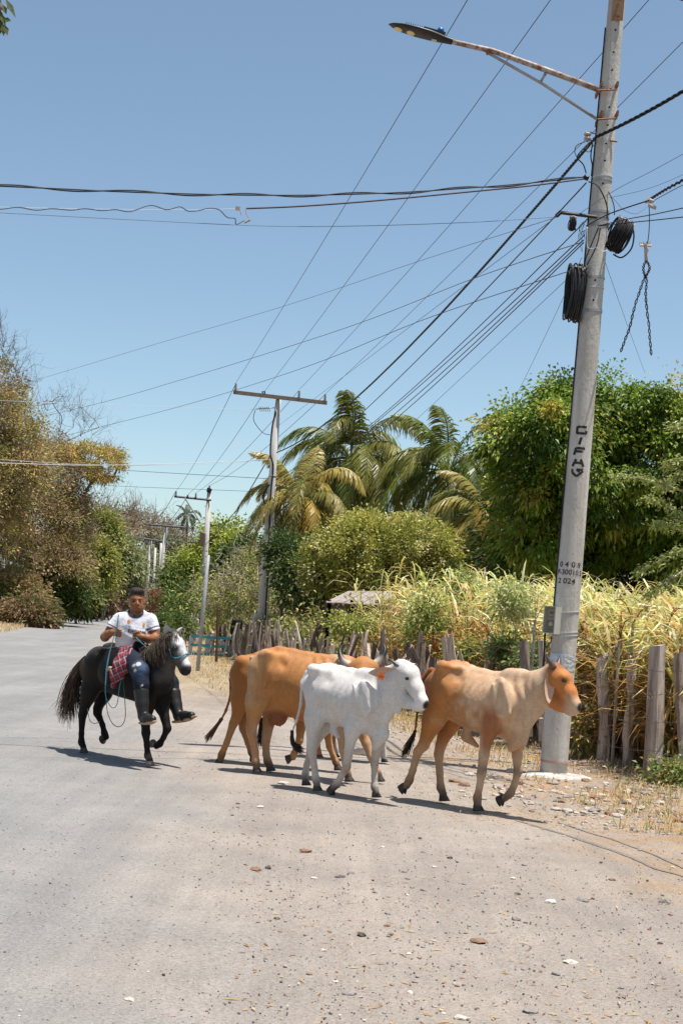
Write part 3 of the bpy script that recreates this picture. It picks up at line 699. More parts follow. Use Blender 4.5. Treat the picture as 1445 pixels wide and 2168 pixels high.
# coils of spare cable hung on the pole: things of their own
def coil(c, ax_u, ax_v, ru, rv, thick, n, r, label, m_=M_black, jit=.02):
    nrm = unit(np.cross(ax_u, ax_v)); o = empty('cable_coil', c, label, 'cable coil')
    a = Acc()
    for i in range(n):
        off = (i/(n-1)-.5)*thick; s_ = rr.uniform(.82, 1.05); ph = rr.uniform(0, 6); P = []
        for k in range(26):
            t = 2*math.pi*k/25; P.append(c + ax_u*ru*s_*math.cos(t)*(1+jit*math.sin(3*t+ph)) + ax_v*rv*s_*math.sin(t)*(1+jit*math.cos(2*t+ph)) + nrm*(off+.012*math.sin(2*t+ph)))
        a.tube(P, r, 5, cap=False)
    a.build('turns', m_, o, True); 
    for k in range(2):
        a = Acc(); t = 1.2+k*2.9; p = c+ax_u*ru*.95*math.cos(t)+ax_v*rv*.95*math.sin(t); a.tube([p+nrm*thick*.6, p+ax_u*.04, p-nrm*thick*.6, p-ax_u*.04, p+nrm*thick*.6], .006, 4, cap=False); a.build('tie', M_white, o, True)
    return o
cz = PP1(1216, 620, .1); coil(cz, unit(e1*.35+e2*.94), unit(ax1*1.0+e1*.02), .13, .335, .17, 30, .0095, 'long black cable coil hanging low on the left side of the concrete pole', mat('cable_grey', (.010, .009, .009), .5, (.035, .032, .032), 3))
a_ = PP1(1309, 497, .05); coil(a_, unit(e1*.35+e2*.9), unit(ax1+e1*.35), .12, .20, .20, 26, .010, 'fat black cable coil hooked to the right side of the concrete pole')
a = Acc(); a.tube(cm([PP1(1338, 480, .05), PP1(1341, 500, .05), PP1(1335, 527, .05), PP1(1315, 545, .05), PP1(1297, 538, .05)], 20), .010, 5); tag(a.build('cable_loop', M_black, None, True), 'single loose loop of black cable below the fat coil', 'cable')
coil(PP1(1211, 473, .2), unit(e1*.2+e2*.98), ax1, .05, .085, .06, 12, .006, 'small black coil hanging from the bracket arm')
# electricity meter box
mb = empty('meter_box', PP1(1158, 1315, .12), 'clear fronted electricity meter box strapped to the concrete pole', 'meter box')
fw_ = unit(e2*.8-e1*.6); rt_ = unit(np.cross(ax1, fw_)); rt_ = rt_*(1 if np.dot(rt_, e1) > 0 else -1); c = B1+ax1*on1(1316)-e1*.155+e2*.13
M3 = np.stack([rt_, fw_, ax1], 1)
M_case = mat('meter_plastic', (.40, .39, .34), .35, (.46, .45, .40), 5)
def mbox(off, size, m_, nm, par=mb):
    a = Acc(); a.box(c+M3@np.array(off), size, M3); return a.build(nm, m_, par)
mbox((0, -.06, 0), (.17, .02, .32), M_case, 'back_plate'); 
for sx in (-1, 1): mbox((sx*.08, 0, 0), (.012, .12, .32), M_case, 'side_wall')
for sz in (-1, 1): mbox((0, .0, sz*.154), (.148, .12, .012), M_case, 'end_wall')
mbox((0, -.01, .06), (.11, .06, .12), mat('meter_grey', (.30, .30, .29), .5), 'meter'); mbox((0, -.02, -.07), (.11, .05, .10), mat('meter_brown', (.12, .08, .06), .6), 'terminal_block')
mbox((0, .022, .085), (.05, .004, .03), M_black, 'display'); mbox((0, .022, .035), (.07, .004, .012), M_black, 'bar_code')
a = Acc(); p = c+M3@np.array([0, .02, -.045]); a.tube([p-fw_*.02, p+fw_*.012, p+fw_*.02], [.028, .028, .012], 10); a.build('dial', mat('dial_clear', (.6, .62, .62), .1, spec=.8), mb, True)
glass = bpy.data.materials.new('clear_plastic'); glass.use_nodes = True
gn = glass.node_tree.nodes; gl = glass.node_tree.links; gb = gn['Principled BSDF']; gb.inputs['Roughness'].default_value = .12; gb.inputs['Base Color'].default_value = (.8, .78, .7, 1)
tr = gn.new('ShaderNodeBsdfTransparent'); tr.inputs[0].default_value = (.9, .88, .82, 1); ms = gn.new('ShaderNodeMixShader'); ms.inputs[0].default_value = .92; gl.new(gb.outputs[0], ms.inputs[1]); gl.new(tr.outputs[0], ms.inputs[2]); gl.new(ms.outputs[0], gn['Material Output'].inputs[0])
mbox((0, .062, 0), (.148, .004, .296), glass, 'cover')
# whitewashed concrete footing
def mound(c, rx, ry, h, name, m_, label, cat, seed=3):
    r = np.random.default_rng(seed); n = 28; V = [np.array([0, 0, h])]; 
    for k, f in enumerate((.35, .7, .92, 1.0)):
        for i in range(n):
            a_ = 2*math.pi*i/n; q = f*(1+.22*math.sin(2*a_+1)+.12*math.sin(5*a_+2)+.05*r.normal()); V.append(np.array([rx*q*math.cos(a_), ry*q*math.sin(a_), h*(1-f**3)*(1+.15*r.normal()) if f < 1 else -.03]))
    F3 = [(0, 1+i, 1+(i+1) % n) for i in range(n)]; Q = [(1+k*n+i, 1+(k+1)*n+i, 1+(k+1)*n+(i+1) % n, 1+k*n+(i+1) % n) for k in range(3) for i in range(n)]
    me = mesh_np(name, np.array(V)+c, [np.array(Q), np.array(F3)], None, True); return tag(link(name, me, m_), label, cat)
mound(np.array([B1[0]+.03, B1[1]-.05, 0]), .36, .45, .04, 'pole_footing', mat('whitewash', (.26, .22, .18), .9, (.56, .54, .51), 6, bump=.6, bscale=20), 'rough white concrete footing round the base of the big pole', 'footing')
mound(np.array([*G(1300, 1630)[:2], .0]), .42, .30, .05, 'broken_slab', mat('pale_slab', (.40, .36, .32), .9, (.5, .46, .42), 8, bump=.6), 'flat pale slab lying under the fence right of the pole', 'slab', 9)

# street lamp
lamp = empty('street_lamp', PP1(1270, 190, .1), 'street lamp on a rusty braced arm reaching left from the pole top', 'street lamp')
armp = [PP1(1272, 191, .16), PP1(1165, 151, .16), PP1(1040, 106, .16), PP1(1010, 100, .16), PP1(955, 87, .16)]
a = Acc(); a.tube(armp, [.035, .034, .032, .032, .030], 10); a.build('arm', mat('arm_paint', (.48, .42, .38), .6, (.20, .09, .05), 9, ramp=(.42, .6)), lamp, True)
a = Acc(); a.tube([PP1(1262, 251, .16), PP1(1146, 176, .16), PP1(1032, 111, .16)], .018, 6); a.build('brace', M_galv, lamp, True)
a = Acc(); a.tube([PP1(1154, 155, .16), PP1(1149, 164, .16), PP1(1142, 176, .16)], [.022, .015, .022], 6); a.build('strut', M_galv, lamp, True)
a = Acc(); a.tube([PP1(1030, 106, .16), PP1(1033, 114, .16)], .025, 6); a.build('brace_clip', M_rust, lamp)
for py in (190, 251):
    for of in (.2, -.2): a = Acc(); a.tube([PP1(1264, py+1, of), PP1(1306, py-1, of)], .010, 6); a.build('clamp_rod', M_rust, lamp)
    for x in (1267, 1300): a = Acc(); a.box(PP1(x, py, .0), (.022, .42, .06)); a.build('clamp_plate', M_rust, lamp)
hd = Acc(); dirl = unit(PP1(822, 51, .16)-PP1(955, 87, .16)); side = unit(np.cross(dirl, [0, 0, 1])); upl = unit(np.cross(side, dirl)); upl = upl*(1 if upl[2] > 0 else -1)
p0 = PP1(957, 87, .16); Lh = np.linalg.norm(PP1(822, 51, .16)-p0)
rings = []; n = 14
for t, hw, zt, zb in ((0, .045, .035, -.04), (.10, .055, .04, -.045), (.22, .09, .045, -.045), (.35, .125, .045, -.04), (.55, .14, .04, -.035), (.78, .12, .03, -.03), (.93, .07, .018, -.015), (1.0, .012, .004, 0)):
    rings.append([p0+dirl*Lh*t+side*hw*math.cos(2*math.pi*k/n)+upl*((zt if math.sin(2*math.pi*k/n) > 0 else -zb)*math.sin(2*math.pi*k/n)) for k in range(n)])
V = np.array(rings).reshape(-1, 3); Q = [(i*n+k, i*n+(k+1) % n, (i+1)*n+(k+1) % n, (i+1)*n+k) for i in range(7) for k in range(n)]
hd.add(V, np.array(Q)); hd.build('lamp_head', M_lampm, lamp, True)
M3l = np.stack([dirl, side, upl], 1)
a = Acc(); a.box(p0+dirl*Lh*.30+upl*.05, (Lh*.34, .12, .03), M3l)
for k in range(9): a.box(p0+dirl*Lh*(.46+.035*k)+upl*.045, (.006, .16, .018), M3l)
a.build('heat_sink', M_lampm, lamp)
a = Acc(); q = p0+dirl*Lh*.215+upl*.06; a.tube([q, q+upl*.03, q+upl*.055, q+upl*.06], [.04, .042, .038, .02], 12); a.build('photocell', mat('photocell_blue', (.01, .12, .30), .3), lamp, True)
for f in (.64, .84):
    a = Acc(); q = p0+dirl*Lh*f-upl*.030; a.tube([q+upl*.004, q-upl*.010, q-upl*.016], [.055, .05, .02], 16); a.build('led_lens', mat('lens_yellow', (.75, .62, .32), .2), lamp, True)
a = Acc(); a.box(p0+dirl*Lh*.27-upl*.048, (.06, .07, .004), M3l); a.build('rating_label', mat('label_grey', (.5, .5, .48), .5), lamp)

# ---- poles farther down the road ------------------------------------------------------
def insul(p, h, parent, r=.05, n=5):
    a = Acc(); P = []; R = []
    for i in range(n): 
        for f, q in ((0, .5), (.35, 1), (.5, .5)): P.append(p+np.array([0, 0, h*(i+f)/n])); R.append(r*q*(1-.06*i))
    P.append(p+np.array([0, 0, h*1.02])); R.append(r*.3); a.tube(P, R, 8); return a.build('insulator', M_porc, parent, True)
p2b = G(547, 1398); D2 = p2b[1]; p2t = W(589, 840, D2)
pole2 = empty('utility_pole', p2b, 'concrete pole with a T shaped crossarm in front of the palms', 'utility pole')
a = Acc(); a.tube([p2b+(p2t-p2b)*t for t in (-.01, .3, .6, 1.0)], [.19, .165, .14, .105], 14); a.build('shaft', M_conc2, pole2, True)
c0, c1 = W(494, 830, D2-.15), W(692, 853, D2-.15); a = Acc(); dd = unit(c1-c0); M3c = np.stack([dd, np.cross([0, 0, 1], dd), [0, 0, 1]], 1)
a.box((c0+c1)/2, (np.linalg.norm(c1-c0), .10, .13), M3c); a.build('crossarm', mat('wood_arm', (.17, .12, .09), .85, (.25, .18, .13), 9), pole2)
ins2 = {}
for k, (x, y, h) in enumerate(((498, 829, .33), (632, 845, .33), (687, 852, .33))):
    insul(W(x, y, D2-.15), h, pole2, .075, 6)
a = Acc(); a.tube([W(556, 836, D2-.15), W(555, 829, D2-.15), W(560, 828, D2-.15), W(561, 836, D2-.15)], .025, 5); a.build('hook', M_black, pole2)
a = Acc(); a.tube([W(540, 866, D2), W(582, 863, D2)], .02, 5)
for k in range(6): a.tube([W(549+k*4, 866, D2), W(550.2+k*4, 865.6, D2)], .10, 8)
a.build('strain_insulator', M_porc, pole2, True)
for y in (1010, 1350): 
    a = Acc(); t = (1398-y)/(1398-840); q = p2b+(p2t-p2b)*t; a.tube([q-[0, 0, .04], q+[0, 0, .04]], .185-.07*t, 14); a.build('band', M_galv, pole2, True)
a = Acc(); a.tube(cm([W(584, 870, D2-.2), W(576, 905, D2-.2), W(572, 960, D2-.25), W(578, 990, D2-.25), W(572, 1060, D2-.3), W(567, 1200, D2-.3), W(560, 1330, D2-.3), W(557, 1395, D2-.3)], 40), .03, 5); a.build('down_cable', M_black, pole2, True)
a = Acc(); a.tube(cm([W(583, 1030, D2-.3), W(578, 1120, D2-.3), W(570, 1250, D2-.3), W(562, 1330, D2-.3)], 16), .018, 4); a.build('grey_conduit', M_galv, pole2, True)
a = Acc(); a.tube(cm([W(570, 1025, D2-.3), W(558, 1045, D2-.3), W(560, 1065, D2-.3), W(572, 1062, D2-.3)], 16), .035, 5); a.build('wire_loop', M_black, pole2, True)
mb2 = empty('meter_box', W(546, 1315, D2-.3), 'small dusty meter box on the pole in front of the palms', 'meter box')
a = Acc(); a.box(W(544, 1311, D2-.3), (.36, .2, .38)); a.build('case', mat('dusty_box', (.34, .31, .26), .8, (.42, .38, .32), 6), mb2)
a = Acc(); a.box(W(548, 1316, D2-.42), (.16, .05, .2)); a.build('meter', mat('meter_tan', (.25, .22, .16), .6), mb2)
a = Acc(); a.box(W(548, 1328, D2-.36), (.2, .1, .12)); a.build('terminal_cover', M_conc2, mb2)

p3b = gx(424, 91); p3t = W(443, 1036, 91)
pole3 = empty('utility_pole', p3b, 'pole with a crossarm reaching left only, behind the horse head', 'utility pole')
a = Acc(); a.tube([p3b, (p3b+p3t)/2, p3t], [.24, .19, .13], 12); a.build('shaft', M_conc2, pole3, True)
a = Acc(); a.tube([W(441, 1042, 90.9), W(444, 1034, 90.9)], [.15, .17], 10); a.build('dark_cap', M_black, pole3)
a = Acc(); a.tube([W(369, 1051, 90.8), W(447, 1059, 90.8)], .07, 4); a.build('crossarm', M_wire, pole3)
a = Acc(); a.tube([W(391, 1054, 90.7), W(425, 1108, 90.8)], .045, 4); a.build('brace', M_galv, pole3)
for x, y, h in ((372, 1050, .35), (397, 1052, .15), (414, 1054, .33), (443, 1034, .2)): insul(W(x, y, 90.8), h, pole3, .10, 4)
a = Acc(); a.box(W(428, 1142, 90.6), (.28, .3, .8)); a.build('junction_box', mat('rusty_box', (.16, .10, .07), .8), pole3)
pp = empty('metal_post', G(418, 1421), 'thin grey metal post standing by the blue gate', 'post')
a = Acc(); q = G(418, 1421); a.tube([q, W(430, 1290, q[1]), W(441, 1175, q[1])], [.055, .05, .045], 8); a.build('tube', mat('grey_paint', (.26, .27, .28), .5, (.33, .34, .35), 8), pp, True)
def far_pole(pxb, pxt, yt, D, arm, label, ins=()):
    b_ = gx(pxb, D); t_ = W(pxt, yt, D); o = empty('utility_pole', b_, label, 'utility pole')
    a = Acc(); a.tube([b_, (b_+t_)/2, t_], [.25, .2, .15], 8); a.build('shaft', M_conc2, o, True)
    if arm: a = Acc(); a.tube([W(arm[0], arm[1], D-.2), W(arm[2], arm[3], D-.2)], .10, 4); a.build('crossarm', M_wire, o)
    return b_, t_
p4 = far_pole(331, 351, 1116, 134, (312, 1110, 393, 1117), 'first far pole beyond the horse head, with a level crossarm')
p5 = far_pole(306, 319, 1145, 172, (287, 1138, 345, 1146), 'second far pole with a low crossarm, left of the first far one')
p6 = far_pole(321, 329, 1160, 205, None, 'thin far pole without an arm between two taller ones')
p7 = far_pole(337, 341, 1150, 190, None, 'short far pole close behind the first far one')

# ---- cables --------------------------------------------------------------------------
def cable(a_, b_, sag, r, m_, label, n=24, twist=None, mid=None, group=None):
    a_ = np.array(a_, float); b_ = np.array(b_, float); t = np.linspace(0, 1, n)[:, None]; P = a_*(1-t)+b_*t; P[:, 2] -= (4*sag*t*(1-t))[:, 0]
    A = Acc()
    if twist:
        k, pitch, rad = twist; L_ = np.linalg.norm(b_-a_); m2 = max(n, int(L_/pitch*7)); m2 = min(m2, 700); tt = np.linspace(0, 1, m2); Pm = np.stack([np.interp(tt, t[:, 0], P[:, i]) for i in range(3)], 1)
        d = unit(b_-a_); u = unit(np.cross(d, [0, 0, 1])); v = np.cross(d, u)
        for s_ in range(k):
            ph = 2*math.pi*s_/k; an = tt*L_/pitch*2*math.pi+ph; Q = Pm+(u*np.cos(an)[:, None]+v*np.sin(an)[:, None])*rad
            A.tube(Q, r, 4, cap=False)
    else: A.tube(P, r, 5, cap=False)
    return tag(A.build('cable', m_, None, True), label, 'cable', group)
# power lines from the hidden crossarm of the first pole to the second and on
def hid(px0, py0, px1, py1):                                     # where the line meets the crossarm plane above the frame
    f = (-215-py0)/(py1-py0); return W(px0+(px1-px0)*f, -215, D1+.2)
PLN = 'power line from the second pole crossarm climbing out of the top of the picture'
for (x0, y0, x1, nm) in ((498, 812, 986, 'leftmost'), (560, 828, 1161, 'second'), (632, 826, 1368, 'third'), (688, 834, 1528, 'rightmost')):
    cable(W(x0, y0, D2-.15), hid(x0, y0, x1, 0), .10, .0062, M_purp, {'leftmost': 'leftmost power line running from the T crossarm up out of the picture', 'second': 'power line from the hook on the T crossarm, second from the left', 'third': 'third power line, crossing behind the street lamp arm', 'rightmost': 'rightmost power line, passing behind the lamp pole to the upper right edge'}[nm], 30)
for (x0, y0, x1, y1, lb) in ((498, 814, 372, 1040, 'far power line between the left tips of the two nearer crossarms'), (560, 829, 399, 1046, 'far power line from the hook down to the middle of the left reaching arm'), (632, 827, 414, 1044, 'far power line from the right insulator down to the left reaching arm'), (688, 835, 443, 1028, 'far power line behind the T pole down to the capped pole top')):
    cable(W(x0, y0, D2-.15), W(x1, y1, 90.8), .35, .010, M_wire, lb)
cable(W(372, 1040, 90.8), W(316, 1108, 134), .5, .02, M_wire, 'most distant power line beyond the left reaching arm', 12); cable(W(399, 1046, 90.8), W(340, 1112, 134), .5, .02, M_wire, 'distant power line dropping to the level far crossarm', 12)
TW = (3, .26, .012)
cable(PP1(1262, 288, .17), W(585, 958, D2-.3), .62, .0105, M_black, 'thick twisted black cable sagging from the lamp pole down past the palms', 60, TW)
cable(PP1(1264, 288, .17), W(1560, 118, D1-2.0), .05, .0115, M_black, 'thick twisted black cable from the lamp pole to the upper right edge', 30, TW)
cable(PP1(1240, 387, .2), W(584, 1016, D2-.3), .38, .009, M_purp, 'dark cable running down left from the clamp under the white band', 40)
cable(PP1(1180, 456, .26), W(584, 905, D2-.3), .0, .0045, M_blue, 'hair thin pale wire from the bracket arm to the T pole', 40)
for i, (x, y, yy, lb) in enumerate(((1236, 498, 1040, 'upper violet cable of the bundle leaving the lamp pole'), (1234, 508, 1052, 'middle violet cable of the bundle leaving the lamp pole'), (1234, 514, 1062, 'lower violet cable of the bundle leaving the lamp pole'), (1244, 462, 1030, 'violet cable above the bundle, starting at the bracket'))):
    cable(PP1(x, y, .2), W(583-i, yy, D2-.3), .35+.05*i, .0075, M_purp, lb, 40)
cable(PP1(1232, 560, .2), W(640, 1100, 60), .1, .004, M_blue, 'hair thin blue wire below the violet bundle', 30)
cable(PP1(1231, 545, .2), W(1060, 900, 30), .05, .0035, M_blue, 'hair thin wire dropping steeply from the low coil into the big tree', 20)
cable(PP1(1278, 548, .1), W(1365, 790, 32), .02, .0035, M_blue, 'hair thin wire dropping right from the pole behind the hanging strands', 20)
# service drops crossing the road to the left
DL = D1-2.2
cable(PP1(1238, 374, .2), W(-80, 391, DL), -.0, .010, M_black, 'upper twisted service cable crossing the whole sky to the left', 40, (2, 1.0, .012)).location = (0, 0, 0)
def ctrl(pts, r, m_, label, tw=None, n=60, Dl=DL):
    xs = np.array([p[0] for p in pts]); P = [W(p[0], p[1], D1-.2+(Dl-D1+.2)*(xs.max()-p[0])/(xs.max()-xs.min())) for p in pts]
    Q = cm(P, n); A = Acc(); A.tube(Q, r, 4, cap=False)
    if tw: 
        dd = np.gradient(Q, axis=0); s_ = np.cumsum(np.linalg.norm(dd, axis=1)); A.tube(Q+np.stack([0*s_, .02*np.cos(s_*5), .018*np.sin(s_*5)], 1), r, 4, cap=False)
    return tag(A.build('cable', m_, None, True), label, 'cable')
bpy.data.objects.remove(bpy.data.objects['cable.'+'%03d' % 0] if False else [o for o in bpy.data.objects if o.get('label', '').startswith('upper twisted service')][0])
ctrl([(1238, 374), (1130, 386), (1000, 397), (800, 409), (560, 413), (300, 407), (120, 399), (-60, 391)], .0075, M_black, 'upper twisted service cable crossing the whole sky to the left', tw=True, n=200)
ctrl([(1238, 378), (1130, 392), (1000, 405), (800, 424), (640, 436), (522, 441)], .009, M_purp, 'lower service cable from the lamp pole to the small clip in the sky', n=80)
ctrl([(503, 441), (400, 444), (200, 442), (0, 438), (-60, 436)], .0025, M_white, 'hair thin support wire left of the small clip', n=40, Dl=DL)
ctrl([(517, 466), (500, 474), (497, 462), (480, 459), (463, 443), (440, 440), (420, 445), (398, 446), (380, 437), (352, 443), (318, 434), (275, 447), (245, 443), (215, 445), (180, 441), (150, 444), (110, 441), (75, 444), (38, 438), (0, 442), (-50, 440)], .008, M_blue, 'wavy loose cable wound along the support wire left of the small clip', n=260)
a = Acc(); a.box(W(503, 441, DL+1.1), (.05, .04, .035)); a.tube([W(520, 440, DL+1.1), W(521, 452, DL+1.1), W(528, 464, DL+1.1)], .005, 4); a.tube([W(517, 471, DL+1.1), W(529, 465, DL+1.1)], .014, 6); a.tube([W(507, 442, DL+1.1), W(511, 455, DL+1.1)], .005, 4)
tag(a.build('cable_clip', M_porc, None), 'small pale clip with dangling tails on the lower service cable', 'cable clip')
ctrl([(1178, 459), (1000, 470), (760, 478), (560, 478), (300, 466), (0, 450), (-60, 446)], .0035, M_blue, 'faint blue wire sagging across the sky below the clip', n=50)
def across(pts, r, m_, label, D0, D1_):
    n = len(pts); P = [W(p[0], p[1], D0+(D1_-D0)*i/(n-1)) for i, p in enumerate(pts)]; A = Acc(); A.tube(cm(P, 40), r, 4, cap=False); return tag(A.build('cable', m_, None, True), label, 'cable')
across([(1176, 460), (900, 548), (600, 648), (300, 737), (70, 806), (-60, 840)], .0045, M_blue, 'long faint wire from the bracket arm to the left tree tops, highest of three', 16, 46)
across([(1232, 512), (1000, 590), (760, 684), (540, 756), (380, 805), (200, 856), (-60, 915)], .0055, M_wire, 'long faint wire to the left tree tops, middle of three', 16, 46)
across([(1206, 573), (900, 675), (700, 757), (560, 806), (400, 855), (240, 897), (-60, 970)], .0055, M_wire, 'long faint wire to the left tree tops, lowest of three', 16, 46)
across([(543, 867), (400, 863), (200, 856), (0, 848), (-60, 846)], .005, M_white, 'pale wire from the strain insulator of the T pole to the left edge', D2, 44)
across([(578, 972), (420, 980), (200, 985), (0, 980), (-60, 978)], .009, M_white, 'white cable crossing in front of the left trees, thicker one', D2, 38)
across([(578, 972), (420, 983), (200, 984), (0, 973), (-60, 970)], .005, M_white, 'white cable crossing in front of the left trees, thinner one', D2, 38)
across([(578, 1014), (420, 1005), (270, 996), (100, 985)], .009, M_wire, 'dark wire leaving the T pole to the left at trunk height', D2, 60)
across([(578, 1042), (420, 1036), (250, 1029), (100, 1020)], .007, M_wire, 'lower dark wire leaving the T pole to the left', D2, 60)
across([(573, 962), (500, 1080), (436, 1152)], .022, M_black, 'dark cable slanting from the T pole down to the capped pole', D2, 91)
across([(540, 868), (537, 890), (555, 915), (572, 921)], .012, M_wire, 'thin jumper loop hanging beside the strain insulator', D2-.1, D2-.1)
# right hand side
def rc_(pts, r, m_, label, tw=None):
    n = len(pts); P = [W(p[0], p[1], D1-.2-1.6*i/(n-1)) for i, p in enumerate(pts)]; A = Acc(); Q = cm(P, 50 if not tw else 110); A.tube(Q, r, 4, cap=False)
    if tw: s_ = np.arange(len(Q)); A.tube(Q+np.stack([0*s_, .014*np.cos(s_*.9), .012*np.sin(s_*.9)], 1), r, 4, cap=False)
    return tag(A.build('cable', m_, None, True), label, 'cable')
rc_([(1226, 452), (1300, 403), (1380, 361), (1470, 312)], .004, M_blue, 'faint blue wire rising to the right behind the pole')
rc_([(1290, 418), (1380, 396), (1500, 345)], .003, M_blue, 'faintest wire between the two right hand cables')
rc_([(1240, 478), (1290, 452), (1372, 424)], .008, M_black, 'black cable from the pole to the hanging clamp')
rc_([(1372, 424), (1410, 400), (1480, 363)], .012, M_black, 'doubled black cable from the hanging clamp to the right edge', True)
rc_([(1384, 424), (1420, 404), (1490, 368)], .005, M_purp, 'thin violet cable just below the doubled black one')
rc_([(1265, 478), (1330, 463), (1390, 452), (1480, 432)], .006, M_purp, 'upper violet cable running right from the band')
rc_([(1265, 478), (1340, 470), (1400, 464), (1490, 454)], .006, M_black, 'lower dark cable running right through the fat coil')
hg = empty('hanging_splice', W(1372, 424, D1-1.3), 'broken twisted wires hanging from a clamp at the right of the pole', 'hanging wires')
Dh = D1-1.3
a = Acc(); a.tube([W(1364, 428, Dh), W(1372, 423, Dh), W(1384, 426, Dh)], [.015, .03, .015], 6); a.tube([W(1372, 433, Dh), W(1388, 441, Dh)], [.03, .02], 5); a.build('clamp', M_porc, hg)
a = Acc(); a.tube(cm([W(1373, 430, Dh), W(1374, 460, Dh), W(1373, 490, Dh), W(1370, 515, Dh)], 14), .005, 4); a.build('tail', M_purp, hg)
a = Acc(); 
for k in range(7): a.tube([W(1354+k*3.6, 519, Dh), W(1354+k*3.6, 511+(k % 2)*3, Dh)], .006, 4)
a.tube([W(1354, 519, Dh), W(1378, 520, Dh)], .014, 4); a.build('comb', mat('comb_tan', (.5, .40, .30), .6), hg)
a = Acc(); a.tube([W(1366, 520, Dh), W(1368, 530, Dh), W(1366, 538, Dh), W(1367, 552, Dh)], [.02, .028, .016, .02], 6); a.build('link', M_porc, hg, True)
for k, pts in enumerate(([(1368, 552), (1374, 566), (1370, 578), (1362, 592), (1352, 620), (1341, 655), (1333, 690), (1322, 720), (1313, 745)], [(1366, 552), (1361, 566), (1363, 580), (1368, 592), (1366, 620), (1368, 650), (1373, 690), (1375, 720), (1378, 752)])):
    Q = cm([W(x, y, Dh) for x, y in pts], 90); s_ = np.arange(90); a = Acc()
    for ph in (0, math.pi): a.tube(Q+np.stack([.010*np.cos(s_*.62+ph), .010*np.sin(s_*.62+ph), 0*s_], 1), .0065, 4)
    a.build('twisted_strand', M_purp, hg, True)
# ------------------------------------------------------------------ fence of split posts, gate, shed
M_post = mat('weathered_post', (.17, .125, .10), .95, (.46, .40, .36), 3.0, bump=1.0, bscale=22, stretch=(3, 3, .35), spec=.1, tint=True)
def post_mesh(P, R, seed, square=False, col=(1, 1, 1)):
    r = random.Random(seed); P = np.array(P, float); n = len(P); k = 7 if not square else 4
    V, F = tube(P, R, k, True)
    if square:
        pass
    V = V*1.0; nz = rng.normal(size=(len(V), 3))*np.mean(R)*(.16 if not square else .05); V[:, :2] += nz[:, :2]
    V[(n-1)*k:n*k, 2] += rng.uniform(-.5, .9, k)*np.mean(R)*(1.6 if not square else .4)
    me = mesh_np('post', V, F, np.tile(col, (len(V), 1)), False); return me
fence = empty('post_fence', (fence_x(24), 24, 0), 'long rustic fence of crowded weathered split posts and wire along the verge', 'fence')
fr_ = random.Random(8); wires = [[], [], []]
D = 19.6; cnt = 0
while D < 74 and cnt < 260:
    x = float(fence_x(D))+fr_.uniform(-.22, .22); h = fr_.uniform(.95, 1.5)*(1 if fr_.random() > .15 else .7); r = fr_.choice([.026, .034, .045, .058, .075])
    lx, ly = fr_.gauss(0, .17), fr_.gauss(0, .14); bend = fr_.gauss(0, .08); z0 = float(gz(x, D))-.05
    P = [(x, D, z0), (x+lx*.35+bend, D+ly*.3, z0+h*.35), (x+lx*.7+bend*.8, D+ly*.7, z0+h*.7), (x+lx, D+ly, z0+h)]
    g_ = fr_.choice([.35, .6, 1.0, 1.3, 1.7]); me = post_mesh(P, [r*1.15, r, r*.95, r*.75], cnt, col=(g_, g_*fr_.uniform(.92, 1.0), g_*fr_.uniform(.85, 1.0))); link('post', me, M_post, fence); cnt += 1  # tones vary with weathering; the wide spread also imitates sunlit and shaded sides
    if 53 < D < 64: D += 11
    D += fr_.choice([.08, .13, .2, .3, .45])*(1.0 if D < 45 else 1.6)
def pxpost(pts, r, seed, square=False, g_=1.0, D=None, lab=None, par=None):
    b_ = G(pts[0][0], pts[0][1]); Dd = D or b_[1]; P = [W(x, y, Dd) for x, y in pts]; P[0] = P[0]-np.array([0, 0, .06])
    nn = len(P); tt = np.linspace(0, 1, 7); Q = np.stack([np.interp(tt, np.linspace(0, 1, nn), np.array(P)[:, i]) for i in range(3)], 1)
    R = [r*(1.08-.16*t) for t in tt]; me = post_mesh(Q, R, seed, square, (g_, g_*.97, g_*.93)); o = link('post', me, M_post, par or fence)
    if lab: o['label'] = lab
    return Q
Ws = []
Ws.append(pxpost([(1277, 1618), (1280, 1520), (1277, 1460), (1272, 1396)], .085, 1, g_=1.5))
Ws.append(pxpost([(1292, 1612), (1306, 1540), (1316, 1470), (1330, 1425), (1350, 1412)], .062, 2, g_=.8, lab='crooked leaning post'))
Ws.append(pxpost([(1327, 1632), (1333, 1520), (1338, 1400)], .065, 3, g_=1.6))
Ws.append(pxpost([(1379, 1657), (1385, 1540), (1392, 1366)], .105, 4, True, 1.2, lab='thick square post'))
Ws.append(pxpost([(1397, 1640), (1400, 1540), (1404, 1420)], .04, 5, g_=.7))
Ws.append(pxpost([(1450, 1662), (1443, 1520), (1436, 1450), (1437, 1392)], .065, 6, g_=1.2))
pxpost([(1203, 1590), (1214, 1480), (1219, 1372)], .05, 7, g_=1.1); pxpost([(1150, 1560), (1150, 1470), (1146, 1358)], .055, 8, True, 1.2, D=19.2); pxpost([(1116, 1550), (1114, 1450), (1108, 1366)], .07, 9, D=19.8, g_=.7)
pxpost([(1245, 1600), (1240, 1500), (1236, 1440)], .04, 10, g_=.7)
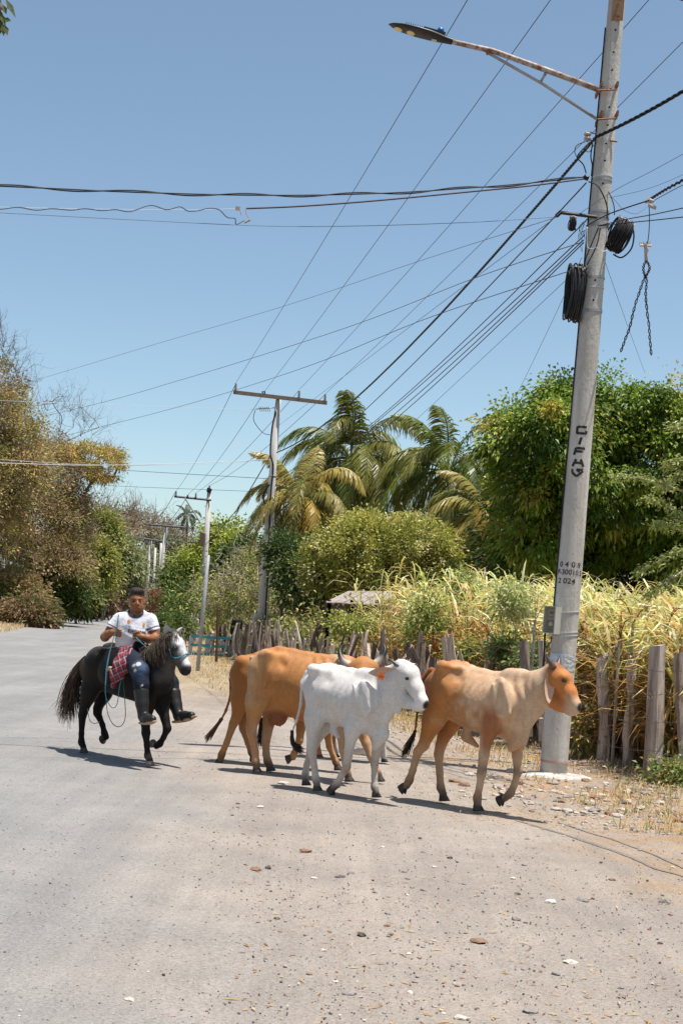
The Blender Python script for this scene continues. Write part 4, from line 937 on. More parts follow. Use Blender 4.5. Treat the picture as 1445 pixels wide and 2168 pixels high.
# barbed wire strands
M_rustw = mat('rusty_wire', (.12, .08, .06), .8, (.2, .15, .12), 20)
for k, h in enumerate((.35, .7, 1.05, 1.32)):
    A = Acc(); Dv = np.arange(15.2, 70, .55); P = np.array([(float(fence_x(d))-.09, d, h+.05*math.sin(d*1.7+k)+float(gz(fence_x(d), d))) for d in Dv]); A.tube(P, .0028, 3, cap=False)
    for d in np.arange(15.4, 30, .16):
        q = np.array([np.interp(d, Dv, P[:, i]) for i in range(3)]); v = rng.normal(size=3)*.022; A.tube([q-v, q+v], .0025, 3, cap=False)
    A.build('barbed_wire', M_rustw, fence)
# blue gate
Dg = 51.5; gate = empty('gate', gx(452, Dg), 'low teal painted rail gate beside the horse head', 'gate')
M_gate = mat('teal_paint', (.02, .24, .29), .6, (.05, .34, .38), 8)
for y in (1350, 1368.5, 1387):
    a = Acc(); p, q = W(404, y-1, Dg), W(500, y+1, Dg); a.box((p+q)/2, (np.linalg.norm(q-p), .05, .095)); a.build('rail', M_gate, gate)
for x in (405, 440, 498):
    a = Acc(); p = W(x, 1346, Dg+.06); a.box([p[0], p[1], .5*p[2]], (.14, .04, p[2])); a.build('upright', M_post2 if 'M_post2' in globals() else M_conc2, gate)
a = Acc(); a.tube([W(460, 1352, Dg+.1), W(494, 1385, Dg+.1)], .09, 4); a.build('brace', M_conc2, gate)
o = empty('steel_stake', G(458, 1402), 'rusty steel stake standing in front of the teal gate', 'stake'); a = Acc(); q = G(458, 1402); a.tube([q, W(461, 1290, q[1])], [.05, .045], 6); a.build('shaft', mat('stake_rust', (.09, .045, .03), .8), o)
o = empty('black_hood', gx(500, 52.5), 'black sheet metal hooded box standing right of the teal gate', 'hooded box'); Dk = 52.5
def quadbox(pts, dep, m_, nm, par):
    P = [W(x, y, Dk) for x, y in pts]; n = len(P); V = np.array(P+[p+np.array([0, dep, 0]) for p in P]); a = Acc()
    tri = [(0, i, i+1) for i in range(1, n-1)]+[(n, n+i+1, n+i) for i in range(1, n-1)]; a.add(V, [np.array(tri), np.array([(i, (i+1) % n, n+(i+1) % n, n+i) for i in range(n)])]); a.build(nm, m_, par)
quadbox([(486, 1384), (487, 1330), (493, 1308), (498, 1314), (498, 1384)], .5, M_black, 'side_panel', o)
quadbox([(498, 1314), (514, 1313), (513, 1342), (499, 1342)], .12, mat('black_blue', (.015, .018, .028), .4), 'front_panel', o)
a = Acc(); Dk2 = 52.3; a.tube([W(492, 1303, Dk2), W(496, 1311, Dk2), W(512, 1313, Dk2)], .05, 4); a.build('rim', M_galv, o)
for k, (x, y0, y1, g_) in enumerate([(446, 1385, 1340, 1.2), (512, 1395, 1342, .8), (520, 1397, 1345, .6), (530, 1398, 1322, 1.0), (537, 1396, 1340, .8), (503, 1392, 1340, 1.1), (566, 1400, 1345, 1.1), (575, 1402, 1350, .9)]):
    q = pxpost([(x, y0), (x+fr_.uniform(-3, 3), (y0+y1)/2), (x+fr_.uniform(-3, 3), y1)], .12, 30+k, g_=g_)
# tin roofed shed behind the fence
Ds = 40.; shed = empty('shed', gx(770, Ds), 'open shed with a low corrugated tin roof behind the fence', 'shed')
M_tin = mat('tin', (.42, .36, .34), .55, (.56, .50, .47), 2.5, stretch=(1, 1, 1), metal=.25)
q00, q01, q10, q11 = W(690, 1275, Ds-1.2), W(800, 1281, Ds-1.2), W(738, 1252, Ds+1.8), W(850, 1253, Ds+1.8)
for j in range(6):
    f0, f1 = j/6, (j+1)/6; n = 14; V = []
    for i in range(n+1):
        f = f0+(f1-f0)*i/n*1.04; up_ = .018*math.cos(i*math.pi)+.008*(j % 2)
        for (a_, b_) in ((q00, q01), (q10, q11)): V.append(a_*(1-f)+b_*f+np.array([0, 0, up_]))
    V = np.array(V); V2 = V-[0, 0, .01]; a = Acc(); Q = np.array([(2*i, 2*i+1, 2*i+3, 2*i+2) for i in range(n)]); a.add(np.concatenate([V, V2]), [Q, Q+len(V)]); a.build('roof_sheet', M_tin, shed)
for (x, dd) in ((697, -1), (745, 1.6), (798, -1), (848, 1.6), (745, -1)):
    p = W(x, 1272, Ds+dd); a = Acc(); a.tube([(p[0], p[1], 0), (p[0], p[1], p[2]+.02)], .06, 6); a.build('shed_post', M_post, shed)
a = Acc(); a.box((W(770, 1312, Ds+2.2)), (2.4, .06, 1.0)); a.build('back_wall', mat('dark_boards', (.05, .035, .025), .9, (.09, .06, .04), 5, stretch=(6, 1, 1)), shed)
# ------------------------------------------------------------------ trees, palms, shrubs, cane
M_bark = mat('bark', (.10, .075, .055), .95, (.20, .16, .13), 6, bump=.8, stretch=(1, 1, .3)); M_barkp = mat('pale_bark', (.22, .18, .15), .95, (.34, .29, .25), 6, bump=.6); M_barkr = mat('reddish_bark', (.12, .055, .035), .9, (.22, .12, .08), 5, bump=.6)
M_twig = mat('twig', (.9, .9, .9), .9, tint=True, spec=.1)
def branch_tree(root, tips, r0, wig=.12, sub=2, r_end=.012, col=(.16, .12, .09), name='trunk', parent=None, mt=None, gen=3, fork=.45):
    """limbs from a common root to every tip, splitting off one another (nearest-node growth)"""
    root = np.array(root, float); nodes = [root]; par = [-1]; order = sorted(range(len(tips)), key=lambda i: np.linalg.norm(tips[i]-root))
    for i in order:
        t = np.array(tips[i], float); N = np.array(nodes); dv = t-N; dist = np.linalg.norm(dv, axis=1)
        hz = np.maximum(0, N[:, 2]-t[2]); j = int(np.argmin(dist+.35*np.linalg.norm(N-root, axis=1)*0+2.0*hz))
        a = N[j]; L_ = np.linalg.norm(t-a); k = max(2, int(L_/max(.25, .12*np.linalg.norm(t-root)))); k = min(k, 5); prev = j
        for m_ in range(1, k+1):
            f = m_/k; q = a+(t-a)*f; 
            if m_ < k: q = q+rng.normal(size=3)*wig*L_*.35+np.array([0, 0, .10*L_*math.sin(math.pi*f)])
            nodes.append(q); par.append(prev); prev = len(nodes)-1
    n = len(nodes); w_ = np.zeros(n); ch = np.zeros(n, int)
    for i in range(1, n): ch[par[i]] += 1
    w_[ch == 0] = 1
    for i in range(n-1, 0, -1): w_[par[i]] += w_[i]
    R = r_end*np.maximum(w_, 1)**.5; R = np.minimum(R, r0); R = R*(r0/max(R[0], 1e-6) if R[0] < r0 else 1) if False else R
    A = np.array([nodes[par[i]] for i in range(1, n)]); B = np.array(nodes[1:]); ra = np.array([min(R[par[i]], R[i]*1.5) for i in range(1, n)]); rb = R[1:]
    base = par.index(0) if 0 in par else 1
    for i in range(1, n):
        if par[i] == 0: ra[i-1] = max(R[i], r0*.8)
    V, F = segs_mesh(A, B, ra, rb, 5)
    return link(name, mesh_np(name, V, F, np.tile(col, (len(V), 1)) if mt is None else None, True), mt or M_twig, parent)
def fine_twigs(tips, n, L_, r, col, name, parent, spread=1.0, upb=.3, depth=3, sides=3):
    """sprays of bare forking twigs from each tip"""
    T = np.array(tips); A = []; B = []; ra = []; rb = []
    base = np.repeat(T, n, 0); d = rng.normal(size=(len(base), 3))*spread; d[:, 2] += upb; d /= np.linalg.norm(d, axis=1, keepdims=True); cur = base; l = L_*(.6+.8*rng.random((len(base), 1))); rr_ = r
    for g_ in range(depth):
        e = cur+d*l; mid = cur+(e-cur)*.5+rng.normal(size=cur.shape)*l*.08
        A += [cur, mid]; B += [mid, e]; k = len(cur); ra += [np.full(k, rr_), np.full(k, rr_*.8)]; rb += [np.full(k, rr_*.8), np.full(k, rr_*.6)]
        if g_ < depth-1:
            st_ = np.concatenate([e, mid]); d2 = np.concatenate([d, d])+rng.normal(size=(2*k, 3))*.55; d2[:, 2] += upb*.25; d = d2/np.linalg.norm(d2, axis=1, keepdims=True); cur = st_; l = np.concatenate([l, l])*.62; rr_ *= .62
    A = np.concatenate(A); B = np.concatenate(B); V, F = segs_mesh(A, B, np.concatenate(ra), np.concatenate(rb), sides)
    c = np.tile(col, (len(V)//(2*sides), 1))*(.7+.6*rng.random((len(V)//(2*sides), 1)))
    return link(name, mesh_np(name, V, F, np.repeat(c, 2*sides, 0)), M_twig, parent), B
def leafy(name, label, cat, base, blobs, ncl, nlf, L_, Wd, cols, cr=.4, shell=.55, trunk=.12, nl=14, tcol=(.13, .10, .08), group=None, droop=.25, jit=.2, wts=None, top=None, mt=None, twigs=None, tipfn=None):
    root = empty(name, base, label, cat, group)
    P, Dn, per, cc = crown_points(blobs, ncl, nlf, cr, shell)
    keep = P[:, 2] > .03; P, Dn, per = P[keep], Dn[keep], per[keep]
    n = len(P); V, F = leaf_quads(P, Dn, L_*(.7+.6*rng.random(n)), Wd*(.7+.6*rng.random(n)), droop=droop)
    cl = pal(cols, ncl, jit*.6, wts)[per]*(1+jit*rng.uniform(-1, 1, (n, 1)))
    if tipfn is not None: cl = tipfn(P, cl)
    link('crown', mesh_np('crown', V, F, np.repeat(cl, 4, 0)), mt or M_leafy, root)
    if trunk:
        sel = cc[rng.choice(len(cc), min(nl, len(cc)), replace=False)]
        branch_tree(base, list(sel), trunk, col=tcol, parent=root, r_end=trunk*.16)
    if twigs: fine_twigs(cc[rng.choice(len(cc), min(twigs[0], len(cc)), replace=False)], twigs[1], twigs[2], twigs[3], twigs[4], 'bare_twigs', root, depth=2)
    return root
DG = [(.040, .075, .012), (.07, .12, .018), (.12, .17, .025), (.025, .05, .010)]
LG = [(.28, .33, .06), (.40, .42, .10), (.15, .20, .04), (.50, .47, .16)]
OL = [(.24, .23, .06), (.33, .29, .09), (.15, .16, .04), (.42, .35, .13)]
BRN = [(.34, .23, .10), (.44, .32, .15), (.22, .15, .07), (.40, .33, .09), (.52, .42, .22)]

# ---- big dark tree on the right ------------------------------------------------------
Db = 38.
bl = [wblob(1160, 925, Db-1, 80, 70, 1.6), wblob(1085, 890, Db, 34, 30, .8), wblob(1200, 880, Db, 64, 54, 1.5), wblob(1300, 875, Db+.5, 72, 54, 1.6), wblob(1405, 885, Db+.5, 80, 54, 1.8), wblob(1490, 900, Db, 80, 90, 1.8),
      wblob(1140, 1030, Db, 92, 95, 2), wblob(1085, 862, Db-.5, 30, 24, .6), wblob(1195, 832, Db-.3, 44, 30, .8), wblob(1290, 826, Db, 40, 26, .9), wblob(1395, 832, Db, 42, 26, .9), wblob(1045, 930, Db-.5, 30, 40, .7), wblob(1250, 1010, Db+.3, 130, 120, 2.2), wblob(1400, 1020, Db+.6, 110, 120, 2.2), wblob(1125, 1140, Db+.6, 75, 75, 1.6), wblob(1235, 1130, Db+1.4, 120, 75, 1.6), wblob(1390, 1150, Db+1.2, 110, 80, 1.8), wblob(1500, 1100, Db+1, 90, 120, 2)]
def toptip(P, cl):                                           # young shoots yellower at the outside of the crown
    return cl
leafy('shade_tree', 'big dense dark green tree behind the concrete pole', 'tree', gx(1320, Db+.8), bl, 640, 150, .165, .078, [(.06, .11, .014), (.12, .19, .022), (.20, .29, .035), (.30, .37, .055), (.42, .38, .07)], cr=.46, shell=.74, trunk=.30, nl=26, tcol=(.14, .07, .045), droop=.45, wts=[.22, .28, .25, .17, .08])
leafy('shade_tree', 'second dark green tree closing the gap behind the cane on the far right', 'tree', gx(1250, Db+5), [wblob(1150, 1120, Db+4, 150, 110, 2), wblob(1330, 1120, Db+4, 160, 120, 2), wblob(1480, 1120, Db+4, 120, 110, 2), wblob(1200, 1215, Db+3, 190, 50, 1.5), wblob(1400, 1215, Db+3, 150, 50, 1.5)], 420, 46, .19, .08, DG, cr=.6, trunk=.2, tcol=(.10, .07, .05))

# ---- coconut palms ------------------------------------------------------------------
def frond(root, crown, az, elev, L_, droop, wind, col, tipcol, nleaf=84, ll=.62, w_=.056, fold=.7, parent=None, blow=.35):
    d = np.array([math.cos(az)*math.cos(elev), math.sin(az)*math.cos(elev), math.sin(elev)]); n = 14; P = [np.array(crown, float)]; dd = d.copy()
    for i in range(n): 
        dd = dd+np.array([0, 0, -droop/n*(.6+1.0*i/n)])+np.array(wind)*(.045*(.3+i/n)); dd = unit(dd); P.append(P[-1]+dd*L_/n)
    P = np.array(P); A = Acc(); cst = np.array(col)*1.2+np.array([.04, .03, .0]); A.tube(P, [.032*(1-.85*i/n)+.004 for i in range(n+1)], 4, col=cst, cap=False)
    T = np.gradient(P, axis=0); T /= np.linalg.norm(T, axis=1, keepdims=True); tt = np.linspace(.14, .995, nleaf); k = np.arange(n+1)/n
    Pc = np.stack([np.interp(tt, k, P[:, i]) for i in range(3)], 1); Tc = np.stack([np.interp(tt, k, T[:, i]) for i in range(3)], 1)
    S = np.cross(Tc, [0, 0, 1.]); S /= np.maximum(np.linalg.norm(S, axis=1, keepdims=True), 1e-6); Vs = []; Cs = []; Fs = []
    for sg in (1, -1):
        m_ = len(tt); ln = ll*np.sin(math.pi*np.clip(tt*.86+.16, 0, 1))**.6*(.85+.3*rng.random(m_)); base = Pc+rng.normal(size=(m_, 3))*.008
        dr = S*sg*(.75-.15*fold)+Tc*.55+np.array([0, 0, -.25*fold])+rng.normal(size=(m_, 3))*.10+np.array(wind)*blow*.5; dr /= np.linalg.norm(dr, axis=1, keepdims=True)
        a = base; b = base+dr*ln[:, None]*.4; d2 = dr+np.array([0, 0, -.65*fold])+np.array(wind)*blow; d2 /= np.linalg.norm(d2, axis=1, keepdims=True); c = b+d2*ln[:, None]*.34
        d3 = d2+np.array([0, 0, -.9*fold])+np.array(wind)*blow; d3 /= np.linalg.norm(d3, axis=1, keepdims=True); e = c+d3*ln[:, None]*.30
        wv = Tc*w_*.5; o = np.stack([a-wv*.5, a+wv*.5, b+wv, b-wv, c+wv*.8, c-wv*.8, e], 1); Vs.append(o.reshape(-1, 3))
        mixv = (tt[:, None]*.7+.3*rng.random((m_, 1))); cc_ = np.array(col)*(1-mixv)+np.array(tipcol)*mixv; cc_ = cc_*(.75+.5*rng.random((m_, 1))); Cs.append(np.repeat(cc_, 7, 0)); 
        q = (np.arange(m_)*7)[:, None]; Fs.append((q+np.array([[0, 1, 2, 3]]), q+np.array([[3, 2, 4, 5]]), q+np.array([[5, 4, 6]])))
    for V_, C_, F_ in zip(Vs, Cs, Fs): A.add(V_, list(F_)); A.C[-1][:] = C_; A.hasc = True
    return A.build('frond', M_palm, parent)
M_palm = mat('palm_leaf', (.9, .9, .9), .4, tint=True, trans=.4, spec=.4)
WIND = np.array([-.8, -.1, -.05])
def palm(label, base, crown, L_, n, seed, cols, tips, tr=.15, nuts=8, dead=3, lean=.2, spear=2):
    r = random.Random(seed); root = empty('coconut_palm', base, label, 'palm tree'); crown = np.array(crown); base = np.array(base)
    P = [base+(crown-base)*t+np.array([lean*math.sin(math.pi*t), 0, 0]) for t in np.linspace(0, 1, 16)]; A = Acc(); R = [tr*(1.25-.35*t)+(.012 if i % 2 else 0) for i, t in enumerate(np.linspace(0, 1, 16))]; A.tube(P, R, 10); A.build('trunk', M_barkp, root, True)
    for i in range(n):
        f = i/(n-1); az = i*2.399+r.uniform(-.25, .25); elev = math.radians(70-115*f+r.uniform(-10, 10)); c_ = r.choice(cols); t_ = r.choice(tips)
        frond(root, crown+np.array([math.cos(az)*.12, math.sin(az)*.12, .15-.25*f]), az, elev, L_*r.uniform(.82, 1.08), 3.3+.5*f, WIND, c_, t_, parent=root, fold=1.0+.8*f, ll=L_*.25)
    for i in range(dead):
        az = r.uniform(0, 6.28); frond(root, crown-np.array([0, 0, .3]), az, -.5, L_*r.uniform(.7, .95), 2.4, WIND*.3, (.30, .17, .06), (.42, .27, .12), parent=root, fold=1.3, ll=L_*.15)
    for i in range(spear): frond(root, crown+np.array([0, 0, .1]), r.uniform(0, 6), 1.25, L_*.85, 1.6, WIND, cols[0], tips[0], parent=root, fold=.9, ll=L_*.2)
    nv, nf = rock_proto(1, 1)
    for i in range(nuts):
        a_ = r.uniform(0, 6.28); c = crown+np.array([math.cos(a_)*.28, math.sin(a_)*.28-.12, -.28-r.uniform(0, .35)]); V_, F_ = tube([c-[0, 0, .13], c-[0, 0, .07], c, c+[0, 0, .07], c+[0, 0, .12]], [.03, .095, .115, .09, .03], 8)
        link('coconut', mesh_np('coconut', V_, F_, None, True), M_nut, root)
    for i in range(5):
        a_ = r.uniform(0, 6.28); A = Acc(); q = crown+np.array([0, 0, -.15]); A.tube([q, q+[math.cos(a_)*.3, math.sin(a_)*.3, .05], q+[math.cos(a_)*.45, math.sin(a_)*.45, -.35]], [.02, .015, .01], 4)
        for k in range(6): v = rng.normal(size=3)*.14; v[2] = -abs(v[2])-.15; A.tube([q+[math.cos(a_)*.4, math.sin(a_)*.4, -.2], q+[math.cos(a_)*.4, math.sin(a_)*.4, -.2]+v], .010, 3)
        A.build('flower_stalk', M_stalk, root)
    return root
M_nut = mat('coconut', (.42, .14, .03), .5, (.55, .27, .05), 8); M_stalk = mat('palm_stalk', (.38, .16, .05), .7)
GRN = [(.09, .13, .02), (.15, .19, .03), (.06, .10, .018)]; GT = [(.26, .28, .05), (.42, .38, .09), (.16, .20, .04)]; YG = [(.28, .25, .05), (.38, .30, .06), (.15, .16, .035)]; YT = [(.42, .33, .10), (.45, .28, .06), (.30, .27, .08)]
palm('tallest coconut palm, with orange nuts, left of the big dark tree', gx(735, 58), W(742, 975, 58), 4.4, 44, 3, GRN+[YG[2]], GT+[YT[2]], lean=.1)
palm('coconut palm crown just left of the dark tree, leaning right in the wind', gx(952, 55), W(946, 1000, 55), 4.1, 40, 5, GRN, GT+[YT[2]], lean=.1, nuts=9)
palm('low yellowing coconut palm behind the T pole', gx(632, 52), W(632, 1062, 52), 3.3, 28, 9, YG+GRN[:1], YT, lean=.1, nuts=4, dead=5)
palm('half hidden palm with hanging straw coloured fronds between the palms and the dark tree', gx(1035, 47), W(1030, 1100, 47), 3.0, 24, 12, YG+GRN[:1], YT, lean=.0, nuts=0, dead=6)
palm('small yellow palm glimpsed under the dark tree right of the pole', gx(1262, 44), W(1250, 1110, 44), 2.2, 12, 14, [(.32, .24, .05)], [(.55, .36, .10)], lean=0, nuts=0, dead=4)
palm('tiny distant palm rising over the far tree line', gx(398, 230), W(396, 1092, 230), 3.2, 11, 15, [(.10, .12, .07)], [(.14, .15, .09)], lean=0, nuts=0, dead=0)

# ---- round bush tree and the shrubs in the middle ----------------------------------
Dr = 46.
leafy('round_tree', 'round olive green small leaved tree in front of the palms', 'tree', gx(835, Dr), [wblob(820, 1165, Dr-.5, 130, 78, 1.6), wblob(740, 1185, Dr, 90, 70, 1.4), wblob(900, 1180, Dr, 100, 66, 1.4), wblob(960, 1215, Dr, 62, 44, 1), wblob(690, 1215, Dr, 46, 44, 1), wblob(770, 1115, Dr, 44, 32, .8), wblob(880, 1128, Dr, 48, 34, .8), wblob(655, 1185, Dr, 26, 30, .6), wblob(820, 1230, Dr-.3, 130, 48, 1.4)],
      760, 66, .12, .064, [(.32, .33, .06), (.46, .44, .11), (.20, .22, .04), (.56, .52, .18), (.62, .56, .28)], cr=.34, shell=.66, trunk=.16, nl=22, droop=.1, wts=[.27, .27, .2, .18, .08])
leafy('shrub', 'dark green shrub with a crooked trunk right of the T pole', 'shrub', gx(590, 48), [wblob(628, 1215, 48, 46, 40, .9), wblob(600, 1170, 49, 34, 40, .8), wblob(640, 1260, 48, 45, 34, .9), wblob(690, 1250, 47, 36, 40, .8), wblob(660, 1180, 50, 40, 46, .8)], 260, 44, .15, .07, [(.045, .08, .015), (.08, .12, .03), (.12, .16, .05)], trunk=.12, nl=12)
leafy('shrub', 'pale dry twiggy shrub between the two near poles', 'shrub', gx(515, 56), [wblob(520, 1240, 56, 60, 60, 1.2), wblob(470, 1270, 56, 36, 48, 1), wblob(565, 1270, 55, 34, 50, 1), wblob(540, 1190, 57, 45, 40, 1)], 240, 26, .13, .06, LG+[(.34, .30, .17)], trunk=.10, nl=16, tcol=(.42, .36, .28), twigs=(90, 3, .8, .014, (.50, .44, .36)))
leafy('shrub', 'bright green shrub behind the capped pole', 'shrub', gx(440, 96), [wblob(475, 1130, 98, 40, 30, 1.2), wblob(455, 1180, 98, 50, 50, 1.5), wblob(500, 1165, 96, 36, 42, 1.5), wblob(400, 1200, 97, 34, 36, 1.5), wblob(480, 1240, 95, 50, 48, 1.5)], 300, 40, .30, .14, [(.30, .36, .05), (.46, .48, .10), (.16, .21, .03)], cr=.9, trunk=.15)
leafy('shrub', 'dark leaved tree low between the capped pole and the T pole', 'tree', gx(500, 80), [wblob(505, 1180, 80, 30, 26, 1), wblob(480, 1205, 80, 28, 22, 1), wblob(530, 1160, 82, 24, 28, 1)], 110, 40, .25, .12, DG, cr=.7, trunk=.1)
leafy('shrub', 'loose green shrub at the roadside beside the rider\'s shoulder', 'shrub', gx(360, 92), [wblob(385, 1262, 92, 36, 34, 1.5), wblob(350, 1290, 90, 26, 30, 1.5), wblob(395, 1300, 86, 36, 34, 1.5), wblob(372, 1225, 96, 26, 30, 1.5)], 300, 36, .26, .12, [(.12, .18, .04), (.18, .22, .06), (.07, .10, .02)], cr=.7, trunk=.1)
leafy('shrub', 'small reddish brown dead bush behind the rider\'s shoulder', 'shrub', gx(325, 88), [wblob(326, 1258, 88, 8, 8, .4), wblob(320, 1290, 88, 8, 12, .4)], 40, 24, .16, .07, [(.22, .09, .05), (.28, .14, .08)], cr=.4, trunk=.06, tcol=(.10, .06, .05))
leafy('shrub', 'dark stemmed green bush right of the horse head', 'shrub', gx(350, 64), [wblob(352, 1320, 64, 26, 26, .9), wblob(385, 1328, 62, 24, 24, .9), wblob(330, 1345, 66, 20, 20, .9)], 130, 36, .16, .08, [(.10, .16, .03), (.17, .22, .05), (.05, .08, .02)], trunk=.08, tcol=(.07, .05, .04))
for i, (px, py, D, rx, ry, cols, lb) in enumerate([(905, 1290, 27, 38, 45, [(.20, .26, .05), (.32, .36, .09), (.44, .44, .15)], 'fresh green shrub in the cane behind the white cow'), (885, 1335, 29, 34, 20, LG, 'light green bush at post height above the white cow'),
        (985, 1235, 30, 30, 40, [(.26, .32, .10), (.38, .41, .15)], 'feathery green sapling standing out of the cane'), (1085, 1262, 22, 34, 46, [(.30, .36, .12), (.42, .45, .18), (.52, .50, .24)], 'feathery pale green sapling left of the pole'),
        (745, 1318, 34, 50, 18, LG, 'yellow green weeds over the fence posts'), (620, 1335, 44, 36, 20, LG, 'low green bush over the posts beside the T pole'), (1130, 1392, 20.6, 20, 24, [(.13, .20, .05), (.20, .26, .09)], 'weedy green plant between the posts left of the pole'),
        (1072, 1368, 22.6, 24, 22, [(.11, .17, .04), (.18, .24, .08)], 'leafy weeds climbing the split posts'), (1432, 1480, 17.4, 16, 90, [(.11, .16, .04), (.18, .23, .07), (.30, .30, .12)], 'leafy creeper climbing the last posts at the right edge'), (1425, 1640, 16.2, 20, 14, [(.12, .18, .04), (.22, .27, .08), (.40, .32, .12)], 'low green weed at the foot of the last posts'),
        (1240, 1540, 18.9, 40, 40, OL[:2]+[(.50, .36, .14), (.42, .24, .08)], 'dry olive weeds behind the cow\'s nose'), (950, 1510, 23.5, 60, 20, OL+[(.45, .36, .16)], 'dry weeds at the fence foot seen under the cows'), (985, 1372, 25, 26, 14, LG, 'light green weeds among the posts above the tan cow')]):
    dd = rx*D/FPX; leafy('weed_bush', lb, 'shrub', gx(px, D), [wblob(px, py, D, rx, ry, min(.6, dd)), wblob(px+rx*.5, py+ry*.4, D, rx*.6, ry*.6, .3), wblob(px-rx*.5, py+ry*.5, D, rx*.6, ry*.6, .3)], 62, 22, .060+.001*D, .030+.0004*D, cols, cr=.24, shell=.2, trunk=.02, nl=10, tcol=(.25, .20, .13))
# branches of a tree standing outside the picture on the right
root = empty('leaning_tree', gx(1560, 21), 'pale green feathery branches reaching in from the right edge over the cane', 'tree')
tipsR = []; P_all = []; D_all = []
for pts in ([(1620, 1120), (1500, 1060), (1445, 1040), (1400, 1025), (1350, 1012), (1302, 1008)], [(1620, 1080), (1500, 1020), (1445, 1005), (1396, 1035)], [(1620, 1150), (1500, 1110), (1445, 1100), (1410, 1070), (1370, 1058)], [(1620, 1180), (1500, 1140), (1430, 1118), (1385, 1112)], [(1620, 960), (1520, 920), (1470, 905), (1418, 905)], [(1620, 1210), (1500, 1170), (1450, 1165), (1400, 1185), (1350, 1215)], [(1620, 1230), (1500, 1190), (1460, 1200), (1400, 1240), (1370, 1262)], [(1600, 1000), (1500, 980), (1450, 975), (1412, 985)]):
    Q = cm([W(x, y, 20.5+.4*math.sin(x)) for x, y in pts], 26); A = Acc(); A.tube(Q, np.linspace(.03, .006, 26), 5); A.build('branch', M_barkp, root, True)
    I = np.arange(12, 26); m_ = 26; q = np.repeat(Q[I], m_, 0)+rng.normal(size=(len(I)*m_, 3))*np.array([.05, .05, .04]); T = np.repeat(np.gradient(Q, axis=0)[I], m_, 0); T /= np.linalg.norm(T, axis=1, keepdims=True); P_all.append(q); D_all.append(T*.7+rng.normal(size=q.shape)*.6+[0, 0, .1])
P_ = np.concatenate(P_all); D_ = np.concatenate(D_all); V, F = leaf_quads(P_, D_, .065*(.7+.6*rng.random(len(P_))), .026, droop=.2)
link('foliage', mesh_np('foliage', V, F, np.repeat(pal([(.26, .32, .07), (.38, .42, .13), (.46, .46, .20), (.18, .24, .05)], len(P_)), 4, 0)), M_leafy, root)
# leaves hanging in from the top left corner
root = empty('overhanging_branch', W(-60, -200, 9), 'few dark leaves hanging in at the top left corner', 'branch')
Q = cm([W(-120, -260, 9), W(-60, -140, 9), W(-18, -40, 9), W(2, 20, 9)], 16); A = Acc(); A.tube(Q, .012, 5); A.build('twig', M_bark, root, True)
for (x, y, x2, y2) in ((10, -6, 34, 34), (4, 8, 14, 28), (14, 8, 27, 20), (6, 40, 24, 42), (6, 48, 8, 74), (9, 50, 16, 73), (-2, 30, 2, 66), (-6, 10, 6, 50), (2, -5, -8, 30), (-4, 50, 2, 70), (0, 25, 12, 52), (-10, 40, -2, 78)):
    a = W(x, y, 9); b = W(x2, y2, 9); V, F = leaf_quads(np.array([a]), np.array([b-a]), np.linalg.norm(b-a), .040, N=np.array([[.3, -1, .2]]), droop=.08)
    link('leaf', mesh_np('leaf', V, F, np.tile(random.choice([(.05, .08, .015), (.09, .12, .03), (.12, .13, .04)]), (4, 1))), M_leafy, root)

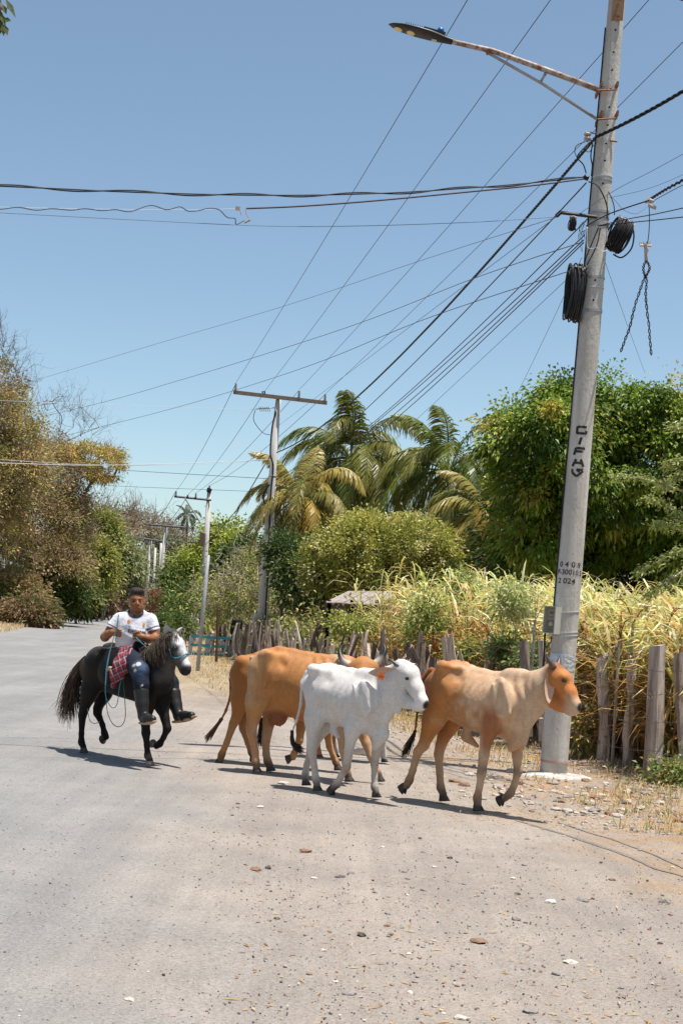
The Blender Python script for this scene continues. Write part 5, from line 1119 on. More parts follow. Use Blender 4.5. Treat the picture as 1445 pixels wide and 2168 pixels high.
# ---- cane field behind the fence -----------------------------------------------------
def cane(n, D0, D1_, hfn, cols, name, wts=None, lf=7, ll=(.55, 1.1), wd=.034, edge=.35, x1=16):
    D = D0+(D1_-D0)*rng.random(n)**1.15; x0 = fence_x(D)+edge; xm = np.minimum(D*.30+1.5, x1); X = x0+(xm-x0)*rng.random(n)**1.0; ok = xm > x0; X, D = X[ok], D[ok]; n = len(X)
    H = hfn(D)*(.72+.36*rng.random(n)); per = np.repeat(np.arange(n), lf); m_ = len(per); f = .12+.88*rng.random(m_); lean = rng.normal(size=(n, 2))*.10
    B_ = np.stack([X[per]+lean[per, 0]*f*H[per], D[per]+lean[per, 1]*f*H[per], H[per]*f*.92], 1); a = rng.uniform(0, 6.28, m_); out = np.stack([np.cos(a), np.sin(a), 0*a], 1)
    out[:, 0] -= .35; L_ = (ll[0]+(ll[1]-ll[0])*rng.random(m_)); S = np.stack([-np.sin(a), np.cos(a), .3*rng.normal(size=m_)], 1); S /= np.linalg.norm(S, axis=1, keepdims=True)
    cur = B_; el = .9+.5*rng.random(m_); V = np.zeros((m_, 9, 3)); wv = wd*(.6+.8*rng.random(m_))[:, None]; dec = .35+.7*rng.random(m_)
    for k in range(5):
        w_k = wv*(.55, 1, .95, .7, 0)[k]
        if k < 4: V[:, 2*k] = cur-S*w_k*.5; V[:, 2*k+1] = cur+S*w_k*.5
        else: V[:, 8] = cur
        cur = cur + (out*np.cos(el)[:, None]+np.array([0, 0, 1.])*np.sin(el)[:, None])*(L_/4)[:, None]; el = el-dec*(.5+.35*k)
    V[:, :, 2] = np.maximum(V[:, :, 2], .02); q = (np.arange(m_)*9)[:, None]
    F = [np.concatenate([q+np.array([[2*k, 2*k+1, 2*k+3, 2*k+2]]) for k in range(3)]), q+np.array([[6, 7, 8]])]
    hi = f[:, None]; C = pal(cols[0], m_, .22, wts)*sstep(.30, .75, hi)+pal(cols[1], m_, .25)*(1-sstep(.30, .75, hi))
    o = link(name, mesh_np(name, V.reshape(-1, 3), F, np.repeat(C, 9, 0)), M_dry2); tag(o, kind='stuff')
    A = np.stack([X, D, 0*X], 1); Bq = np.stack([X+lean[:, 0]*H*.8, D+lean[:, 1]*H*.8, H*.85], 1); V, F = segs_mesh(A, Bq, np.full(n, .011), np.full(n, .006), 3)
    tag(link(name+'_stalks', mesh_np(name+'_stalks', V, F, np.tile((.36, .22, .08), (len(V), 1))), M_dry2), kind='stuff')
M_dry2 = mat('cane_leaf', (.9, .9, .9), .5, tint=True, trans=.35, spec=.35)
HI = [(.60, .56, .18), (.72, .66, .33), (.42, .45, .10), (.60, .40, .13), (.30, .36, .07), (.80, .74, .48)]; LO = [(.42, .20, .045), (.52, .29, .07), (.30, .12, .03), (.60, .42, .14)]
cane(1000, 17.0, 22, lambda D: 1.75+.05*(D-17), (HI, LO), 'cane_field', [.28, .22, .08, .24, .05, .13], lf=10, wd=.036, edge=.75)
cane(2400, 21, 36, lambda D: 1.95+.062*(D-20), (HI, LO), 'cane_field', [.32, .26, .15, .12, .05, .10], lf=9, wd=.040, edge=1.0)
cane(1300, 17.2, 31, lambda D: 1.5+.03*(D-17), ([(.28, .10, .03), (.40, .17, .05), (.52, .30, .08)], LO), 'dry_cane', None, lf=7, wd=.028, edge=.6)
# broad brown leaf clumps that stand out of the cane
def clump(px, py, D, h, n, cols, label):
    base = gx(px, D); root = empty('dry_cane_clump', base, label, 'cane plant'); zt = W(px, py, D)[2]
    for i in range(n):
        a_ = rng.uniform(0, 6.28); L_ = h*rng.uniform(.6, 1.0); d = np.array([math.cos(a_)*.35, math.sin(a_)*.35, 1.]); d = unit(d); P = [base+[0, 0, zt-h*.25]]
        for k in range(5): P.append(P[-1]+d*L_/5); d = unit(d+np.array([math.cos(a_)*.15-.03, math.sin(a_)*.15, -.16*k]))
        V, F = tube(P, [.012, .022, .022, .018, .012, .003], 4, False, flat=.15); link('blade', mesh_np('blade', V, F, np.tile(random.choice(cols), (len(V), 1)), True), M_dry2, root)
    A = Acc(); A.tube([base, base+[0, 0, zt-h*.2]], .02, 5); A.build('stalk', M_barkp, root)
RB = [(.30, .10, .03), (.42, .17, .05), (.22, .07, .025), (.55, .32, .10)]
for (px, py, D, h, n, lb) in ((1322, 1300, 18.5, .62, 11, 'reddish brown cane clump above the square post'), (1115, 1290, 20, .70, 6, 'thin upright brown cane leaves left of the pole'), (1395, 1310, 18.2, .45, 6, 'short brown cane blades near the right edge'), (1295, 1330, 18.0, .55, 8, 'golden brown cane clump between pole and square post'), (1020, 1330, 23, .55, 6, 'orange brown cane blades above the tan cow\'s rump')): clump(px, py, D, h, n, RB, lb)

# ---- left side thicket and far trees -------------------------------------------------
def thorn(label, base, blobs, tips, ncl, nlf, L_, Wd, cols, ntw, twL, twr, twc=(.22, .16, .12), trunk=.22, bare=None, cr=.6, shell=.35, depth=3, cat='tree'):
    root = empty('thorn_tree', base, label, cat); P, Dn, per, cc = crown_points(blobs, ncl, nlf, cr, shell); keep = P[:, 2] > .1; P, Dn, per = P[keep], Dn[keep], per[keep]; n = len(P)
    V, F = leaf_quads(P, Dn, L_*(.6+.8*rng.random(n)), Wd*(.6+.8*rng.random(n)), droop=.1); cl = pal(cols, ncl, .2)[per]*(1+.25*rng.uniform(-1, 1, (n, 1)))
    link('crown', mesh_np('crown', V, F, np.repeat(cl, 4, 0)), M_leafy, root)
    sel = list(cc[rng.choice(len(cc), min(70, len(cc)), replace=False)])+list(tips); branch_tree(base, sel, trunk, col=twc, parent=root, r_end=.022, wig=.2)
    if ntw: fine_twigs(cc[rng.choice(len(cc), min(ntw, len(cc)), replace=False)], 3, twL, twr, (twc[0]*1.3, twc[1]*1.25, twc[2]*1.2), 'twigs', root, upb=.2, depth=depth)
    if bare is not None and len(bare): fine_twigs(np.array(bare), 5, bare_L, twr*1.15, (.13, .10, .085), 'bare_twigs', root, spread=.6, upb=.75, depth=4)
    return root
bare_L = 1.0
thorn('tall thorny tree with bare top twigs at the left edge', gx(-30, 84), [wblob(-10, 890, 84, 70, 130, 3), wblob(40, 980, 83, 75, 110, 3), wblob(-30, 1060, 82, 90, 120, 3)], [W(-20, 700, 84), W(5, 740, 84), W(30, 780, 84)], 760, 46, .20, .09, BRN[:2]+OL[:2]+[(.46, .38, .10)], 420, .8, .014, bare=[W(x, y, 84) for x, y in ((-25, 720), (-5, 705), (8, 735), (0, 770), (15, 790), (30, 815), (45, 840), (-30, 800), (20, 750), (60, 860), (-10, 740), (5, 760), (38, 790), (55, 825))], cr=.75)
thorn('brown tangled thorn tree leaning over the road', gx(90, 92), [wblob(110, 1010, 92, 70, 80, 2.6), wblob(70, 1100, 90, 90, 110, 3), wblob(150, 1110, 92, 55, 80, 2.4), wblob(120, 1190, 90, 80, 60, 2.6), wblob(40, 1180, 88, 80, 70, 2.6)], [], 820, 46, .20, .09, BRN+OL[:2], 620, .8, .014, cr=.7)
bare_L = 1.35
thorn('bare grey branched tree behind the thorn tree', gx(120, 108), [wblob(110, 950, 108, 50, 40, 2)], [W(x, y, 108) for x, y in ((110, 850), (140, 840), (165, 860), (190, 880), (210, 905), (130, 880), (90, 850))], 60, 20, .18, .07, OL, 0, .5, .012, bare=[W(x, y, 108) for x, y in ((100, 870), (118, 855), (135, 862), (150, 870), (165, 880), (178, 893), (190, 905), (125, 900), (155, 905), (85, 880), (170, 925), (195, 920))])
bare_L = .9
leafy('umbrella_tree', 'flat topped orange leaved tree reaching over the road', 'tree', gx(70, 92), [wblob(200, 950, 92, 44, 8, 2), wblob(235, 962, 92, 32, 8, 2), wblob(250, 985, 92, 22, 7, 1.5), wblob(180, 985, 92, 40, 10, 2), wblob(210, 1008, 92, 44, 7, 2), wblob(150, 960, 92, 30, 12, 2)], 170, 36, .20, .07, [(.50, .36, .05), (.44, .34, .08), (.30, .27, .06), (.58, .44, .10)], cr=.42, shell=.2, trunk=.2, nl=30, tcol=(.20, .14, .10), twigs=(90, 3, .7, .014, (.30, .2, .14)))
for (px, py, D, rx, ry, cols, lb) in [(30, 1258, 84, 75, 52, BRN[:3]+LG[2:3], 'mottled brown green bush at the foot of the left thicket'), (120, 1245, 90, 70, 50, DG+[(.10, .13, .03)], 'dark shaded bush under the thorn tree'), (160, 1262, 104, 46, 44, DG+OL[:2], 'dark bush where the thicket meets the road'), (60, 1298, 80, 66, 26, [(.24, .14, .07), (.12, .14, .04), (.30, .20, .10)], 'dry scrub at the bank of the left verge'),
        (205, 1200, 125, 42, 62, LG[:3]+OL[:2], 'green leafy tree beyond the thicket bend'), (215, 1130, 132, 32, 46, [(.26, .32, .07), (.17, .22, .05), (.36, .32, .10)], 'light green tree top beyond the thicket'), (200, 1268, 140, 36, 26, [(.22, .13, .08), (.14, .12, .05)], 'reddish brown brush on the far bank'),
        (255, 1195, 150, 40, 56, [(.26, .29, .12), (.33, .34, .17), (.18, .21, .09)], 'hazy green tree at the far road bend'), (235, 1255, 150, 40, 30, [(.33, .27, .17), (.24, .25, .12)], 'brownish scrub below the hazy green tree'), (300, 1215, 215, 46, 48, [(.30, .30, .18), (.22, .24, .13)], 'distant grey green tree above the end of the road'), (345, 1185, 230, 40, 50, [(.26, .27, .17), (.33, .31, .20)], 'distant olive tree right of the road end'), (275, 1262, 225, 50, 22, [(.36, .31, .21), (.28, .27, .16)], 'distant scrub closing the end of the road')]:  # far trees take paler palettes, haze put into their leaf colours
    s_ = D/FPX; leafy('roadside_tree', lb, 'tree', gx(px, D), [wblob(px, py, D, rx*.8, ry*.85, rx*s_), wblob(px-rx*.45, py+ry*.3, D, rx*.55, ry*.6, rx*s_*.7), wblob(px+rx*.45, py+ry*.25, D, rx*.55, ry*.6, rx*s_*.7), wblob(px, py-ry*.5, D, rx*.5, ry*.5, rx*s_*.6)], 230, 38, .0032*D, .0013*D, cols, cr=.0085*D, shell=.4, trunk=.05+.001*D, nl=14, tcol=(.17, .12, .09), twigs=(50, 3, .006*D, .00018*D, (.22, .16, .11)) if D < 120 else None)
for i, (px, D, yt) in enumerate([(225, 165, 1085), (262, 190, 1072), (300, 230, 1078), (338, 240, 1092), (372, 245, 1108), (190, 160, 1070), (410, 240, 1125)]):
    base = gx(px, D); root = empty('bare_tree', base, None, 'tree'); tp = [W(px+rng.uniform(-30, 30), yt+rng.uniform(8, 40), D) for _ in range(16)]; branch_tree(base, tp, .3, col=(.22, .17, .14), parent=root, r_end=.06); fine_twigs(np.array(tp), 4, 1.9, .045, (.25, .19, .15), 'bare_twigs', root, spread=.7, upb=.5, depth=3)
    P, Dn, per, cc = crown_points([wblob(px, yt+38, D, 34, 30, 4)], 60, 18, 1.6, .3); V, F = leaf_quads(P, Dn, .55, .24); link('crown', mesh_np('crown', V, F, np.repeat(pal([(.26, .19, .11), (.20, .18, .10), (.30, .24, .15)], len(P)), 4, 0)), M_leafy, root)
    tag(root, ['leafless brown tree above the hazy green tree', 'leafless tree in the middle of the far skyline', 'leafless tree left of the tiny palm', 'leafless grey tree behind the level crossarm', 'leafless tree just left of the tiny palm base', 'leafless brown tree nearest behind the umbrella tree', 'leafless tree between tiny palm and capped pole'][i], 'tree', 'bare trees on the far skyline')
# far wood closing the horizon on every side
n = 2600; a_ = rng.uniform(-1.5, 1.5, n); Dd = rng.uniform(260, 420, n); P = np.stack([Dd*np.sin(a_), Dd*np.cos(a_), 0*a_], 1); P[:, 2] = rng.random(n)**.8*(9+3*np.sin(a_*9))
per = np.repeat(np.arange(n), 14); Q = P[per]+rng.normal(size=(len(per), 3))*[3, 3, 1.6]; Q[:, 2] = np.abs(Q[:, 2]); V, F = leaf_quads(Q, rng.normal(size=Q.shape), 2.4, 1.3); tag(link('far_woodland', mesh_np('far_woodland', V, F, np.repeat(pal([(.13, .14, .07), (.10, .12, .05), (.18, .15, .09)], len(Q)), 4, 0)), M_leafy), kind='stuff')
# scrub behind the fence between the poles, and on the left bank beyond the picture edge
def scrub(n, xf, D0, D1_, h, cols, name, ls=.16):
    D = D0+(D1_-D0)*rng.random(n); X = xf(D, rng.random(n)); per = np.repeat(np.arange(n), 26); c = np.stack([X, D, h*rng.random(n)], 1)[per]; Q = c+rng.normal(size=c.shape)*[.5, .5, .35]; Q[:, 2] = np.abs(Q[:, 2])+.03
    V, F = leaf_quads(Q, rng.normal(size=Q.shape)+[0, 0, .4], ls, ls*.42); tag(link(name, mesh_np(name, V, F, np.repeat(pal(cols, n, .2)[per]*(.8+.4*rng.random((len(per), 1))), 4, 0)), M_leafy), kind='stuff')
scrub(520, lambda D, u: fence_x(D)+.5+u*7, 34, 62, 1.7, LG+OL+[(.42, .34, .14)], 'undergrowth')
scrub(500, lambda D, u: fence_x(D)+.5+u*12, 62, 130, 3.2, LG+OL, 'undergrowth', .30)
scrub(300, lambda D, u: road_l(D)-3.4-u*6, 60, 90, 1.1, BRN+OL[:1], 'undergrowth', .16)
scrub(900, lambda D, u: road_l(D)-2.2-u*14, 88, 240, 3.8, BRN[:4]+OL[:2]+DG[:2], 'undergrowth', .34)
# dry grass on the left bank
D = rng.uniform(46, 90, 7000); P_ = np.stack([road_l(D)+.1-rng.random(7000)**1.1*4.5, D, 0*D], 1); P_[:, 2] = gz(P_[:, 0], P_[:, 1]); blades(P_, .12+.25*rng.random(7000), .025, .3+rng.random(7000), pal([(.55, .42, .26), (.48, .34, .18), (.60, .50, .34)], 7000), 'bank_grass', M_dry)
# ------------------------------------------------------------------ cattle, horse, rider
M_coat = mat('coat', (.86, .85, .84), .6, (1.08, 1.08, 1.08), 60, bump=.22, bscale=130, tint=True, sheen=.06, spec=.22)
M_horn = mat('horn', (.9, .9, .9), .42, (1.1, 1.1, 1.1), 30, tint=True, spec=.4)
M_hoof = mat('hoof', (.022, .018, .016), .5, (.06, .05, .04), 30, spec=.35)
M_eye = mat('eye_black', (.008, .006, .005), .12, spec=.6)
M_tuft = mat('tail_hair', (.018, .013, .011), .7, (.05, .035, .025), 20)

def hoof(fr, p, size, pitch, parent, cloven=True, mt=None, sdir=0.0):
    """p: centre of the pastern end in body frame; hoof hangs below it, toe forward"""
    A = Acc(); nseg = 12
    for cl in ((-1, 1) if cloven else (0,)):
        rings = []
        for t, fx, r in ((0, .0, .60), (.3, .12, .78), (.75, .34, 1.0), (1.0, .46, 1.12), (1.03, .46, .9)):
            ring = []
            for k in range(nseg):
                a = 2*math.pi*k/nseg; cx = math.cos(a); sx = math.sin(a)
                x = (fx + r*(cx*.78 if cx < 0 else cx*1.02))*size*(.95 if cloven else 1)
                y = sx*r*size*(.42 if cloven else .85) + cl*size*.43*(r*.95)
                z = -t*size*1.35 + (x*.12)
                ring.append((x, y, z))
            rings.append(ring)
        V = np.array(rings).reshape(-1, 3)
        Q = [(i*nseg+k, i*nseg+(k+1) % nseg, (i+1)*nseg+(k+1) % nseg, (i+1)*nseg+k) for i in range(4) for k in range(nseg)]
        c, s_ = math.cos(pitch), math.sin(pitch)
        V2 = V.copy(); V2[:, 0] = c*V[:, 0] - s_*V[:, 2]; V2[:, 2] = s_*V[:, 0] + c*V[:, 2]
        V2 = V2 + np.asarray(p)
        T = [(4*nseg, 4*nseg+k, 4*nseg+(k+1) % nseg) for k in range(1, nseg-1)]
        A.add(fr.world(V2), [np.array(Q), np.array(T)])
    return A.build('hoof', mt or M_hoof, parent, smooth=True)

def strands(fr, roots, tips, n, r, bend, parent, name, mt, col=None, jit=.03, seg=5, world=False, wave=.0):
    A = Acc()
    for i in range(n):
        u = random.random(); 
        k = u*(len(roots)-1); i0 = min(int(k), len(roots)-2); f = k-i0
        a = np.array(roots[i0])*(1-f)+np.array(roots[i0+1])*f; b = np.array(tips[i0])*(1-f)+np.array(tips[i0+1])*f
        a = a + rng.normal(size=3)*jit*.3; b = a + (b-a)*random.uniform(.75, 1.1) + rng.normal(size=3)*jit
        P = []; ph = random.random()*6
        for j in range(seg+1):
            t = j/seg; q = a*(1-t)+b*t + np.array(bend)*math.sin(math.pi*t)*random.uniform(.9, 1.1)
            q = q + wave*math.sin(ph+t*5)*np.array([1, .6, 0])*t
            P.append(q)
        R = [r*(1-.75*(j/seg)) for j in range(seg+1)]
        P = np.array(P)
        A.tube(P if world else fr.world(P), R, 3, cap=False, col=None if col is None else np.array(col)*random.uniform(.6, 1.4))
    return A.build(name, mt, parent, smooth=True)

def ear_mesh(fr, base, tip, wid, facing, parent, cin, cout, thick=.012):
    """leaf-shaped cupped ear from base to tip, its hollow towards `facing` (body frame)"""
    base = np.array(base, float); tip = np.array(tip, float); L = tip-base
    side = unit(np.cross(L, facing)); nf = unit(np.cross(side, L)); nf = nf*(1 if np.dot(nf, facing) > 0 else -1)
    A = Acc(); n, m_ = 9, 7
    for sgn, col in ((1, cin), (-1, cout)):
        V = []
        for i in range(n):
            t = i/(n-1); wv = wid*.5*(math.sin(math.pi*min(1, t*.86+.14))**.75)*(1 if i < n-1 else .05)
            for j in range(m_):
                s = j/(m_-1)*2-1
                edge = (1-s*s)
                V.append(base + L*t + side*wv*s - nf*(wv*.75*edge) + nf*sgn*thick*.5*edge - np.array([0, 0, .04*wid*t*t]))
        Q = [(i*m_+j, i*m_+j+1, (i+1)*m_+j+1, (i+1)*m_+j) for i in range(n-1) for j in range(m_-1)]
        A.add(fr.world(np.array(V)), np.array(Q), col)
    return A.build('ear', M_coat, parent, smooth=True)

def horn(fr, pts, parent, c0=(.25, .19, .13), c1=(.03, .025, .022)):
    P = np.array([p[:3] for p in pts]); R = np.array([p[3] for p in pts])
    t = np.linspace(0, 1, len(P)); tt = np.linspace(0, 1, 14)
    # smooth the curve a little
    def sp(c): 
        co = np.polyfit(t, c, min(3, len(t)-1)); return np.polyval(co, tt)
    PP = np.stack([sp(P[:, 0]), sp(P[:, 1]), sp(P[:, 2])], 1); RR = np.interp(tt, t, R)
    V, F = tube(fr.world(PP), RR, 8)
    col = np.zeros((len(V), 3)); c0 = np.array(c0); c1 = np.array(c1)
    for i in range(14):
        f = sstep(.08, .50, tt[i]); col[i*8:(i+1)*8] = c0*(1-f)+c1*f
    col[-2] = c0; col[-1] = c1
    A = Acc(); A.add(V, F, None); A.C[-1][:] = col; A.hasc = True
    return A.build('horn', M_horn, parent, smooth=True)

def eye(fr, p, r, parent):
    bm = []; 
    V = []; n = 10
    for i in range(n//2+1):
        for j in range(n):
            a = math.pi*i/(n//2); b = 2*math.pi*j/n
            V.append((r*1.25*math.sin(a)*math.cos(b), r*.8*math.sin(a)*math.sin(b), r*math.cos(a)))
    Q = [(i*n+j, i*n+(j+1) % n, (i+1)*n+(j+1) % n, (i+1)*n+j) for i in range(n//2) for j in range(n)]
    A = Acc(); A.add(fr.world(np.array(V)+np.asarray(p)), np.array(Q)); return A.build('eye', M_eye, parent, smooth=True)

def body_mesh(fr, s, name, parent, coatfn, mt=M_coat, sm=2, ripple=None):
    V, Q = s.mesh(); V = smooth_np(V, Q, sm, .5)
    col = coatfn(V)
    me = mesh_np(name, fr.world(V), Q[:, ::-1], col, True)
    return link(name, me, mt, parent)

def build_cow(S):
    fr = Frame(S['O'], S['deg']); root = empty('cow', S['O'], S['label'], 'cow', S.get('group'))
    P = fr.P
    st = []
    for s in S['torso']:
        a = P(s[0], s[1]); b = P(s[0], s[2]); st.append((a[0], a[2], b[2]+.035, s[3]*.88, (s[4] if len(s) > 4 else .15)+.08))
    st = np.array(st)
    lo = [st[:, 0].min()-.45, -.42, -.03]; hi = [st[:, 0].max()+.75, .42, st[:, 1].max()+.3]
    if 'lo' in S: lo = S['lo'](lo)
    if 'hi' in S: hi = S['hi'](hi)
    s = Sdf(lo, hi, S.get('vox', .0115))
    s.loft(st, 0, 2.15, .3)
    # spine ridge
    for i in range(len(st)-3):
        if st[i+1, 3] > .1 and i >= 1:
            s.cone((st[i, 0], 0, st[i, 1]-.028), (st[i+1, 0], 0, st[i+1, 1]-.028), .03, .03, 1, .05)
    # hip bones, pin bones, hollow flanks
    hx, hz, hy = S['hip']
    for sg in (1, -1):
        s.ell((hx, sg*hy*.86, hz-.035), (.060, .045, .048), None, .03)
        s.cone((hx, sg*hy*.8, hz-.04), (hx+.02, sg*.04, hz-.012), .030, .03, 1, .04)
        s.cone((hx, sg*hy*.8, hz-.06), (hx+.10, sg*hy*.93, hz-.30), .035, .02, 1, .07)
        s.cone((hx, sg*hy*.8, hz-.055), (hx+.16, sg*hy*.45, hz-.045), .03, .02, 1, .06)
        s.cone((st[0, 0]+.05, sg*.075, st[0, 1]-.03), (st[0, 0]+.03, sg*.085, st[0, 1]-.06), .04, .04, 1, .05)
        s.ell((hx+.12, sg*(hy*1.0), hz-.125), (.115, .085, .068), None, .04, 'sub')
        s.ell((hx-.15, sg*(hy*1.02), hz-.12), (.085, .065, .10), None, .045, 'sub')
    for ch in S.get('extra', []):
        s.chain([(*P(p[0], p[1], p[2]), p[3]) for p in ch['pts']], ch.get('ys', 1), ch.get('k', .04))
    hooves = []
    for lg in S['legs']:
        l = lg['l']; LS = (.95, .88, .84, .84, .86, .88, .9); pts = [(*P(p[0], p[1], l), p[2]*LS[min(i_, 6)]*S.get('ls', 1)) for i_, p in enumerate(lg['pts'])]
        if lg.get('plant', True):       # keep the sole on the ground
            z = pts[-1][2]; tgt = S.get('hs', .05)*1.35; dz = tgt-z; n = len(pts)
            zz = [p[2] for p in pts]
            pts = [(p[0], p[1], p[2]+dz*min(1, max(0, (zz[0]-p[2])/(zz[0]-z)))**1.0, p[3]) for p in pts]
        tk = lg.get('tk', 2)
        for i, (p, q) in enumerate(zip(pts[:-1], pts[1:])):
            ysv = lg.get('ys', .55) if i < tk-1 else (.8 if i < tk else 1.0)
            s.cone(p[:3], q[:3], p[3], q[3], ysv, .06 if i < tk else .022)
        hooves.append((pts[-1], lg.get('pitch', 0)))
    # head
    for ch in S['head']:
        s.chain([(*P(p[0], p[1], p[2]), p[3]) for p in ch['pts']], ch.get('ys', .8), ch.get('k', .045))
    if S.get('shoulder'):
        for (px, py, l, rx, ry, rz, tilt) in S['shoulder']:
            s.ell(P(px, py, l), (rx, ry, rz), rot3((0, 1, 0), tilt), .05)
    if S.get('fold'):
        for (a, b, l, r) in S['fold']:
            s.cone(P(*a, l), P(*b, l), r, r*.5, 1, .03)
    if S.get('groove'):
        for (a, b, l, r) in S['groove']:
            s.cone(P(*a, l), P(*b, l), r, r*.6, 1, .03, 'sub')
    if S.get('ribs', 1):
        x0, x1 = S['ribx']; sl, X, Y, Z = s.sub([x0-.1, -.4, .4], [x1+.1, .4, 1.5])
        msk = sstep(x0, x0+.12, X)*(1-sstep(x1-.1, x1, X))*sstep(.1, .16, np.abs(Y))*sstep(S['ribz'][0], S['ribz'][0]+.12, Z)*(1-sstep(S['ribz'][1]-.12, S['ribz'][1], Z))
        s.F[sl] += (msk*.0105*S.get('ribs', 1)*np.sin((X-.25*(Z-.8))*2*math.pi/.075)).astype(np.float32)
    nx0, nx1 = S['neck']; sl, X, Y, Z = s.sub([nx0-.1, -.4, .5], [nx1+.1, .4, 1.5])
    msk = sstep(nx0, nx0+.08, X)*(1-sstep(nx1-.06, nx1, X))*sstep(.04, .09, np.abs(Y))
    s.F[sl] += (msk*.0075*np.sin((X+.35*(Z-.9)+.02*np.sin(Z*23))*2*math.pi/.105)*(.6+.4*np.sin(Z*9+X*7))).astype(np.float32)
    ttl = [(*P(p[0], p[1], p[2]), p[3]) for p in S['tail']]
    s.chain(ttl, 1, .02)
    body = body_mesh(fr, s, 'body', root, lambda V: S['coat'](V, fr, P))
    for (p, pitch) in hooves:
        hoof(fr, (p[0]-.012, p[1], p[2]+.012), S.get('hs', .05), pitch, root)
    # tail tuft
    tt = S['tuft']; rts = [P(*tt['a']), P(*tt['a'])+np.array([.01, .01, 0])]; tps = [P(*tt['b']), P(*tt['b2'])]
    strands(fr, rts, tps, 90, .0075, tt.get('bend', (0, 0, 0)), root, 'tail_tuft', tt.get('mt', M_tuft), jit=.016, seg=4)
    for e in S.get('ears', []):
        ear_mesh(fr, P(*e['base']), P(*e['tip']), e['w'], e['face'], root, e['cin'], e['cout'])
    for hn in S.get('horns', []):
        horn(fr, [(*P(p[0], p[1], p[2]), p[3]) for p in hn], root, **S.get('horncol', {}))
    for e in S.get('eyes', []): eye(fr, P(*e[:3]), e[3], root)
    return fr, root, body, P

def mixc(a, b, t): return a*(1-t[:, None]) + b*t[:, None]
TAN = np.array([.40, .165, .048]); TAN_D = np.array([.21, .055, .010]); PALE = np.array([.56, .41, .28]); DARK = np.array([.03, .018, .012])

# ---- front tan cow -------------------------------------------------------------
O1 = G(1012, 1716)
def coat1(V, fr, P):
    n1 = vnoise(V, 9, 1); n2 = vnoise(V, 24, 2); n3 = vnoise(V*[1, 1, 1.6], 5, 3)
    x = V[:, 0]; z = V[:, 2]
    c = np.tile(TAN, (len(V), 1))*(0.85+.3*n1[:, None])
    xs = P(975, 1450)[0]; xf = P(1060, 1480)[0]; xn = P(1145, 1470)[0]; xh = P(1165, 1440)[0]
    pal_ = sstep(xs-.12, xs+.25, x+.35*(n3-.5)+.15*(n2-.5))
    low = sstep(.0, .5, (z-.55)/.5+n1*.3)
    c = mixc(c, PALE, np.clip(pal_*(.72+.35*n2), 0, 1)*.85*(1-sstep(xh-.03, xh+.05, x)))
    n4 = vnoise(V*[1, 1, .35], 38, 6); n5 = vnoise(V, 13, 9)
    c = mixc(c, TAN*.95, sstep(.38, .62, n3*.6+n5*.4)*sstep(xs-.3, xs+.2, x)*(1-sstep(xf-.15, xf+.1, x))*(1-.7*sstep(.85, 1.05, z))*.75)
    c = mixc(c, TAN, sstep(.9, 1.0, 1.9-z*1.0-n5*.4)*sstep(xf, xf+.1, x)*(1-sstep(xn-.1, xn, x))*.35)
    c = mixc(c, TAN_D, (1-sstep(xs-.38, xs-.10, x))*sstep(.50, .8, z)*.9)            # dark rump
    c = mixc(c, TAN_D*1.3, sstep(xf-.10, xf-.02, x)*(1-sstep(xf+.06, xf+.16, x))*sstep(.45, .6, z)*(1-sstep(.85, 1.0, z))*sstep(.05, .1, V[:, 1])*.8)
    c = mixc(c, PALE*.92, sstep(xn-.3, xn, x)*(1-sstep(xh-.02, xh+.06, x))*(1-sstep(.95, 1.1, z))*.8)
    c = c*(.90+.2*n4[:, None])
    # head: orange, pale muzzle ring and cheek
    hx = sstep(xh-.02, xh+.06, x); c = mixc(c, np.array([.46, .17, .045]), hx*.95)
    nose = np.linalg.norm(V-P(1221, 1505), axis=1); c = mixc(c, PALE*.95, (1-sstep(.05, .16, nose))*hx)
    nose2 = np.linalg.norm(V-P(1229, 1498), axis=1); c = mixc(c, DARK*.6, (1-sstep(.03, .05, nose2))*hx)
    for l_ in (.08, -.08):
        ed = np.linalg.norm((V-P(1193, 1441, l_))*[1, 1, 1.5], axis=1); c = mixc(c, DARK*2.5, (1-sstep(.014, .036, ed))*.8)
    fh_ = np.linalg.norm(V-P(1176, 1416, 0), axis=1); c = mixc(c, TAN_D*.7, (1-sstep(.06, .12, fh_))*.6)
    ck = np.linalg.norm(V-P(1203, 1478, .06), axis=1); c = mixc(c, PALE*.8, (1-sstep(.02, .06, ck))*.5)
    # legs
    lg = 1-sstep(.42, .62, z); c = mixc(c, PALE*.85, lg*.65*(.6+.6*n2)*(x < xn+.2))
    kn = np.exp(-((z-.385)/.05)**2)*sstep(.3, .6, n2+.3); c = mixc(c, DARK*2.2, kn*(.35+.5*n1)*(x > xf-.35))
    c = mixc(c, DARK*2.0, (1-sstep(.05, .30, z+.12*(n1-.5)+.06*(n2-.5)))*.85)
    return c
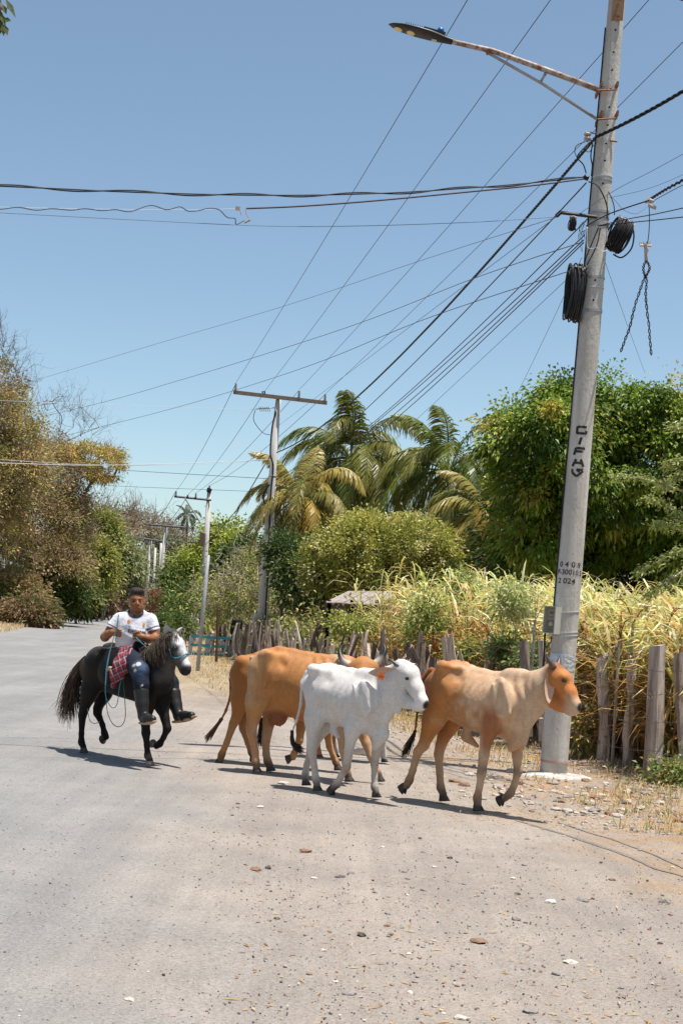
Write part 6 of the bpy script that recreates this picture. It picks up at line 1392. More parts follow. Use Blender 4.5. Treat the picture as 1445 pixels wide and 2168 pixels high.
COW1 = dict(O=O1, deg=40, label='tan cow with pale shoulders and a black nose walking in front of the concrete pole', group='cattle walking on the verge',
    torso=[(913, 1434, 1468, .06), (925, 1416, 1500, .14), (945, 1405, 1522, .19), (968, 1403, 1538, .205), (995, 1412, 1552, .225, .2), (1025, 1421, 1562, .235, .25), (1055, 1427, 1568, .225, .3),
           (1085, 1425, 1577, .19, .35), (1108, 1424, 1580, .16, .45), (1126, 1427, 1560, .13, .5), (1145, 1424, 1530, .11, .5), (1160, 1420, 1512, .09, .3), (1176, 1425, 1500, .05, .2)],
    hip=(0, 0, .2), ribx=(0, 0), ribz=(.62, 1.15),
    legs=[dict(l=.12, tk=2, plant=False, pitch=-1.0, pts=[(935, 1455, .185), (918, 1520, .12), (896, 1578, .062), (884, 1592, .05), (873, 1632, .036), (866, 1652, .042), (860, 1664, .04)]),
          dict(l=-.12, tk=2, pts=[(955, 1470, .17), (950, 1530, .115), (932, 1582, .06), (928, 1600, .052), (930, 1640, .038), (932, 1672, .042), (938, 1688, .040)]),
          dict(l=.13, tk=2, ys=.6, pts=[(1052, 1480, .12), (1034, 1536, .09), (1024, 1595, .055), (1019, 1634, .048), (1015, 1660, .034), (1010, 1684, .042), (1011, 1698, .040)]),
          dict(l=-.13, tk=2, ys=.6, plant=False, pitch=-1.1, pts=[(1112, 1500, .12), (1096, 1560, .085), (1094, 1600, .055), (1096, 1632, .046), (1089, 1660, .034), (1080, 1680, .041), (1068, 1690, .039)])],
    head=[dict(pts=[(1150, 1450, 0, .13), (1170, 1432, 0, .095)], ys=.75, k=.06),
          dict(pts=[(1172, 1424, 0, .082), (1187, 1440, 0, .088), (1203, 1468, 0, .068), (1216, 1492, 0, .047), (1220, 1499, 0, .042)], ys=1.0),
          dict(pts=[(1167, 1478, 0, .062), (1185, 1495, 0, .045), (1206, 1507, 0, .028), (1215, 1508, 0, .026)], ys=.9),
          dict(pts=[(1194, 1434, .06, .028), (1194, 1434, -.06, .028)], ys=1)],
    extra=[dict(pts=[(1078, 1430, 0, .05), (1098, 1434, 0, .055)], k=.06),
           dict(pts=[(1100, 1560, 0, .07), (1082, 1584, 0, .035)], ys=.6, k=.05),
           dict(pts=[(985, 1560, 0, .05), (1010, 1580, 0, .022)], ys=.7, k=.05)],
    shoulder=[(1062, 1478, .17, .10, .045, .19, -.2), (1110, 1478, -.15, .10, .045, .19, -.2)],
    fold=[((1042, 1450), (1050, 1512), .214, .016), ((1064, 1446), (1079, 1510), .196, .018), ((1052, 1514), (1078, 1512), .196, .015)],
    groove=[((1030, 1443), (1034, 1500), .262, .020), ((1034, 1500), (1026, 1530), .262, .016), ((1053, 1458), (1062, 1500), .262, .014), ((1092, 1450), (1098, 1520), .215, .016), ((948, 1450), (950, 1500), .245, .018), ((1203, 1502), (1223, 1507), .052, .008), ((1227, 1493), (1228, 1497), .040, .009)],
    tail=[(913, 1420, 0, .035), (893, 1440, .03, .026), (884, 1500, .03, .016), (878, 1550, .0, .012)],
    tuft=dict(a=(878, 1548, .0), b=(850, 1598, -.04), b2=(862, 1600, -.04), bend=(0, 0, 0)),
    ears=[dict(base=(1164, 1424, .085), tip=(1161, 1490, .13), w=.088, face=(.6, .7, .1), cin=(.50, .33, .24), cout=TAN),
          dict(base=(1180, 1424, -.085), tip=(1186, 1470, -.13), w=.07, face=(.5, -.9, .1), cin=(.62, .45, .36), cout=TAN)],
    horns=[[(1171, 1414, .06, .032), (1164, 1402, .085, .024), (1158, 1392, .10, .014), (1155, 1384, .11, .004)],
           [(1180, 1412, -.06, .032), (1182, 1402, -.085, .024), (1184, 1394, -.10, .014), (1185, 1386, -.11, .004)]],
    horncol=dict(c0=(.10, .07, .055), c1=(.07, .055, .045)),
    eyes=[(1193, 1441, .080, .017), (1196, 1441, -.080, .017)], coat=coat1)
def prep(S, hippx, ribpx):
    fr = Frame(S['O'], S['deg']); h = fr.P(hippx[0], hippx[1]); S['hip'] = (h[0], h[2], hippx[2])
    S['neck'] = (fr.P(S['torso'][-6][0], 1450)[0], fr.P(S['torso'][-3][0], 1450)[0])
    S['ribx'] = (fr.P(ribpx[0], 1450)[0], fr.P(ribpx[1], 1450)[0])
prep(COW1, (960, 1403, .205), (978, 1062))

# ---- white cow ------------------------------------------------------------------
def coat2(V, fr, P):
    n1 = vnoise(V, 7, 4); n2 = vnoise(V, 20, 5); z = V[:, 2]; x = V[:, 0]
    c = np.tile([.60, .565, .535], (len(V), 1))*(.95+.09*n1[:, None])
    n4 = vnoise(V*[1, 1, .35], 38, 6); c = c*(.94+.12*n4[:, None]); c = mixc(c, np.array([.46, .40, .34]), sstep(.55, .8, n1)*.35)
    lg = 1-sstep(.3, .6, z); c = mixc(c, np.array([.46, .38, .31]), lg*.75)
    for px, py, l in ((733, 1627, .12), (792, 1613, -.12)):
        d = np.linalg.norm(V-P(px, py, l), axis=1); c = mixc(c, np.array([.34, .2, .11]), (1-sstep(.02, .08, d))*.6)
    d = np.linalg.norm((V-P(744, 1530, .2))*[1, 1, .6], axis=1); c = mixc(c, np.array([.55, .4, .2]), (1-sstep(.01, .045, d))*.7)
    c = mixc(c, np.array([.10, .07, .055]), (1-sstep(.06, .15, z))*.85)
    hx = P(845, 1440)[0]
    nose = np.linalg.norm(V-P(905, 1494), axis=1); c = mixc(c, DARK*.7, (1-sstep(.035, .055, nose))*(x > hx))
    nb = np.linalg.norm(V-P(893, 1485), axis=1); c = mixc(c, np.array([.75, .72, .70]), (1-sstep(.05, .13, nb))*(nose > .05)*.8)
    cr = sstep(0, 1, 1-np.abs(z-P(860, 1400)[2])/.03)*0; return c
O2 = G(797, 1696)
COW2 = dict(O=O2, deg=40, label='white cow with an orange ear tag walking behind the tan cow', group='cattle walking on the verge',
    torso=[(651, 1436, 1478, .06), (661, 1419, 1505, .13), (678, 1412, 1522, .175), (698, 1409, 1536, .19), (720, 1414, 1546, .205, .2), (745, 1419, 1552, .21, .25), (768, 1423, 1560, .20, .3),
           (790, 1425, 1568, .17, .4), (806, 1423, 1576, .14, .5), (822, 1420, 1556, .115, .5), (838, 1414, 1528, .10, .45), (850, 1412, 1508, .08, .3), (862, 1420, 1495, .05, .2)],
    hip=(0, 0, .18), ribx=(0, 0), ribz=(.58, 1.05), ribs=.8, hs=.045,
    legs=[dict(l=.10, tk=2, pts=[(676, 1455, .16), (664, 1520, .105), (659, 1580, .054), (660, 1592, .05), (665, 1625, .034), (668, 1650, .039), (671, 1664, .037)]),
          dict(l=-.10, tk=2, pts=[(696, 1470, .15), (686, 1535, .10), (664, 1585, .052), (657, 1600, .046), (648, 1632, .034), (645, 1652, .038), (646, 1666, .037)]),
          dict(l=.11, tk=2, ys=.6, plant=False, pitch=-.75, pts=[(760, 1480, .115), (746, 1540, .085), (738, 1590, .052), (733, 1625, .044), (722, 1643, .033), (713, 1660, .039), (706, 1668, .037)]),
          dict(l=-.11, tk=2, ys=.6, pts=[(806, 1500, .115), (802, 1560, .08), (796, 1596, .05), (792, 1622, .042), (792, 1650, .032), (792, 1672, .038), (795, 1684, .036)])],
    head=[dict(pts=[(830, 1440, 0, .12), (848, 1425, 0, .09)], ys=.75, k=.06),
          dict(pts=[(850, 1416, 0, .078), (866, 1428, 0, .088), (880, 1458, 0, .068), (893, 1484, 0, .046), (896, 1490, 0, .042)], ys=1.0),
          dict(pts=[(846, 1470, 0, .062), (862, 1488, 0, .045), (882, 1498, 0, .028), (892, 1499, 0, .025)], ys=.9),
          dict(pts=[(864, 1428, .06, .028), (864, 1428, -.06, .028)], ys=1)],
    extra=[dict(pts=[(770, 1428, 0, .045), (790, 1432, 0, .05)], k=.06),
           dict(pts=[(808, 1555, 0, .07), (794, 1582, 0, .03)], ys=.6, k=.05),
           dict(pts=[(704, 1548, 0, .04), (716, 1560, 0, .02)], ys=.7, k=.05),
           dict(pts=[(842, 1500, 0, .03), (845, 1515, 0, .012)], ys=.4, k=.03)],
    shoulder=[(772, 1478, .15, .085, .04, .17, -.2), (815, 1478, -.13, .085, .04, .17, -.2)],
    fold=[((747, 1450), (758, 1505), .184, .013), ((768, 1448), (783, 1506), .162, .015)],
    groove=[((668, 1430), (668, 1490), .21, .015), ((737, 1450), (742, 1515), .228, .012), ((757, 1462), (767, 1495), .215, .008), ((880, 1494), (898, 1499), .052, .008), ((901, 1485), (902, 1489), .040, .009), ((797, 1450), (803, 1520), .185, .014)],
    tail=[(652, 1424, 0, .033), (640, 1445, .03, .022), (637, 1490, .03, .016), (628, 1525, .02, .013), (617, 1552, .0, .012)],
    tuft=dict(a=(618, 1548, .0), b=(636, 1596, 0), b2=(641, 1588, 0), bend=(-.045, 0, -.03)),
    ears=[dict(base=(843, 1424, .08), tip=(779, 1424, .16), w=.115, face=(.3, .6, -.35), cin=(.55, .38, .30), cout=(.68, .63, .6)),
          dict(base=(868, 1416, -.08), tip=(884, 1412, -.2), w=.105, face=(.5, -.7, -.2), cin=(.55, .38, .30), cout=(.68, .63, .6))],
    horns=[[(845, 1411, .055, .026), (838, 1407, .075, .020), (831, 1401, .09, .012), (825, 1394, .10, .003)],
           [(860, 1406, -.055, .026), (866, 1400, -.08, .018), (869, 1394, -.10, .003)]],
    horncol=dict(c0=(.13, .11, .10), c1=(.05, .045, .04)),
    eyes=[(861, 1436, .082, .021), (868, 1436, -.082, .021)], coat=coat2)
prep(COW2, (686, 1410, .18), (704, 775))

# ---- nearer brown cow of the pair behind (its head turned to the camera) ----------
def coat3(V, fr, P):
    n1 = vnoise(V, 6, 7); n2 = vnoise(V, 18, 8); z = V[:, 2]; x = V[:, 0]
    c = np.tile(TAN*[1.0, 1.05, 1.1], (len(V), 1))*(.88+.25*n1[:, None])
    xr = P(575, 1450)[0]; c = mixc(c, PALE*[.95, .85, .7], (1-sstep(xr-.25, xr+.1, x))*(.5+.4*n2)*sstep(.5, .75, z))
    c = mixc(c, PALE*.9, sstep(P(690, 1400)[0], P(720, 1400)[0], x)*.6*(x < P(745, 1400)[0]))
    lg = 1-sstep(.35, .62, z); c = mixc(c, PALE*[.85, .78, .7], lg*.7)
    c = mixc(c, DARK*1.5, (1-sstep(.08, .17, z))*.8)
    n4 = vnoise(V*[1, 1, .35], 38, 6); c = c*(.9+.2*n4[:, None]); n6 = vnoise(V, 4, 77); c = mixc(c, TAN_D*1.6, sstep(.5, .75, n6)*.35)
    ud = np.linalg.norm((V-P(588, 1525, 0))*[1, .7, 1], axis=1); c = mixc(c, np.array([.22, .075, .03]), 1-sstep(.09, .16, ud))
    return c
O3 = G(557, 1637)
COW3 = dict(O=O3, deg=12, label='brown horned cow facing the camera from behind the white cow', group='cattle walking on the verge',
    torso=[(533, 1404, 1440, .06), (543, 1388, 1480, .14), (560, 1379, 1488, .19), (590, 1372, 1502, .21), (620, 1377, 1520, .235, .2), (650, 1384, 1536, .25, .25), (680, 1389, 1542, .24, .3),
           (708, 1391, 1548, .20, .35), (728, 1392, 1545, .16, .4), (745, 1396, 1520, .13, .4), (756, 1402, 1490, .11, .3)],
    hip=(0, 0, .2), ribx=(0, 0), ribz=(.65, 1.2), ribs=.5,
    legs=[dict(l=.13, tk=2, pts=[(560, 1420, .19), (543, 1485, .12), (532, 1540, .065), (533, 1552, .058), (540, 1590, .042), (541, 1610, .045), (543, 1622, .042)]),
          dict(l=-.13, tk=2, pts=[(582, 1430, .16), (575, 1495, .105), (564, 1556, .062), (562, 1570, .055), (563, 1600, .042), (566, 1615, .045), (571, 1624, .042)]),
          dict(l=.13, tk=2, ys=.6, pts=[(712, 1440, .13), (716, 1510, .095), (722, 1560, .058), (726, 1592, .05), (730, 1620, .036), (733, 1638, .042), (737, 1648, .040)]),
          dict(l=-.13, tk=2, ys=.6, pts=[(730, 1440, .12), (752, 1510, .09), (776, 1560, .055), (786, 1585, .046), (795, 1604, .036), (800, 1615, .040), (804, 1622, .038)])],
    head=[dict(pts=[(735, 1425, 0, .15), (758, 1430, .15, .11)], ys=1.2, k=.06),
          dict(pts=[(752, 1414, .18, .075), (768, 1410, .18, .085), (786, 1414, .18, .075)], ys=1.0, k=.05),
          dict(pts=[(768, 1418, .2, .11), (768, 1452, .32, .10), (769, 1490, .42, .065), (770, 1505, .45, .06)], ys=1.0)],
    extra=[dict(pts=[(585, 1500, 0, .11), (590, 1520, 0, .085)], ys=.9, k=.05),
           dict(pts=[(578, 1524, .05, .03), (577, 1534, .05, .015)], k=.015), dict(pts=[(592, 1526, .05, .03), (592, 1537, .05, .015)], k=.015)],
    shoulder=[(705, 1450, .17, .12, .05, .2, 0)],
    fold=[((568, 1384), (558, 1456), .222, .030), ((537, 1404), (548, 1440), .13, .03)],
    groove=[((580, 1396), (572, 1452), .29, .026), ((551, 1402), (546, 1450), .25, .026), ((690, 1410), (694, 1500), .27, .02)],
    tail=[(533, 1394, 0, .03), (536, 1420, -.1, .02), (545, 1480, -.12, .014), (550, 1530, -.12, .012)],
    tuft=dict(a=(551, 1520, -.12), b=(546, 1572, -.12), b2=(553, 1575, -.12)),
    ears=[dict(base=(790, 1415, .16), tip=(812, 1408, .10), w=.10, face=(.2, .9, -.2), cin=(.5, .3, .24), cout=TAN),
          dict(base=(748, 1418, .2), tip=(728, 1428, .24), w=.10, face=(-.2, .9, -.2), cin=(.5, .3, .24), cout=TAN)],
    horns=[[(749, 1408, .18, .038), (737, 1406, .18, .038), (725, 1399, .16, .034), (718, 1387, .13, .027), (719, 1375, .10, .018), (727, 1367, .08, .010), (736, 1364, .06, .003)],
           [(788, 1408, .16, .038), (800, 1401, .14, .038), (809, 1391, .12, .032), (814, 1380, .10, .023), (814, 1370, .08, .012), (808, 1361, .06, .003)]],
    horncol=dict(c0=(.55, .46, .38), c1=(.012, .010, .010)),
    eyes=[(754, 1446, .36, .022), (782, 1446, .36, .022)], coat=coat3)
prep(COW3, (572, 1378, .205), (590, 700))

# ---- farther brown cow ------------------------------------------------------------
def coat4(V, fr, P):
    n1 = vnoise(V, 6, 17); n2 = vnoise(V, 18, 18); z = V[:, 2]
    c = np.tile(TAN*[.95, .9, .85], (len(V), 1))*(.85+.3*n1[:, None])
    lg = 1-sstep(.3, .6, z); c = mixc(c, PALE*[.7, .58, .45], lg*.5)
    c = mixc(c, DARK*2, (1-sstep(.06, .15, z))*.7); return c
O4 = W(505, 0, 15.5)*[1, 1, 0]
O4 = gx(505, 15.5)
COW4 = dict(O=O4, deg=15, label='brown cow with a long swinging tail, rearmost of the herd', group='cattle walking on the verge',
    torso=[(495, 1416, 1455, .06), (505, 1400, 1480, .14), (522, 1392, 1498, .19), (548, 1384, 1505, .2), (580, 1384, 1515, .22, .2), (610, 1388, 1525, .23, .25), (640, 1392, 1530, .22, .3),
           (668, 1396, 1532, .18, .35), (690, 1398, 1525, .14, .4), (704, 1405, 1500, .11, .4), (716, 1412, 1480, .08, .3)],
    hip=(0, 0, .19), ribx=(0, 0), ribz=(.65, 1.2), ribs=.3,
    legs=[dict(l=.12, tk=2, plant=False, pitch=-.5, pts=[(520, 1425, .18), (510, 1480, .115), (500, 1520, .065), (494, 1532, .055), (480, 1572, .038), (469, 1598, .043), (466, 1610, .041)]),
          dict(l=-.12, tk=2, pts=[(535, 1430, .16), (528, 1490, .11), (514, 1540, .06), (514, 1552, .052), (524, 1585, .038), (531, 1606, .042), (535, 1616, .040)]),
          dict(l=.12, tk=2, ys=.6, plant=False, pitch=-1.3, pts=[(645, 1450, .12), (640, 1510, .09), (636, 1545, .055), (634, 1568, .046), (627, 1585, .036), (622, 1597, .040), (620, 1604, .038)]),
          dict(l=-.12, tk=2, ys=.6, pts=[(668, 1450, .11), (684, 1520, .085), (694, 1550, .052), (698, 1572, .044), (706, 1592, .035), (711, 1603, .040), (715, 1609, .038)])],
    head=[dict(pts=[(700, 1440, 0, .14), (725, 1440, 0, .10)], ys=.7, k=.06),
          dict(pts=[(725, 1436, 0, .09), (745, 1460, 0, .07), (758, 1485, 0, .045)], ys=.9)],
    tail=[(495, 1412, 0, .032), (489, 1440, .03, .022), (488, 1475, .03, .017), (478, 1505, .03, .015), (465, 1530, .03, .013)],
    tuft=dict(a=(468, 1522, .03), b=(435, 1570, .03), b2=(443, 1560, .03), mt=mat('tail_brown', (.09, .05, .03), .7, (.16, .09, .05), 20)),
    ears=[], horns=[[(728, 1424, .06, .03), (722, 1414, .10, .02), (716, 1410, .12, .004)]], eyes=[], coat=coat4)
prep(COW4, (522, 1392, .19), (545, 660))

# ---- pale cow almost hidden behind ------------------------------------------------
def coat5(V, fr, P):
    n1 = vnoise(V, 6, 27); z = V[:, 2]
    c = np.tile([.55, .48, .42], (len(V), 1))*(.85+.3*n1[:, None])
    c = mixc(c, np.array([.32, .13, .05]), (V[:, 0] < P(710, 1500)[0])*1.0*(1-sstep(.1, .7, z))); return c
O5 = gx(740, 16.6)
COW5 = dict(O=O5, deg=15, label='pale cow mostly hidden behind the white cow, only its legs showing', group='cattle walking on the verge',
    torso=[(668, 1424, 1455, .06), (678, 1414, 1480, .13), (695, 1410, 1505, .17), (720, 1412, 1518, .19), (750, 1416, 1524, .20, .2), (780, 1420, 1526, .18, .3),
           (800, 1422, 1522, .14, .4), (815, 1424, 1500, .11, .4), (828, 1428, 1480, .08, .3)],
    hip=(0, 0, .17), ribx=(0, 0), ribz=(.6, 1.0), ribs=.2, hs=.042,
    legs=[dict(l=.11, tk=2, pts=[(695, 1450, .14), (690, 1500, .10), (676, 1545, .052), (672, 1558, .046), (671, 1582, .035), (672, 1596, .038), (675, 1604, .036)]),
          dict(l=-.11, tk=2, pts=[(712, 1450, .13), (715, 1500, .09), (706, 1545, .05), (704, 1560, .044), (705, 1580, .035), (707, 1593, .038), (710, 1600, .036)]),
          dict(l=.11, tk=2, ys=.6, plant=False, pitch=-1.5, pts=[(785, 1450, .10), (785, 1510, .08), (786, 1550, .05), (784, 1578, .042), (770, 1590, .036), (757, 1592, .040), (750, 1592, .036)]),
          dict(l=-.11, tk=2, ys=.6, pts=[(800, 1450, .10), (808, 1510, .08), (810, 1545, .048), (811, 1565, .042), (812, 1582, .033), (812, 1592, .037), (813, 1598, .035)])],
    head=[dict(pts=[(815, 1450, 0, .11), (832, 1455, 0, .09)], ys=.7, k=.06),
          dict(pts=[(832, 1450, 0, .085), (848, 1470, 0, .065), (858, 1490, 0, .045)], ys=.9)],
    tail=[(668, 1420, 0, .03), (663, 1450, .02, .02), (664, 1490, .02, .014)],
    tuft=dict(a=(664, 1486, .02), b=(662, 1530, .02), b2=(668, 1530, .02)), coat=coat5)
prep(COW5, (693, 1412, .17), (715, 780))

cows = [build_cow(c) for c in (COW1, COW2, COW3, COW4, COW5)]
# ear tag of the white cow
fr2, root2, _, P2 = cows[1]
A = Acc(); c = fr2.world(P2(806, 1433, .175))[0]
fwd = -FW*1.0; sd = CR; upv = CU
for s_ in (0,):
    a = Acc(); M3 = np.stack([sd, fwd, upv], 1) @ rot3((0, 1, 0), .15)
    a.box(c, (.052, .004, .052), M3); a.box(c+upv*.034, (.026, .004, .022), M3)
    a.build('ear_tag', mat('tag_orange', (.85, .17, .02), .45), root2)
def place_text(V, F, fn, name, mt, parent):
    me = bpy.data.meshes.new(name); me.from_pydata([tuple(fn(v)) for v in V], [], F); me.update()
    return link(name, me, mt, parent)
M_ink = mat('black_ink', (.015, .014, .014), .8)
V, F = text_mesh('1459', .03); place_text(V, F, lambda v: c + M3 @ np.array([v[0]*.8, -.0035*0+.0035*-1, v[1]]) + (-FW)*.006, 'tag_number', M_ink, root2)
# ---- horse ------------------------------------------------------------------------
OH = G(323, 1622)
frH = Frame(OH, 45); PH = frH.P
horse = empty('horse', OH, 'dark grey horse with a pale spotted face and teal halter carrying the rider', 'horse')
M_horse = mat('horse_coat', (.85, .85, .85), .55, (1.15, 1.1, 1.1), 40, bump=.12, bscale=150, tint=True, spec=.08)
def coatH(V):
    n1 = vnoise(V, 8, 31); n2 = vnoise(V, 30, 32); n3 = vnoise(V, 60, 33); x = V[:, 0]; z = V[:, 2]
    c = np.tile([.012, .0105, .0095], (len(V), 1))*(.7+.8*n1[:, None])
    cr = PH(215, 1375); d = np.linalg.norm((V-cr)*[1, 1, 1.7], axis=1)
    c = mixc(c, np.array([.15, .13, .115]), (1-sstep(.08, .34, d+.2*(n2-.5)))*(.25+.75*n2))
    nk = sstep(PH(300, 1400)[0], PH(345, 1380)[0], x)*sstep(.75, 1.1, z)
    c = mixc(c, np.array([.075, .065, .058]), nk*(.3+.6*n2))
    f = PH(374, 1368, 0); hv = V-f
    ax = unit(PH(398, 1420)-PH(368, 1350)); t = hv@ax
    front = hv@unit(np.cross([0, 1, 0], ax))
    front = front*(1 if np.dot(np.cross([0, 1, 0], ax), [1, 0, .4]) > 0 else -1)
    hd = sstep(-.14, -.05, t)*sstep(PH(355, 1360)[0], PH(366, 1360)[0], x)*sstep(.8, .95, z)
    c = mixc(c, np.array([.50, .50, .52])*1.0, hd*sstep(-.03, .05, front+.06*(n2-.5))*(.72+.3*(n3 > .35)))
    c = mixc(c, np.array([.10, .085, .075]), hd*(1-sstep(-.03, .04, front))*.8)
    nz = np.linalg.norm(V-PH(397, 1424, 0), axis=1); c = mixc(c, np.array([.03, .025, .024]), 1-sstep(.06, .095, nz))
    for l_ in (.08, -.075):
        ed = np.linalg.norm((V-PH(370, 1373, l_))*[1, 1, 1.3], axis=1); c = mixc(c, np.array([.03, .026, .024]), (1-sstep(.022, .045, ed))*.75)
    ch = np.linalg.norm((V-PH(372, 1392, .075))*[1, 1, .8], axis=1); c = mixc(c, np.array([.12, .105, .095]), (1-sstep(.04, .11, ch))*.8)
    lg = 1-sstep(.1, .5, z); c = mixc(c, np.array([.012, .010, .009]), lg*.6)
    mth = np.linalg.norm((V-PH(396, 1421, .03))*[.5, .6, 3], axis=1); c = mixc(c, np.array([.01, .008, .008]), (1-sstep(.01, .02, mth)))
    fh = np.linalg.norm((V-PH(316, 1605, .11))*[1, 1, 1], axis=1); c = mixc(c, np.array([.14, .10, .08]), (1-sstep(.03, .07, fh))*.8)
    return c
st = []
for p in [(181, 1404, 1436, .05), (190, 1388, 1452, .14), (203, 1377, 1462, .19), (220, 1374, 1468, .21), (243, 1378, 1476, .23, .2), (268, 1383, 1485, .24, .2), (292, 1382, 1492, .22, .25),
          (312, 1374, 1500, .19, .3), (328, 1374, 1500, .165, .35), (342, 1384, 1492, .14, .3), (352, 1400, 1475, .11, .2), (358, 1420, 1455, .06)]:
    a = PH(p[0], p[1]); b = PH(p[0], p[2]); st.append((a[0], a[2], b[2]+.03, p[3]*.9, p[4] if len(p) > 4 else .1))
st = np.array(st)
s = Sdf([st[0, 0]-.4, -.4, -.03], [st[-1, 0]+.6, .4, 1.62], .0115)
s.loft(st, 0, 2.1, .15)
for sg in (1, -1): s.ell(PH(212, 1400, sg*.12), (.16, .1, .15), None, .08)
s.chain([(*PH(318, 1425, 0), .18), (*PH(336, 1392, 0), .135), (*PH(352, 1362, 0), .10), (*PH(362, 1350, 0), .085)], .6, .07)
s.chain([(*PH(340, 1440, 0), .13), (*PH(352, 1400, 0), .10), (*PH(364, 1372, 0), .075)], .7, .07)
# head
s.chain([(*PH(365, 1350, 0), .075), (*PH(374, 1366, 0), .083), (*PH(384, 1388, 0), .062), (*PH(393, 1410, 0), .046), (*PH(396, 1419, 0), .046)], .85, .04)
s.chain([(*PH(364, 1378, 0), .078), (*PH(376, 1396, 0), .05), (*PH(387, 1418, 0), .035), (*PH(391, 1423, 0), .034)], .75, .04)
s.chain([(*PH(375, 1366, .055), .028), (*PH(375, 1366, -.055), .028)], 1, .03)
LEGSH = [dict(l=.12, pl=True, pt=0, pts=[(205, 1410, .19), (190, 1460, .12), (178, 1498, .062), (175, 1508, .053), (173, 1545, .034), (173, 1562, .040), (178, 1573, .036)]),
         dict(l=-.12, pl=False, pt=-1.3, pts=[(222, 1420, .18), (220, 1465, .115), (207, 1500, .062), (206, 1510, .052), (217, 1535, .034), (221, 1553, .040), (225, 1561, .036)]),
         dict(l=.12, pl=True, pt=0, pts=[(322, 1440, .14), (310, 1492, .10), (308, 1525, .06), (309, 1549, .052), (311, 1575, .033), (313, 1596, .040), (318, 1606, .037)]),
         dict(l=-.12, pl=False, pt=-2.1, pts=[(350, 1445, .13), (342, 1490, .095), (349, 1520, .058), (354, 1543, .050), (346, 1562, .033), (338, 1575, .040), (331, 1580, .037)])]
hv_ = []
for lg in LEGSH:
    pts = [(*PH(p[0], p[1], lg['l']), p[2]*(.95, .88, .82, .82, .82, .86, .9)[i_]) for i_, p in enumerate(lg['pts'])]
    if lg['pl']:
        z = pts[-1][2]; dz = .05*1.35-z; z0 = pts[0][2]
        pts = [(p[0], p[1], p[2]+dz*min(1, max(0, (z0-p[2])/(z0-z))), p[3]) for p in pts]
    for i, (p, q) in enumerate(zip(pts[:-1], pts[1:])):
        s.cone(p[:3], q[:3], p[3], q[3], .6 if i < 1 else (.85 if i < 2 else 1), .06 if i < 2 else .022)
    hv_.append((pts[-1], lg['pt']))
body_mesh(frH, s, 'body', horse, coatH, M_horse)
for i, (p, pt) in enumerate(hv_):
    hoof(frH, (p[0]-.01, p[1], p[2]+.012), .05, pt, horse, cloven=False, mt=mat('hoof_pale', (.10, .075, .06), .6, (.2, .15, .12), 25) if i in (2, 3) else None)
for sg, tp in ((1, (349, 1322, .13)), (-1, (387, 1328, -.13))):
    ear_mesh(frH, PH(362+(-2 if sg > 0 else 12), 1347, sg*.06), PH(*tp), .085, (.6, sg*.5, -.1), horse, (.50, .48, .47), (.42, .41, .41))
eye(frH, PH(369, 1373, .082), .024, horse); eye(frH, PH(384, 1371, -.075), .024, horse)
M_mane = mat('mane_hair', (.55, .5, .5), .7, (1.25, 1.2, 1.1), 12, tint=True)
# mane over the near side of the neck, forelock, tail
rts = [PH(368, 1344, .02), PH(358, 1340, .03), PH(345, 1350, .04), (PH(332, 1362, .05)), PH(322, 1374, .05)]
tps = [PH(360, 1366, .09), PH(347, 1388, .14), PH(334, 1402, .17), PH(320, 1408, .19), PH(309, 1408, .19)]
strands(frH, rts, tps, 420, .0042, (0, .05, .03), horse, 'mane', M_mane, col=(.10, .075, .055), jit=.035, wave=.015)
rts = [PH(361, 1346, .03), PH(372, 1342, -.03)]; tps = [PH(366, 1362, .09), PH(388, 1366, -.05)]
strands(frH, rts, tps, 80, .004, (.03, 0, .03), horse, 'forelock', M_mane, col=(.12, .09, .07), jit=.03, wave=.01)
strands(frH, [PH(360, 1342, .0), PH(345, 1352, .0)], [PH(354, 1330, .0), PH(335, 1342, .0)], 24, .004, (0, 0, .01), horse, 'mane_tips', M_mane, col=(.12, .09, .06), jit=.04, wave=.01)
rts = [PH(181, 1393, .0), PH(178, 1402, .05), PH(184, 1398, -.03)]
tps = [PH(134, 1504, .05), PH(146, 1526, .08), PH(172, 1505, .05)]
strands(frH, rts, tps, 360, .0052, (-.08, .02, .02), horse, 'tail', M_mane, col=(.055, .032, .018), jit=.04, seg=7, wave=.03)
strands(frH, [PH(170, 1430, .0), PH(165, 1450, .03)], [PH(131, 1500, .05), PH(138, 1528, .08)], 90, .005, (-.02, .02, -.03), horse, 'tail_tips', M_mane, col=(.20, .11, .055), jit=.05, seg=6, wave=.02)
# halter
M_teal = mat('teal_strap', (.04, .19, .24), .6, (.10, .36, .42), 60)
def ringp(pts): return [frH.world(PH(*p))[0] for p in pts]
a = Acc()
a.tube(ringp([(361, 1389, .07), (372, 1394, .075), (384, 1391, .055), (393, 1385, .02), (398, 1384, -.02), (400, 1387, -.06)]), .011, 5, flat=.5)
a.tube(ringp([(363, 1390, .075), (358, 1375, .09), (354, 1358, .075), (357, 1348, .03)]), .009, 5, flat=.5)
a.build('halter', M_teal, horse, True)

